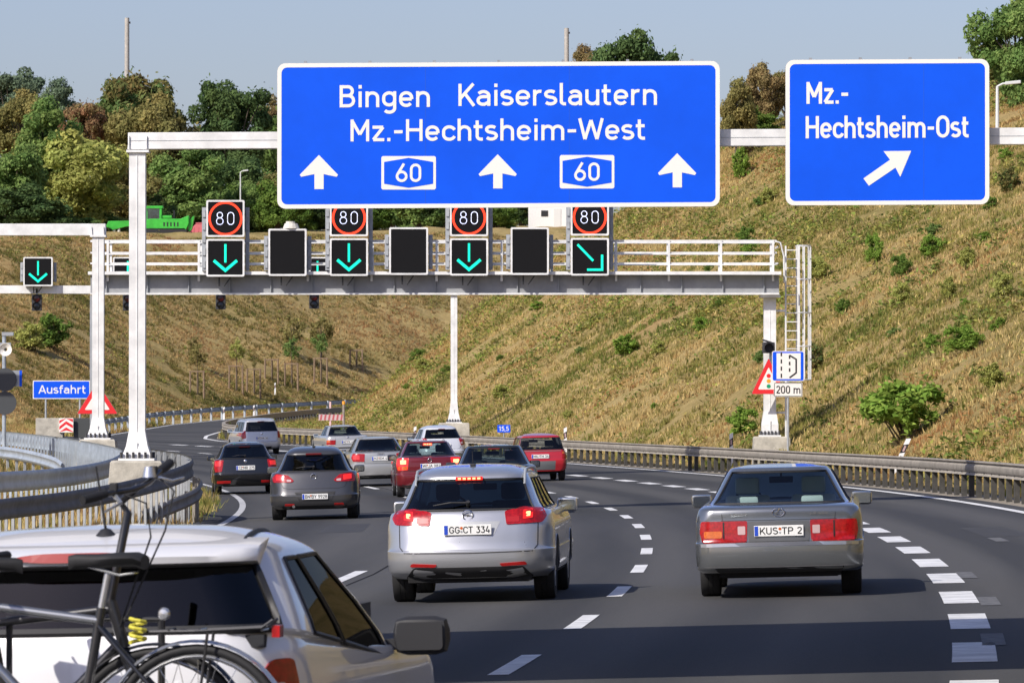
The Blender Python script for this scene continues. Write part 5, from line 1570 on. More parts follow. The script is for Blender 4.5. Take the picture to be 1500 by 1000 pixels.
delineator(beside_rail(1307, 2.1), 'leaning white delineator post with black band above the right rail', lean=.42)
for x, y, lab in ((403, 579, 'white delineator post farthest off, standing beyond the exit ramp rail'), (328, 616, 'white delineator post on the exit ramp edge behind the silver people carrier'), (372, 613, 'white delineator post just above the roof of the silver people carrier')):
    p = ray_ground(x, y, 285); delineator(p, lab, h=.95)

def sign_post(root, X, Y, z0, z1, r=.04, m=GALV):
    return MB().cyl((X, Y, z0), (X, Y, z1), r, n=10).build('post', m, root)
def tri_sign(root, x, y_top, y_bot, half, Y, lights=True):
    zt_, zb_ = pZ(y_top, Y), pZ(y_bot, Y); X = pX(x, Y); hw = half * Y / FPX
    tri = lambda k: round_poly([(-hw * k, zb_ + (zt_ - zb_) / 3 * (1 - k)), (hw * k, zb_ + (zt_ - zb_) / 3 * (1 - k)), (0, zb_ + (zt_ - zb_) / 3 + (zt_ - zb_) * 2 / 3 * k)], .05)
    MB().prism(tri(1.0), (X, Y, 0), (1, 0, 0), (0, 0, 1), (0, .01, 0)).build('panel', SBACK, root)
    MB().prism(tri(.985), (X, Y - .004, 0), (1, 0, 0), (0, 0, 1), (0, .003, 0)).build('red_border', SRED, root)
    MB().prism(tri(.62), (X, Y - .008, 0), (1, 0, 0), (0, 0, 1), (0, .003, 0)).build('white_field', SWHITE, root)
    if lights:
        zc = zb_ + (zt_ - zb_) * .36
        for k, m in ((.17, SRED), (0, SYEL), (-.17, SGRN)):
            MB().prism(circ(0, 0, .065, 16), (X, Y - .012, zc + k * .95), (1, 0, 0), (0, 0, 1), (0, .003, 0)).build('lamp_symbol', m, root)

# signs by the walkway gantry
YP = 157.5
p = Vector((pX(1154.5, YP), YP, 0)); p.z = gz(p.x, YP)
bay = thing('lay_by_sign', 'blue and white emergency bay sign with 200 m plate on a steel post', 'sign', p)
sign_post(bay, p.x, YP + .06, p.z - .2, pZ(514, YP))
o0 = Vector((p.x, YP, pZ(536, YP)))
hw = 23.5 * YP / FPX; hh = 22 * YP / FPX
MB().prism(rrect(-hw, -hh, hw, hh, .05), o0, (1, 0, 0), (0, 0, 1), (0, .012, 0)).build('panel', SWHITE, bay)
MB().prism(rrect(-hw + .02, -hh + .02, hw - .02, hh - .02, .045), o0 + Vector((0, -.004, 0)), (1, 0, 0), (0, 0, 1), (0, .003, 0)).build('blue_border', SBLUE, bay)
MB().prism([(-hw * .72, -hh * .86), (hw * .78, -hh * .86), (hw * .78, hh * .86), (-hw * .72, hh * .86)], o0 + Vector((0, -.008, 0)), (1, 0, 0), (0, 0, 1), (0, .003, 0)).build('white_field', SWHITE, bay)
for k in range(4):
    MB().prism([(-hw * .47, 0), (-hw * .38, 0), (-hw * .38, .13), (-hw * .47, .13)], o0 + Vector((0, -.012, -hh * .78 + k * .22)), (1, 0, 0), (0, 0, 1), (0, .003, 0)).build('lane_symbol', SBLACK, bay)
for k in range(3):
    MB().prism([(hw * .04, 0), (hw * .14, 0), (hw * .14, .11), (hw * .04, .11)], o0 + Vector((0, -.012, -hh * .38 + k * .2)), (1, 0, 0), (0, 0, 1), (0, .003, 0)).build('lane_symbol', SBLACK, bay)
V_, F_ = stroke_faces([(hw * .08, -hh * .78), (hw * .5, -hh * .45), (hw * .5, hh * .45), (hw * .08, hh * .72)], .05)
MB().add([o0 + Vector((v.x, -.012, v.y)) for v in V_], F_).build('bay_symbol', SBLACK, bay, fix=False)
o1 = Vector((p.x, YP, pZ(570.5, YP))); hw2 = 21 * YP / FPX; hh2 = 10.5 * YP / FPX
pl = MB().prism(rrect(-hw2, -hh2, hw2, hh2, .03), o1, (1, 0, 0), (0, 0, 1), (0, .012, 0)).build('distance_plate', SWHITE, bay)
V_, F_ = stroke_faces([(a, b_) for a, b_ in rrect(-hw2 + .02, -hh2 + .02, hw2 - .02, hh2 - .02, .02)], .018, True)
MB().add([o1 + Vector((v.x, -.003, v.y)) for v in V_], F_).build('plate_border', SBLACK, pl, fix=False)
letters('200 m', -hw2 * .86, hw2 * .88, -hh2 * .55, hh2 * 1.1, o1 + Vector((0, -.004, 0)), (1, 0, 0), (0, 0, 1), (0, -1, 0), 1.0, SBLACK, pl)
fixp(bay)
for c in pl.children: c.matrix_parent_inverse = Matrix.Identity(4)
tw = thing('warning_sign', 'red triangular traffic-light warning sign on the walkway gantry column', 'sign', (pX(1125, YP + 1.7), YP + 1.7, pZ(577, YP + 1.7)))
tri_sign(tw, 1126, 524, 577, 25.5, YP + 1.7)
for zz in (545, 568): MB().bar((pX(1126, YP + 1.7), YP + 1.71, pZ(zz, YP + 1.7)), (pX(1127, YP + 2.2), YP + 2.3, pZ(zz, YP + 2.2)), .06, .04).build('mounting_arm', GALV, tw)
fixp(tw)
bl = thing('warning_lamp', 'black hooded warning lamp on the walkway gantry column', 'lamp', (pX(1126, YP + 1.6), YP + 1.6, pZ(509, YP + 1.6)))
X = pX(1126.5, YP + 1.6); z = pZ(509, YP + 1.6)
MB().box((X, YP + 1.9, z), (.38, .34, .34)).build('housing', DARK, bl, bevel=.03)
MB().lathe([(.15, .0), (.145, -.22), (.15, -.22), (.155, 0)], (X, YP + 1.72, z - .01), 'Y', 16).build('hood', DARK, bl)
MB().box((X - .05, YP + 1.8, z + .2), (.3, .2, .05), (0, .3, 0)).build('shade', DARK, bl)
fixp(bl)

# kilometre board
p = beside_rail(738, 1.7); Yk = p.y
km = thing('kilometre_sign', 'small blue kilometre board reading 15,5 above the right rail', 'sign', p)
sign_post(km, p.x, Yk + .05, p.z - .2, pZ(623, Yk), .03)
o0 = Vector((p.x, Yk, pZ(627.5, Yk))); hw, hh = 9.5 * Yk / FPX, 5.6 * Yk / FPX
MB().prism(rrect(-hw, -hh, hw, hh, .03), o0, (1, 0, 0), (0, 0, 1), (0, .01, 0)).build('panel', SBLUE, km)
letters('15,5', -hw * .8, hw * .8, -hh * .6, hh * 1.2, o0 + Vector((0, -.003, 0)), (1, 0, 0), (0, 0, 1), (0, -1, 0), 1.0, SWHITE, km)
fixp(km)

# arrow board with tape and an orange-tipped post on the verge of the exit
p = beside_rail(484, 2.6, 200, 300); Yq = p.y
ab = thing('arrow_board', 'small black arrow board over a red and white striped board behind the rail', 'sign', p)
sign_post(ab, p.x, Yq + .06, p.z - .2, pZ(588, Yq), .05, mat('red_white_post', (.75, .5, .5), .6))
u = Yq / FPX
MB().prism([(-18 * u, 0), (-12 * u, -3.5 * u), (15 * u, -3.5 * u), (17 * u, 0), (15 * u, 3.5 * u), (-14 * u, 3 * u)], (p.x, Yq - .08, pZ(601, Yq)), (1, 0, 0), (0, 0, 1), (0, .05, 0)).build('black_arrow', SBLACK, ab)
MB().box((p.x + .03, Yq + .01, pZ(611, Yq)), (36 * u, .03, 9 * u)).build('striped_board', mat('faded_board', (.55, .42, .42), .7), ab)
for k in range(6):
    xx = p.x + .03 + (-15 + 6 * k) * u
    MB().prism([(-1.5 * u, -4 * u), (1.2 * u, -4 * u), (2.5 * u, 4 * u), (-.2 * u, 4 * u)], (xx, Yq - .01, pZ(611, Yq)), (1, 0, 0), (0, 0, 1), (0, .004, 0)).build('red_stripe', mat('faded_red', (.45, .10, .11), .7), ab)
fixp(ab)
p2 = Vector((pX(503.5, Yq + 1), Yq + 1, 0)); p2.z = gz(p2.x, p2.y)
op = thing('marker_post', 'grey marker post with an orange tip beside the arrow board', 'post', p2)
MB().cyl((p2.x, p2.y, p2.z - .2), (p2.x, p2.y, pZ(592, p2.y)), .07, .06, 8).build('post_body', mat('grey_wood', (.30, .26, .22), .8, var=.3), op)
MB().cyl((p2.x, p2.y, pZ(592, p2.y)), (p2.x, p2.y, pZ(587, p2.y)), .085, .07, 8).build('orange_tip', SYEL, op)
fixp(op)

# exit nose on the far left
YA = 285.0
p = Vector((pX(90, YA), YA, 0)); p.z = gz(p.x, YA)
au = thing('exit_sign', 'blue sign reading Ausfahrt on the exit nose at the left', 'sign', p)
o0 = Vector((p.x, YA, pZ(570.5, YA))); hw, hh = 42 * YA / FPX, 13.5 * YA / FPX
MB().prism(rrect(-hw, -hh, hw, hh, .06), o0, (1, 0, 0), (0, 0, 1), (0, .03, 0)).build('panel', SWHITE, au)
MB().prism(rrect(-hw + .05, -hh + .05, hw - .05, hh - .05, .05), o0 + Vector((0, -.006, 0)), (1, 0, 0), (0, 0, 1), (0, .004, 0)).build('blue_field', SBLUE, au)
letters('Ausfahrt', -hw * .80, hw * .86, -hh * .42, hh * .92, o0 + Vector((0, -.009, 0)), (1, 0, 0), (0, 0, 1), (0, -1, 0), 1.0, SWHITE, au)
for xx in (67, 117): sign_post(au, pX(xx, YA), YA + .1, p.z - .3, pZ(560, YA), .06)
fixp(au)
YT = 150.0
p = Vector((pX(143, YT), YT, 0)); p.z = gz(p.x, YT)
t2 = thing('warning_sign', 'red and white triangular warning sign behind the shorter white column', 'sign', p)
tri_sign(t2, 142.5, 559, 606, 30, YT, lights=False)
sign_post(t2, p.x, YT + .05, p.z - .2, pZ(566, YT))
fixp(t2)
YB = 281.0
p = Vector((pX(92, YB), YB, pZ(636, YB)))
cbk = thing('crash_barrier_block', 'concrete block with a red and white chevron panel below the Ausfahrt sign', 'barrier', p)
MB().box((pX(72, YB), YB + .6, pZ(624, YB) - .1), (40 * YB / FPX, 1.0, 24 * YB / FPX + .2)).build('concrete_block', CONC, cbk, bevel=.04)
MB().box((pX(119, YB), YB + .7, pZ(624, YB) - .1), (24 * YB / FPX, .9, 24 * YB / FPX + .2)).build('dark_block', mat('dark_rubber_block', (.05, .055, .055), .7), cbk, bevel=.04)
cp = MB().box((pX(97, YB), YB + .02, pZ(622.5, YB)), (21 * YB / FPX, .1, 21 * YB / FPX)).build('chevron_panel', SWHITE, cbk)
u = YB / FPX
for k in (-1, 0, 1):
    zz = pZ(622.5, YB) + k * 9 * u - 1.5 * u; xx = pX(97, YB)
    lo, hi = pZ(632.5, YB), pZ(612.5, YB)
    pts = [(-10 * u, zz - 5 * u), (0, zz + 3 * u), (10 * u, zz - 3 * u), (10 * u, zz + 1.5 * u), (0, zz + 7.5 * u), (-10 * u, zz - .5 * u)]
    pts = [(a, min(max(c, lo), hi)) for a, c in pts]
    MB().prism(pts, (xx, YB - .035, 0), (1, 0, 0), (0, 0, 1), (0, .004, 0)).build('red_chevron', SRED, cp)
fixp(cbk)
for c in cp.children: c.matrix_parent_inverse = Matrix.Identity(4)

# pole with loudspeaker and sign backs at the left edge
YO = 141.0
p = Vector((pX(6, YO), YO, 0)); p.z = gz(p.x, YO)
po = thing('equipment_pole', 'grey pole at the left edge carrying a horn loudspeaker and round sign backs', 'pole', p)
sign_post(po, p.x, YO, p.z - .2, pZ(487, YO), .055, GALVB)
MB().box((p.x + .1, YO, pZ(489, YO)), (.32, .14, .1)).build('camera', GREYH, po)
MB().lathe([(.06, .25), (.08, .0), (.17, -.12), (.18, -.12), (.05, -.02)], (p.x + .06, YO - .15, pZ(512, YO)), 'Y', 18).build('horn', SWHITE, po, smooth=50)
MB().box((p.x + .04, YO - .02, pZ(505, YO)), (.3, .12, .12)).build('bracket', GREYH, po)
for yy in (556, 590): MB().prism(circ(0, 0, .32, 24), (p.x + .03, YO - .08, pZ(yy, YO)), (1, 0, 0), (0, 0, 1), (0, .02, 0)).build('round_sign_back', mat('dark_sign_back', (.05, .055, .06), .6), po)
MB().box((p.x + .32, YO - .02, pZ(554, YO)), (.32, .02, .44)).build('small_sign', SBACK, po)
MB().box((p.x + .46, YO - .033, pZ(554, YO)), (.07, .006, .44)).build('blue_edge', SBLUE, po)
fixp(po)

# masts on the skyline
WOODM = mat('weathered_mast', (.42, .39, .35), .85, var=.25, vscale=3)
for (x, yt, Y, lab) in ((185.5, 26, 560, 'bare pale mast rising above the trees on the left'), (830, 41, 560, 'bare pale mast rising behind the wide blue sign')):
    X = pX(x, Y); zb_ = gz(X, Y)
    root = thing('mast', lab, 'mast', (X, Y, zb_))
    MB().cyl((0, 0, -.5), (0, 0, pZ(yt, Y) - zb_), .32, .25, 12).build('shaft', WOODM, root, smooth=40)
    MB().box((.3, 0, pZ(yt + 7, Y) - zb_), (.16, .16, .22)).build('insulator', DARK, root)
# street lamps
def lamp(x, yb_, yt, Y, label, arm=.9):
    X = pX(x, Y); zt_ = pZ(yt, Y); zb_ = gz(X, Y)
    root = thing('street_lamp', label, 'street lamp', (X, Y, zb_))
    MB().cyl((0, 0, -.3), (0, 0, zt_ - zb_), .09, .06, 10).build('pole', mat('pale_lamp_grey', (.62, .63, .62), .5), root)
    MB().tube([(0, 0, zt_ - zb_ - .02), (arm * .25, 0, zt_ - zb_ + .1), (arm * .5, 0, zt_ - zb_ + .12)], .045, 8).build('arm', _mats['pale_lamp_grey'], root)
    MB().box((arm * .75, 0, zt_ - zb_ + .15), (arm * .75, .28, .14), (0, -.1, 0)).build('lamp_head', _mats['pale_lamp_grey'], root, bevel=.03)
lamp(1461.5, 185, 126, 222, 'white street lamp on the skyline at the right, beside the big green tree')
lamp(352, 268, 252, crest_Y(352) + 6, 'small white street lamp half hidden in the wood left of the blue sign', arm=.7)
yp = thing('yellow_marker', 'thin yellow pipe marker on the crest right of the wide blue sign', 'post', ray_ground(1120, 196, 150))
MB().cyl((0, 0, -.2), (0, 0, 1.05), .045, n=8).build('shaft', mat('yellow_paint', (.75, .55, .02), .5), yp)
MB().cyl((0, 0, 1.05), (0, 0, 1.15), .06, .05, n=8).build('cap', _mats['yellow_paint'], yp)

# ------------------------------------------------------------------ machines and site cabins on the far plateau
def crest(x, Y):
    X = pX(x, Y); return Vector((X, Y, gz(X, Y)))
GRN = mat('machine_green', (.05, .46, .045), .4, var=.3, vscale=1.5)
PNK = mat('faded_red_plastic', (.62, .15, .17), .6)
CABG = glass_mat('cab_glass', (.6, .72, .75), 2.0)
YM = crest_Y(225) - .5
p = crest(225, YM) + Vector((0, 0, .25)); u = YM / FPX
mz = lambda y: (345 - y) * u
mc = thing('green_machine', 'bright green farm machine with a glazed cab on the far crest', 'machine', p)
MB().prism([(-10 * u, mz(346)), (-10 * u, mz(333)), (-6 * u, mz(331)), (40 * u, mz(331)), (52 * u, mz(326)), (52 * u, mz(338)), (48 * u, mz(347))], (0, -.9, 0), (1, 0, 0), (0, 0, 1), (0, 1.8, 0)).build('body', GRN, mc, bevel=.04)
cabf = MB()
for xx in (-11, 11.5):
    for yy in (-.75, .75): cabf.bar(((xx - (0 if xx < 0 else 1)) * u, yy, mz(334)), (xx * u * (1.0 if xx < 0 else .95), yy, mz(315)), .20, .20)
cabf.build('cab_frame', GRN, mc)
MB().box((.5 * u, 0, mz(314)), (27 * u, 1.8, .24)).build('cab_roof', GRN, mc, bevel=.03)
for yy in (-.75, .75): MB().prism([(-11 * u, mz(334)), (10 * u, mz(334)), (11 * u, mz(315)), (-11 * u, mz(315))], (0, yy, 0), (1, 0, 0), (0, 0, 1), (0, .02, 0)).build('cab_window', CABG, mc)
MB().box((0, .1, mz(330)), (.5, .5, .6)).build('seat', SEATM, mc, bevel=.05)
MB().prism([(-70 * u, mz(342)), (-66 * u, mz(334)), (-8 * u, mz(333)), (-8 * u, mz(341)), (-40 * u, mz(342)), (-60 * u, mz(347))], (0, -.35, 0), (1, 0, 0), (0, 0, 1), (0, .7, 0)).build('boom', GRN, mc, bevel=.03)
MB().prism([(52 * u, mz(350)), (50 * u, mz(336)), (58 * u, mz(327)), (60 * u, mz(327)), (56 * u, mz(346))], (0, -.6, 0), (1, 0, 0), (0, 0, 1), (0, 1.2, 0)).build('rear_guard', GRN, mc)
for yy in (-.9, .5):
    pts = [(-12 * u, mz(353)), (46 * u, mz(353)), (50 * u, mz(349)), (46 * u, mz(345)), (-12 * u, mz(345)), (-16 * u, mz(349))]
    MB().prism(pts, (0, yy, 0), (1, 0, 0), (0, 0, 1), (0, .4, 0)).build('track', PLAST, mc)
for k in range(5): MB().box(((16 + 5 * k) * u, -.915, mz(339)), (.12, .03, .38)).build('grille_slot', PLAST, mc)
MB().box((20 * u, -.3, mz(328)), (14 * u, .9, .25)).build('engine_hood', GRN, mc, bevel=.03)
MB().cyl((30 * u, 0, mz(331)), (30 * u, 0, mz(318)), .07, n=8).build('exhaust_stack', PLAST, mc)
for xx in (-58, -51): MB().cyl((xx * u, -.1, mz(350)), (xx * u, -.1, mz(341)), .13, n=10).build('roller', SWHITE, mc)
p = crest(288, crest_Y(288) + .5)
pk = thing('red_skip', 'faded pinkish-red plastic hopper beside the green machine', 'container', p)
MB().prism([(-14 * u, -.15), (16 * u, -.15), (13 * u, 13 * u), (1 * u, 14 * u), (-4 * u, 9 * u)], (0, -.6, 0), (1, 0, 0), (0, 0, 1), (0, 1.2, 0)).build('body', PNK, pk, bevel=.05)
MB().box((6 * u, 0, 13.6 * u), (14 * u, 1.3, .08)).build('rim', PNK, pk)
for k in range(3): MB().box(((-4 + 7 * k) * u, -.62, 3.5 * u), (.06, .05, 7 * u)).build('rib', PNK, pk)
p = crest(802, crest_Y(802, 230) + 2)
hut = thing('site_cabin', 'white site cabin on the crest behind the rightmost 80 display', 'cabin', p)
u3 = p.y / FPX
MB().box((0, 1.2, 1.35 - .1), (56 * u3, 2.4, 2.5)).build('walls', mat('cabin_white', (.78, .77, .74), .6, var=.08), hut)
MB().box((0, 1.2, 2.56), (59 * u3, 2.6, .12)).build('roof', SWHITE, hut)
MB().box((-.3, -.02, 1.5), (.7, .06, .6)).build('window', PLAST, hut)
MB().box((1.0, -.02, 1.05), (.75, .05, 1.9)).build('door', mat('cabin_door', (.66, .66, .63), .6), hut)
p = crest(735, crest_Y(735, 230) + 1)
ut = thing('utility_rack', 'grey steel rack with glass panels on the crest left of the white cabin', 'rack', p)
for xx in (-.62, 0, .62):
    for yy in (0, .8): MB().box((xx, yy, .75), (.07, .07, 1.9)).build('upright', GALV, ut)
for zz in (.15, .75, 1.3, 1.68):
    for yy in (0, .8): MB().box((0, yy, zz), (1.4, .06, .06)).build('crossbar', GALV, ut)
MB().box((0, .4, 1.0), (1.15, .02, .9)).build('panel', CABG, ut)
p = crest(113, crest_Y(113) + 1)
td = thing('trailer', 'small white trailer on the far crest behind the shorter white frame', 'trailer', p)
MB().box((0, 0, .75), (1.5, 1.0, .55)).build('bed', SWHITE, td, bevel=.04)
for xx in (-.4, .4): MB().lathe([(.001, -.1), (.3, -.09), (.33, 0), (.3, .09), (.001, .1)], (xx, -.55, .33), 'Y', 16).build('wheel', TYRE, td)

# ------------------------------------------------------------------ bridge just above the frame whose shadow lies across the near road
BRC = mat('bridge_concrete', (.42, .41, .38), .9, var=.2, vscale=.6)
br = thing('road_bridge', 'concrete road bridge overhead whose shadow bands the near asphalt', 'bridge', (0, 37.2, 0))
MB().box((4, 0, 6.75), (90, 7.6, .9)).build('deck', BRC, br)
for yy in (-3.6, 3.6): MB().box((4, yy, 7.65), (90, .25, .9)).build('parapet', BRC, br)
for xx in (-17.0, 19.0):
    zz = gz(xx, 37.2)
    MB().box((xx, 0, (6.3 + zz) / 2 - .2), (1.0, 4.6, 6.3 - zz + .4)).build('pier', BRC, br)

# ------------------------------------------------------------------ vegetation
def leaf_material(name, col, col2=None, trans=.38):
    m = bpy.data.materials.new(name); m.use_nodes = True
    t = m.node_tree; t.nodes.remove(t.nodes['Principled BSDF']); out = t.nodes['Material Output']
    at = t.nodes.new('ShaderNodeAttribute'); at.attribute_name = 'tone'
    sp = t.nodes.new('ShaderNodeSeparateColor'); t.links.new(at.outputs['Color'], sp.inputs[0])
    mx = t.nodes.new('ShaderNodeMixRGB'); mx.inputs[1].default_value = (*col, 1); mx.inputs[2].default_value = (*(col2 or col), 1)
    t.links.new(sp.outputs[1], mx.inputs[0])
    ml = t.nodes.new('ShaderNodeMixRGB'); ml.blend_type = 'MULTIPLY'; ml.inputs[0].default_value = 1
    cb_ = t.nodes.new('ShaderNodeCombineColor')
    for k in range(3): t.links.new(sp.outputs[0], cb_.inputs[k])
    t.links.new(mx.outputs[0], ml.inputs[1]); t.links.new(cb_.outputs[0], ml.inputs[2])
    d = t.nodes.new('ShaderNodeBsdfDiffuse'); tr = t.nodes.new('ShaderNodeBsdfTranslucent'); ms = t.nodes.new('ShaderNodeMixShader')
    ms.inputs[0].default_value = trans
    t.links.new(ml.outputs[0], d.inputs[0]); t.links.new(ml.outputs[0], tr.inputs[0])
    t.links.new(d.outputs[0], ms.inputs[1]); t.links.new(tr.outputs[0], ms.inputs[2]); t.links.new(ms.outputs[0], out.inputs[0])
    return m

def quads_mesh(name, V, k, tone):
    """mesh from N faces of k vertices: V (N,k,3), tone (N,3)"""
    N = len(V)
    me = bpy.data.meshes.new(name)
    me.vertices.add(N * k); me.vertices.foreach_set('co', V.reshape(-1).astype(np.float32))
    me.loops.add(N * k); me.loops.foreach_set('vertex_index', np.arange(N * k, dtype=np.int32))
    me.polygons.add(N); me.polygons.foreach_set('loop_start', np.arange(0, N * k, k, dtype=np.int32))
    a = me.attributes.new('tone', 'FLOAT_COLOR', 'FACE')
    a.data.foreach_set('color', np.concatenate([tone, np.ones((N, 1))], 1).astype(np.float32).ravel())
    me.update(calc_edges=True)
    return me

def unit(v): return v / np.maximum(np.linalg.norm(v, axis=-1, keepdims=True), 1e-9)
def leaf_quads(C, out, size, rng, flat=.5):
    N = len(C)
    nrm = unit(out * 1.0 + rng.normal(size=(N, 3)) * .7 + np.array([0, 0, .35]))
    a = unit(np.cross(nrm, rng.normal(size=(N, 3))))
    b = np.cross(nrm, a)
    s = size * rng.uniform(.6, 1.35, (N, 1))
    tip = C + a * s; base = C - a * s
    droop = nrm * s * .25
    return np.stack([base, C + b * s * flat - droop * .3, tip - droop, C - b * s * flat - droop * .3], 1)

def crown_mesh(name, seed, K=46, per=190, leaf=.048, shape='round', spray=.10, rc=(.17, .31)):
    rng = np.random.default_rng(seed)
    Cs = []
    while len(Cs) < K:
        p = rng.uniform(-1, 1, 3)
        r = np.linalg.norm(p)
        if r > 1 or r < .35: continue
        if shape == 'tall': p[:2] *= .8
        if shape == 'spread' and p[2] < -.35: continue
        if shape == 'bush' and p[2] < -.6: continue
        lump = 1 + .22 * math.sin(3 * math.atan2(p[1], p[0]) + seed) + .12 * math.sin(5 * p[2] + seed)
        Cs.append(p * .80 * lump)
    V = []; T = []
    for c in Cs:
        rr = rng.uniform(*rc)
        d = unit(rng.normal(size=(per, 3)))
        rad = rr * rng.uniform(.55, 1.08, (per, 1)) ** .6
        pos = c + d * rad * np.array([1, 1, .8])
        ctone = rng.uniform(.80, 1.18); chue = rng.uniform(0, 1) ** 1.5
        V.append(leaf_quads(pos, d, leaf, rng))
        T.append(np.stack([np.clip(ctone * rng.uniform(.75, 1.25, per), .4, 1.6), np.clip(chue * .8 + rng.normal(0, .18, per), 0, 1), np.zeros(per)], 1))
    # loose sprays outside the clumps, so the outline is uneven
    n2 = int(K * per * spray)
    d = unit(rng.normal(size=(n2, 3)))
    base = np.array(Cs)[rng.integers(0, K, n2)]
    pos = base + d * rng.uniform(.14, .30, (n2, 1))
    V.append(leaf_quads(pos, d, leaf * .9, rng)); T.append(np.stack([rng.uniform(.7, 1.3, n2), rng.uniform(0, 1, n2), np.zeros(n2)], 1))
    V = np.concatenate(V); T = np.concatenate(T)
    V[..., 2] += 1.0
    return quads_mesh(name, V, 4, T), Cs

BARK = mat('bark', (.11, .085, .06), .95, var=.35, vscale=5, bump=.6, bscale=12)
def trunk_mesh(name, Cs, rng):
    mb = MB()
    mb.tube([(0, 0, -.75), (.02, .01, -.3), (-.02, .02, .2), (.01, 0, .8)], [.075, .06, .05, .03], 8)
    for c in Cs[::3]:
        st = Vector((0, 0, rng.uniform(-.1, .6))); e = Vector((c[0], c[1], c[2] + 1.0))
        mid = (st + e) / 2 + Vector((0, 0, .06))
        mb.tube([st, mid, e], [.028, .018, .008], 5)
    me = bpy.data.meshes.new(name); me.from_pydata([tuple(v) for v in mb.v], [], mb.f)
    me.polygons.foreach_set('use_smooth', [True] * len(me.polygons)); me.update()
    me.materials.append(BARK)
    return me

PROTO = []
for k, (sh, K, per, lf_, sp_, rc_) in enumerate((('round', 64, 330, .046, .12, (.15, .27)), ('round', 58, 330, .046, .12, (.15, .28)), ('spread', 60, 300, .046, .15, (.14, .26)), ('tall', 50, 230, .050, .2, (.14, .26)),
                                       ('round', 70, 280, .046, .15, (.13, .25)), ('bush', 44, 180, .055, .3, (.14, .26)), ('bush', 40, 60, .095, .8, (.10, .24)), ('bush', 40, 46, .10, 1.0, (.07, .18)), ('tall', 26, 36, .075, .8, (.07, .15)))):
    me, Cs = crown_mesh('crown_mesh', 100 + k, K, per, lf_, sh, sp_, rc_)
    me.materials.append(None)
    PROTO.append((me, trunk_mesh('trunk_mesh', Cs, np.random.default_rng(k))))
LEAF = {
 'bright': leaf_material('leaves_bright_green', (0.17, 0.30, 0.05), (0.30, 0.40, 0.08)),
 'mid': leaf_material('leaves_mid_green', (0.12, 0.21, 0.045), (0.20, 0.28, 0.06)),
 'dark': leaf_material('leaves_dark_green', (0.086, 0.148, 0.058), (0.147, 0.209, 0.070)),
 'green': leaf_material('leaves_green', (0.151, 0.255, 0.074), (0.260, 0.342, 0.103)),
 'yellow': leaf_material('leaves_yellow_green', (0.327, 0.369, 0.103), (0.491, 0.471, 0.138)),
 'olive': leaf_material('leaves_olive', (0.249, 0.238, 0.086), (0.33, 0.27, 0.10)),
 'brown': leaf_material('leaves_brown', (0.30, 0.215, 0.10), (0.294, 0.253, 0.107)),
 'rust': leaf_material('leaves_rust', (0.378, 0.197, 0.112), (0.271, 0.251, 0.106)),
 'fleck': leaf_material('leaves_green_with_orange', (0.125, 0.208, 0.068), (0.31, 0.215, 0.085)),
 'blue': leaf_material('leaves_grey_green', (0.148, 0.210, 0.138), (0.195, 0.248, 0.144)),
}
def tree(x, ytop, Y, rad_px, col, label, pk=0, ybot=None, name='tree', group=None, zbase=None, rz_=None, cat='tree'):
    X = pX(x, Y); zt_ = pZ(ytop, Y); r = rad_px * Y / FPX
    zg = gz(X, Y) if zbase is None else zbase
    zb_ = pZ(ybot, Y) if ybot else zg + .12 * (zt_ - zg)
    zb_ = max(zb_, zg + (.1 if cat == 'tree' else -.4))
    hz = (zt_ - zb_) / 2
    root = thing(name, label, cat, (X, Y, zg), group=group)
    me, tm = PROTO[pk]
    rot = rz_ if rz_ is not None else random.uniform(0, 6.28)
    c = bpy.data.objects.new('crown', me); COL.objects.link(c); c.parent = root
    if not me.materials: me.materials.append(None)
    c.material_slots[0].link = 'OBJECT'; c.material_slots[0].material = LEAF[col]
    c.location = (0, 0, zb_ - zg); c.scale = (r, r, hz); c.rotation_euler = (0, 0, rot)
    t_ = bpy.data.objects.new('trunk', tm); COL.objects.link(t_); t_.parent = root
    t_.location = (0, 0, zb_ - zg); t_.rotation_euler = (0, 0, rot)
    t_.scale = (r, r, hz)
    if zb_ - zg > .75 * hz:      # make the bole reach the ground
        MB().cyl((0, 0, -.3), (0, 0, zb_ - zg + .1), .085 * r, .07 * r, 8).build('bole', BARK, root)
    return root

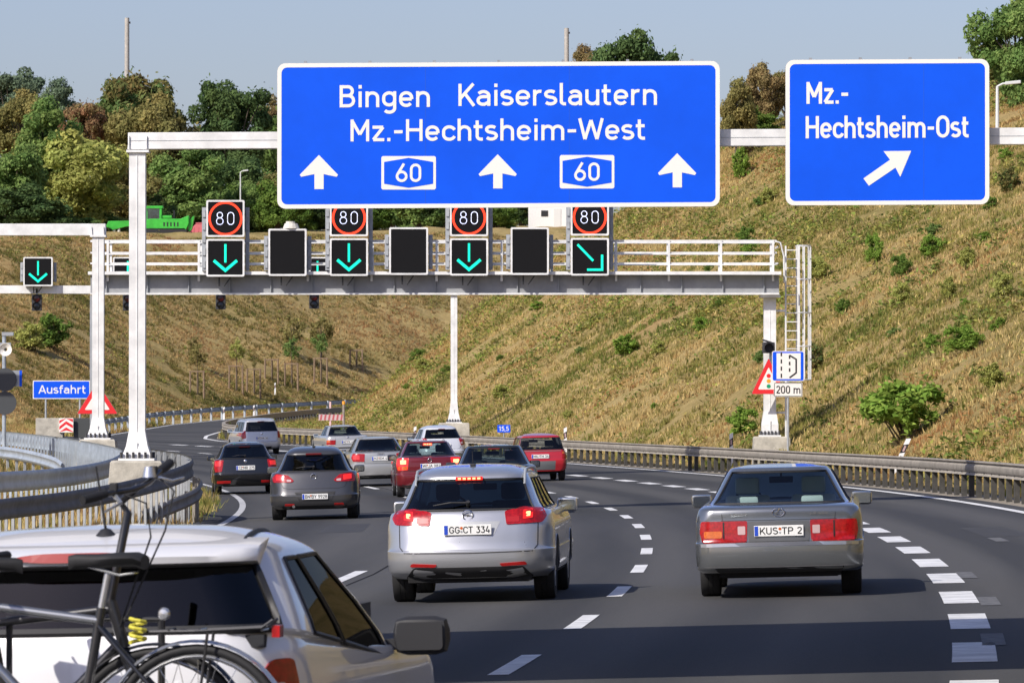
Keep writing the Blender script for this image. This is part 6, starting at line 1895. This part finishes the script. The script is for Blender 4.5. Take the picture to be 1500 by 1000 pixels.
W = 'trees of the wood on the far crest'
T = [  # x, top, Y, radius px, colour, prototype, label
 (15, 93, 475, 45, 'blue', 0, 'grey-green tree at the top left corner of the wood'),
 (30, 118, 440, 52, 'olive', 1, 'olive-brown tree at the left edge of the wood'),
 (78, 118, 480, 36, 'blue', 4, 'pale grey-green tree rising between the brown tree and the mast'),
 (125, 138, 452, 38, 'rust', 2, 'rust-red tree left of the mast'),
 (65, 148, 430, 55, 'green', 4, 'mid green tree below the brown tree at the left'),
 (195, 86, 460, 72, 'fleck', 2, 'wide spreading tree with orange flecks around the foot of the left mast'),
 (228, 122, 436, 62, 'olive', 1, 'olive-brown round tree just above the white beam'),
 (338, 110, 450, 56, 'dark', 0, 'dark green round tree left of the blue sign'),
 (398, 134, 470, 30, 'brown', 3, 'brown tree beside the left end of the blue sign'),
 (112, 176, 404, 84, 'yellow', 1, 'broad yellow-green tree in front of the wood'),
 (18, 205, 408, 58, 'green', 0, 'green bushy tree low at the left edge'),
 (50, 268, 402, 62, 'dark', 5, 'dark green thicket above the shorter white frame'),
 (185, 240, 436, 48, 'olive', 4, 'olive tree behind the top of the tall white column'),
 (268, 215, 412, 62, 'green', 4, 'fresh green tree right of the tall white column'),
 (345, 210, 430, 66, 'dark', 1, 'dark green tree under the white beam'),
 (320, 262, 410, 50, 'green', 0, 'green bush above the leftmost 80 display'),
 (398, 255, 420, 55, 'olive', 4, 'olive-green tree at the lower left corner of the blue sign'),
 (250, 290, 420, 36, 'mid', 5, 'dark bush behind the green machine'),
 (430, 160, 455, 70, 'green', 0, 'green tree mostly hidden behind the left end of the blue sign'),
 (445, 270, 415, 45, 'dark', 5, 'dark thicket behind the leftmost blank display'),
 (510, 190, 440, 75, 'dark', 1, 'dark tree hidden behind the word Bingen'),
 (530, 268, 420, 48, 'dark', 4, 'dark green bush between the two left 80 displays'),
 (590, 200, 450, 70, 'green', 4, 'green tree hidden behind the middle of the blue sign'),
 (600, 275, 425, 50, 'green', 5, 'green bush between the second and third 80 displays'),
 (660, 230, 440, 60, 'dark', 0, 'dark tree hidden behind the middle white arrow'),
 (690, 280, 430, 45, 'dark', 5, 'dark bush left of the steel rack on the crest'),
 (765, 285, 400, 30, 'dark', 5, 'small dark bush between the steel rack and the white cabin'),
 (930, 28, 330, 66, 'dark', 1, 'round dark green tree above the right half of the blue sign'),
 (862, 68, 340, 32, 'brown', 4, 'small brownish tree left of the round dark tree'),
 (1078, 118, 262, 38, 'olive', 4, 'olive tree on the crest right of the wide blue sign'),
 (1118, 82, 270, 42, 'brown', 1, 'brownish tree between the two blue signs'),
 (1152, 95, 275, 44, 'olive', 2, 'olive-brown tree behind the left edge of the exit sign'),
 (1100, 158, 266, 46, 'mid', 5, 'low green bushes on the crest between the two blue signs'),
 (1225, 105, 268, 50, 'green', 0, 'green tree hidden behind the exit sign'),
 (1490, -25, 232, 70, 'green', 1, 'big green tree at the upper right corner'),
 (1465, 60, 240, 42, 'fleck', 4, 'green tree with reddish flecks behind the right street lamp'),
 (1500, 120, 240, 48, 'dark', 5, 'dark bush at the right edge below the big tree'),
]
for x, yt, Y, rp, col, pk, lab in T:
    if Y > 380: Y = crest_Y(x) + 4 + (Y - 400) * .9
    tree(x, yt, Y, rp * (1.15 if Y > 380 else 1.0), col, lab, pk, ybot=min(yt + rp * 2.7, 345))

rh = random.Random(9)
for k in range(30):                       # undergrowth that closes the wood towards the crest
    x = -15 + 26.5 * k + rh.uniform(-6, 6)
    if 195 < x < 300: top_ = rh.uniform(285, 305)
    elif 25 < x < 190: top_ = rh.uniform(305, 325)
    else: top_ = rh.uniform(245, 290)
    Yq = crest_Y(x) + 6 + rh.uniform(0, 9)
    if 120 < x < 335: Yq += 16
    tree(x, top_, Yq, rh.uniform(34, 50), rh.choice(['green', 'mid', 'green', 'yellow', 'dark', 'mid']), 'leafy undergrowth bush at the lower edge of the wood', rh.choice([4, 5, 1]), ybot=352, name='undergrowth_bush', group='undergrowth along the lower edge of the wood', cat='bush')
# shrubs and saplings on the slopes
G = 'green shrubs scattered over the dry slopes'
big = [(1323, 650, 70, 100, 'green', 7, 'largest green shrub on the right slope, standing above the leaning post'),
       (916, 522, 24, 32, 'green', 6, 'round green bush right of the thin mast on the slope'),
       (1411, 520, 34, 44, 'green', 6, 'wide light green bush right of the largest shrub'),
       (1470, 440, 20, 42, 'yellow', 6, 'yellow-green bush near the right edge of the slope'),
       (1281, 388, 16, 46, 'green', 6, 'upright green bush below the exit sign'),
       (1320, 408, 18, 36, 'dark', 6, 'dark green bush below the middle of the exit sign'),
       (1321, 448, 17, 36, 'olive', 6, 'olive bush below the dark one on the slope'),
       (1365, 378, 22, 34, 'green', 6, 'green bush below the arrow of the exit sign'),
       (1417, 395, 18, 32, 'olive', 6, 'olive bush below the right end of the exit sign'),
       (1390, 440, 14, 34, 'yellow', 6, 'yellowish bush left of the one at the right edge'),
       (1197, 412, 22, 36, 'yellow', 6, 'yellow-green bush just right of the ladder cage'),
       (1193, 546, 20, 44, 'fleck', 6, 'bush with orange flowers right of the lay-by sign'),
       (1085, 265, 16, 50, 'green', 6, 'small green tree on the slope under the white beam'),
       (1092, 362, 16, 30, 'dark', 6, 'dark green shrub behind the walkway railing'),
       (1098, 378, 14, 24, 'green', 6, 'green shrub behind the right railing posts'),
       (965, 520, 13, 22, 'olive', 6, 'small olive shrub right of the round bush'),
       (1028, 488, 15, 24, 'green', 6, 'small green shrub halfway to the gantry column'),
       (1089, 640, 26, 44, 'green', 6, 'leafy growth at the foot of the slope left of the gantry column'),
       (1235, 462, 14, 24, 'dark', 6, 'small dark shrub right of the ladder cage foot'),
       (1453, 572, 22, 40, 'olive', 6, 'olive shrub at the right edge above the rail'),
       (75, 512, 30, 52, 'dark', 6, 'dark bush on the far slope above the Ausfahrt sign'),
       (45, 516, 26, 44, 'olive', 6, 'olive bush left of the dark bush on the far slope'),
       (1478, 285, 20, 40, 'fleck', 6, 'bush with red flecks at the right end of the exit sign'),
       (1270, 222, 18, 30, 'green', 6, 'bush hidden behind the exit sign on the crest'),
       (1125, 300, 14, 26, 'olive', 6, 'olive shrub on the slope between the two blue signs'),
       (620, 545, 16, 20, 'olive', 6, 'low olive shrub on the nose slope left of the thin mast'),
       (735, 585, 18, 22, 'olive', 6, 'low shrub on the slope right of the thin mast')]
for x, yb_, rp, hp, col, pk, lab in big:
    p = ray_ground(x, yb_, 100)
    col = {'green': 'bright', 'dark': 'mid', 'olive': 'yellow'}.get(col, col)
    tree(x, yb_ - hp, p.y, rp, col, lab, pk, zbase=p.z, ybot=yb_ + hp * .06, name='shrub', cat='shrub')
rs = random.Random(5)
cnt = 0
while cnt < 46:
    x = rs.uniform(480, 1498); y = rs.uniform(225, 640)
    if y < 610 - (x - 470) * .62: continue
    p = ray_ground(x, y, 100)
    if p.y > 330 or float(poly_dist(np.array([p.x]), np.array([p.y]), PATH_A)[0]) < 4: continue
    s = rs.uniform(6, 15)
    tree(x, y - s * rs.uniform(.8, 1.5), p.y, s, rs.choice(['bright', 'yellow', 'yellow', 'mid', 'bright', 'green']), 'small leafy weed clump growing among the dry grass of the right slope', 6, zbase=p.z, ybot=y + s * .15, name='weed_clump', group='small weed clumps on the right slope', cat='shrub')
    cnt += 1
# saplings with stake frames on the far slope
STK = mat('stake_wood', (.25, .175, .11), .9, var=.35, vscale=6)
for x, yt, yb_, lf, lab in ((289, 544, 579, 'olive', 'leftmost'), (346, 535, 573, 'yellow', 'second from the left'), (372, 540, 578, None, 'third from the left'), (398, 526, 556, None, 'fourth from the left'), (427, 532, 567, 'green', 'third from the right'), (470, 526, 564, 'green', 'second from the right'), (522, 513, 538, None, 'rightmost')):
    p = ray_ground(x, yb_, 300); k = p.y / FPX
    h = max((yb_ - yt) * k, 1.4)
    fr = thing('tree_stake_frame', lab + ' wooden tree stake frame on the far slope', 'tree stake', p)
    for sx, sy in ((-.55, -.4), (.55, -.4), (0, .5)):
        MB().cyl((sx, sy, -.5), (sx * .95, sy * .95, h), .085, .08, 7).build('stake', STK, fr)
    for a, b_ in (((-.62, -.4), (.62, -.4)), ((-.55, -.4), (0, .5)), ((.55, -.4), (0, .5))):
        MB().bar((a[0], a[1], h - .06), (b_[0], b_[1], h - .06), .05, .10).build('crossbar', STK, fr)
    sap = thing('sapling', lab + ' thin sapling tied between wooden stakes on the far slope', 'tree', p)
    tall = h * (2.0 if lf else 1.35)
    MB().tube([(0, 0, -.2), (.03, 0, h * .6), (0, .03, tall)], [.045, .035, .012], 6).build('stem', BARK, sap)
    me, tm = PROTO[8]
    c = bpy.data.objects.new('crown', me); COL.objects.link(c); c.parent = sap
    c.material_slots[0].link = 'OBJECT'; c.material_slots[0].material = LEAF[lf or 'olive']
    q = 1.0 if lf else .3
    c.location = (0, 0, h * 1.0); c.scale = (q, q, q * 1.15); c.rotation_euler = (0, 0, x)
# two young trees without stakes in front of the far slope
for x, yt, yb_, rp, lab in ((428, 455, 545, 26, 'thin olive tree above the wooden stakes, left one of two'), (470, 458, 540, 30, 'thin olive tree above the wooden stakes, right one of two'), (285, 490, 552, 14, 'thin olive tree above the leftmost wooden stakes')):
    p = ray_ground(x, yb_, 300)
    tree(x, yt, p.y + 3, rp, 'olive', lab, 8, zbase=gz(pX(x, p.y + 3), p.y + 3), ybot=yb_ - 30, name='young_tree')

# ------------------------------------------------------------------ dry grass and weeds covering the slopes
def grass(name, N, sampler, seed, hmin, hmax, wd, pal=None, shift=0.0):
    rng = np.random.default_rng(seed)
    X, Y = sampler(rng, N)
    Z = ground(X, Y)
    N = len(X); B = 5
    pa = vnoise(X, Y, .09, 3) * .55 + vnoise(X, Y, .31, 8) * .55 + vnoise(X, Y, .9, 12) * .45 + rng.normal(0, .24, N) + shift       # patch colour selector
    straw, ochre, olive, green, rust = [np.array(c) for c in (pal or ((0.522, 0.400, 0.172), (0.414, 0.277, 0.112), (0.257, 0.233, 0.069), (0.144, 0.176, 0.043), (0.396, 0.216, 0.090)))]
    col = np.where((pa < -.62)[:, None], green, np.where((pa < -.12)[:, None], olive, np.where((pa < .45)[:, None], straw, np.where((pa < .85)[:, None], ochre, rust))))
    col = col * rng.uniform(.65, 1.3, (N, 1))
    h = rng.uniform(hmin, hmax, N) * np.where(pa < -.15, 1.25, 1.0)
    V = np.empty((N, B, 3, 3)); 
    for b_ in range(B):
        an = rng.uniform(0, 2 * np.pi, N); ln = rng.uniform(.15, .75, N) * h
        ox = rng.normal(0, .07, N); oy = rng.normal(0, .07, N)
        bw = wd * rng.uniform(.6, 1.4, N)
        pa_ = rng.uniform(0, 2 * np.pi, N)
        cx_, cy_ = np.cos(pa_) * bw, np.sin(pa_) * bw
        V[:, b_, 0] = np.stack([X + ox - cx_, Y + oy - cy_, Z - .04], 1)
        V[:, b_, 1] = np.stack([X + ox + cx_, Y + oy + cy_, Z - .04], 1)
        V[:, b_, 2] = np.stack([X + ox + np.cos(an) * ln, Y + oy + np.sin(an) * ln, Z + h * rng.uniform(.7, 1.1, N)], 1)
    col = np.repeat(col[:, None], B, 1) * rng.uniform(.8, 1.2, (N, B, 1))
    me = quads_mesh(name, V.reshape(-1, 3, 3), 3, col.reshape(-1, 3))
    o = link_mesh(name, me, GRASSM)
    return o
def grass_material():
    m = bpy.data.materials.new('grass_blades'); m.use_nodes = True
    t = m.node_tree; t.nodes.remove(t.nodes['Principled BSDF']); out = t.nodes['Material Output']
    at = t.nodes.new('ShaderNodeAttribute'); at.attribute_name = 'tone'
    d = t.nodes.new('ShaderNodeBsdfDiffuse'); tr = t.nodes.new('ShaderNodeBsdfTranslucent'); ms = t.nodes.new('ShaderNodeMixShader'); ms.inputs[0].default_value = .3
    t.links.new(at.outputs['Color'], d.inputs[0]); t.links.new(at.outputs['Color'], tr.inputs[0])
    t.links.new(d.outputs[0], ms.inputs[1]); t.links.new(tr.outputs[0], ms.inputs[2]); t.links.new(ms.outputs[0], out.inputs[0])
    return m
GRASSM = grass_material()
def near_s(rng, N):
    Y = rng.uniform(70, 400, N * 3); L = rng.uniform(1.7, 34, N * 3)
    X = XA(Y) + L * 1.02
    k = (np.abs(X) < .105 * Y + 2) & (poly_dist(X, Y, PATH_A) > 1.75) & (vnoise(X, Y, .33, 40) + .5 * vnoise(X, Y, 1.1, 41) < .62)
    return X[k][:N], Y[k][:N]
tag(grass('dry_grass', 190000, near_s, 21, .05, .20, .024), 'dry straw coloured grass and weeds covering the right slope', 'grass', kind='stuff')
def far_s(rng, N):
    Y = rng.uniform(335, 500, N * 6); X = rng.uniform(-56, 40, N * 6)
    Fd = -poly_dist(X, Y, PATH_F)
    k = (vnoise(X, Y, .3, 44) + .5 * vnoise(X, Y, 1.1, 45) < .55) & (Fd > .5) & (Fd < 42) & (np.abs(X) < .105 * Y + 2)
    return X[k][:N], Y[k][:N]
tag(grass('far_grass', 80000, far_s, 22, .08, .26, .034, ((0.450, 0.317, 0.142), (0.360, 0.220, 0.099), (0.216, 0.172, 0.060), (0.126, 0.132, 0.039), (0.342, 0.176, 0.082))), 'dry brownish grass covering the far slope behind the exit', 'grass', kind='stuff')
def left_s(rng, N):
    Y = rng.uniform(92, 300, N * 5); dl = rng.uniform(.6, 22, N * 5); X = Xm(Y) + OFF_E - dl
    ro = ((dl > 8.2) & (dl < 17.8))
    k = ~ro & (np.abs(X) < .108 * Y + 1)
    return X[k][:N], Y[k][:N]
tag(grass('verge_grass', 9000, left_s, 23, .10, .32, .02), 'short weeds on the left bank between the guard rails', 'grass', kind='stuff')
def gore_s(rng, N):
    Y = rng.uniform(255, 345, N * 5); X = rng.uniform(-36, -10, N * 5)
    inr = (X > np.where(Y < 290, Xm(Y) - 1, XL(Y) - .7)) & (X < XA(Y) + .8)
    inm = (X < Xm(Y) + 1.0) & (X > Xm(Y) + OFF_E - 1)
    k = ~inr & ~inm
    return X[k][:N], Y[k][:N]
tag(grass('exit_nose_grass', 9000, gore_s, 24, .12, .45, .03), 'grass and weeds round the exit nose', 'grass', kind='stuff')

# ------------------------------------------------------------------ leafy weeds merging into the dry grass
def weeds(name, N, sampler, seed, per=14):
    rng = np.random.default_rng(seed)
    X, Y = sampler(rng, N * 3)
    pick = vnoise(X, Y, .13, 21) * .6 + vnoise(X, Y, .45, 22) * .6 + rng.normal(0, .25, len(X))
    X, Y, pick = [a[pick > .25][:N] for a in (X, Y, pick)]
    Z = ground(X, Y); N = len(X)
    rad = rng.uniform(.18, .55, N)
    C = np.stack([X, Y, Z], 1)[:, None] + np.concatenate([rng.normal(0, 1, (N, per, 2)) * rad[:, None, None] * .6, np.abs(rng.normal(0, 1, (N, per, 1))) * rad[:, None, None] * .55], 2)
    C = C.reshape(-1, 3)
    out = np.tile(np.array([[0, 0, 1.0]]), (len(C), 1))
    V = leaf_quads(C, out, .085, rng)
    pal = np.array([(.22, .28, .06), (.30, .30, .075), (.15, .21, .05), (.38, .33, .09), (.25, .235, .09)])
    col = pal[rng.integers(0, 5, N)] * rng.uniform(.7, 1.25, (N, 1))
    col = np.repeat(col, per, 0) * rng.uniform(.75, 1.25, (N * per, 1))
    return link_mesh(name, quads_mesh(name, V, 4, col), GRASSM)
tag(weeds('leafy_weeds', 13000, near_s, 31), 'patches of leafy green weeds among the dry grass of the right slope', 'weeds', kind='stuff')
tag(weeds('far_weeds', 2600, far_s, 32), 'patches of leafy weeds on the far slope behind the exit', 'weeds', kind='stuff')
# ------------------------------------------------------------------ bicycles on the white car's carrier
BFR = mat('bike_black', (.015, .015, .017), .35, coat=.5)
BSIL = mat('bike_silver', (.60, .61, .62), .25, .8)
BGRIP = mat('bike_rubber', (.012, .012, .013), .7)
def bicycle(label, fwd, X, Y, zax, yaw, frame_m, tube_m, bar_dz=.0, steer=0.0, roll=0.0, reach=0.0, fender=True, rack=True, fm=None):
    """bicycle standing in the x-z plane; fwd = -1 faces left. origin at the rear axle"""
    root = thing('bicycle', label, 'bicycle', (X, Y, zax), (0, 0, yaw))
    f = fwd
    P = lambda x, z, y=0.0: Vector((f * x, y, z))
    ra = P(0, 0); fa = P(1.04, 0); bb = P(.47, -.06); st = P(.385, .44); ht = P(.86, .50); hb = P(.90, .38)
    def tb(nm, a, b_, r, m, n=10): return MB().cyl(a, b_, r, n=n).build(nm, m, root, smooth=40)
    tb('seat_tube', bb, P(.375, .49), .019, frame_m)
    tb('top_tube', st, ht, .018, tube_m)
    tb('down_tube', bb, hb, .021, tube_m)
    tb('head_tube', ht + P(-.008, .03), hb + P(.008, -.03), .023, tube_m)
    for s in (-1, 1):
        tb('chain_stay', bb + Vector((0, s * .04, 0)), ra + Vector((0, s * .06, 0)), .010, frame_m, 8)
        tb('seat_stay', st + Vector((0, s * .02, -.02)), ra + Vector((0, s * .06, 0)), .009, frame_m, 8)
        tb('fork_blade', hb + Vector((0, s * .05, -.03)), fa + Vector((0, s * .05, 0)), .012, frame_m, 8)
    tb('seat_post', P(.38, .47), P(.35, .62), .014, BSIL)
    # saddle: nose forward
    prof = [(-.13, .085, .0), (-.10, .095, .012), (-.02, .08, .01), (.06, .045, .004), (.14, .022, .004), (.17, .008, -.004)]
    Pn = []; F = []
    for x_, hw_, dz_ in prof:
        for k in range(10):
            a = 2 * math.pi * k / 10
            Pn.append(P(.335 + x_, .67 + dz_ + (.022 if math.sin(a) > 0 else .035) * math.sin(a), hw_ * math.cos(a)))
    for i in range(len(prof) - 1):
        for k in range(10): F.append((i * 10 + k, i * 10 + (k + 1) % 10, i * 10 + 10 + (k + 1) % 10, i * 10 + 10 + k))
    F += [tuple(range(10)), tuple(range(50, 60))[::-1]]
    sd_ = MB().add(Pn, F).build('saddle', BGRIP, root, smooth=60)
    for s in (-1, 1): MB().tube([P(.24, .625, s * .03), P(.3, .615, s * .022), P(.44, .65, s * .012)], .005, 6).build('saddle_rail', BSIL, sd_)
    # wheels
    for c, nm in ((ra, 'rear'), (fa, 'front')):
        ty = MB().tube([c + Vector((.335 * math.cos(a), 0, .335 * math.sin(a))) for a in np.linspace(0, 2 * math.pi, 41)[:-1]], .019, 8, closed=True).build('tyre', BGRIP, root, smooth=60)
        MB().tube([c + Vector((.308 * math.cos(a), 0, .308 * math.sin(a))) for a in np.linspace(0, 2 * math.pi, 41)[:-1]], .011, 6, closed=True).build('rim', BSIL, ty, smooth=60)
        hub = MB().cyl(c + Vector((0, -.05, 0)), c + Vector((0, .05, 0)), .02, n=10).build('hub', BSIL, ty)
        for k in range(24):
            a = 2 * math.pi * k / 24; s = 1 if k % 2 else -1
            MB().cyl(c + Vector((.018 * math.cos(a + .8 * s), s * .03, .018 * math.sin(a + .8 * s))), c + Vector((.302 * math.cos(a), 0, .302 * math.sin(a))), .0013, n=4, caps=False).build('spoke', BSIL, ty)
        if fender:
            a0, a1 = (-15, 195) if nm == 'rear' else (20, 170)
            Pn = []; F = []
            for i, a in enumerate(np.linspace(a0, a1, 30)):
                for k in range(7):
                    q = -1 + 2 * k / 6
                    rr = .372 - .012 * q * q
                    Pn.append(c + Vector((rr * math.cos(R(a)), q * .028, rr * math.sin(R(a)))))
            for i in range(29):
                for k in range(6): F.append((i * 7 + k, i * 7 + k + 1, i * 7 + 8 + k, i * 7 + 7 + k))
            MB().add(Pn, F).build('mudguard', fm or BSIL, root, smooth=60)
    # crank, chain ring, pedals
    MB().lathe([(.001, .004), (.085, .004), (.09, 0), (.085, -.004), (.001, -.004)], bb + Vector((0, -.05, 0)), 'Y', 24).build('chain_ring', BFR, root)
    for s in (-1, 1):
        e = bb + Vector((s * .12, s * -.075, s * .12))
        tb('crank', bb + Vector((0, s * -.06, 0)), e, .010, BSIL, 8)
        MB().box(e + Vector((0, s * -.05, 0)), (.09, .09, .02)).build('pedal', BGRIP, root)
    # handlebar across the bike, turned by 'steer'
    hx, hz = f * (.80 + reach), .66 + bar_dz
    ca, sa = math.cos(steer), math.sin(steer)
    B = lambda u, v, w_: Vector((hx + u * ca - v * sa, u * sa + v * ca, hz + w_ + v * roll))
    MB().tube([ht + P(-.01, .02), Vector((hx + f * .02, 0, hz - .10)), Vector((hx - f * .01, 0, hz - .06)), B(f * .07, 0, 0)], [.017, .017, .018, .016], 8).build('stem', BFR, root, smooth=60)
    hbp = [B(f * .02, -.30, .02), B(f * .05, -.18, .015), B(f * .075, -.06, 0), B(f * .08, 0, 0), B(f * .075, .06, 0), B(f * .05, .18, .015), B(f * .02, .30, .02)]
    hbar = MB().tube(hbp, .0125, 8).build('handlebar', BFR, root, smooth=60)
    for s in (-1, 1):
        MB().tube([B(f * .045, s * .19, .016), B(f * .035, s * .24, .017), B(f * .018, s * .31, .02)], [.017, .019, .0185], 8).build('grip', BGRIP, hbar, smooth=60)
        MB().tube([B(f * .06, s * .15, .0), B(f * .11, s * .18, -.02), B(f * .10, s * .28, -.03)], [.010, .007, .005], 6).build('brake_lever', BSIL, hbar, smooth=60)
        MB().box(B(f * .05, s * .14, .03), (.03, .035, .035)).build('shifter', BGRIP, hbar, bevel=.006)
        MB().tube([B(f * .09, s * .13, 0), B(f * .17, s * .10, -.04), B(f * .16, s * .05, -.18), Vector((f * .88, s * .01, .40))], .004, 5).build('cable', BGRIP, hbar)
    MB().cyl(B(f * .075, .07, .02), B(f * .075, .07, .06), .028, .02, 12).build('bell', BSIL, hbar, smooth=40)
    if rack:
        for s in (-1, 1):
            tb('rack_stay', ra + Vector((0, s * .065, 0)), P(-.05, .40, s * .06), .006, BFR, 6)
            MB().tube([P(.20, .40, s * .05), P(0, .405, s * .065), P(-.26, .42, s * .065), P(-.30, .45, s * .05)], .006, 6).build('rack_rail', BFR, root)
        for x_ in (-.26, -.14, -.02, .10): MB().tube([P(x_, .41, -.064), P(x_, .41, .064)], .005, 6).build('rack_bar', BFR, root)
        MB().box(P(-.31, .405), (.03, .08, .045)).build('rear_reflector', LREDM, root)
        MB().lathe([(.001, .02), (.018, .014), (.025, -.01), (.018, -.028), (.001, -.03)], P(.12, .47, -.04), 'Y', 14).build('lamp', BSIL, root, smooth=60)
        MB().tube([P(.22 + .03 * math.cos(k * .8), .36 + .012 * k / 3, -.06 + .03 * math.sin(k * .8)) for k in range(24)], .008, 6).build('cable_lock', mat('lock_yellow', (.55, .50, .05), .5), root)
    return root
HD = -math.atan(0.14)
Yb = 19.55
bicycle('black city bicycle facing left with silver mudguard, nearest on the car carrier', -1, pX(290, Yb), Yb, pZ(1078, Yb), HD, BFR, mat('bike_grey_tube', (.32, .33, .34), .25, .8))
bicycle('black bicycle with raised handlebar, between the other bicycle and the white car', 1, pX(172, Yb + .3) - .86, Yb + .30, pZ(1078, Yb + .3), HD, BFR, BFR, bar_dz=.31, steer=-.36, roll=.22, reach=.10, rack=False, fm=BFR)
cr = thing('bicycle_carrier', 'dark metal bicycle carrier behind the white car', 'carrier', (pX(112, Yb), Yb + .1, .35), (0, 0, HD))
zc = pZ(1078, Yb) - .35 - .36
for yy in (-.10, .20):
    MB().box((-.1, yy, zc), (1.5, .09, .04)).build('wheel_tray', PLAST, cr)
for xx in (-.35, .35): MB().bar((xx, -.2, zc - .04), (xx, .65, zc - .10), .05, .05).build('carrier_arm', PLAST, cr)
MB().tube([(-.3, .12, zc), (-.3, .12, zc + .8), (.3, .12, zc + .8), (.3, .12, zc)], .018, 8).build('hoop', PLAST, cr)
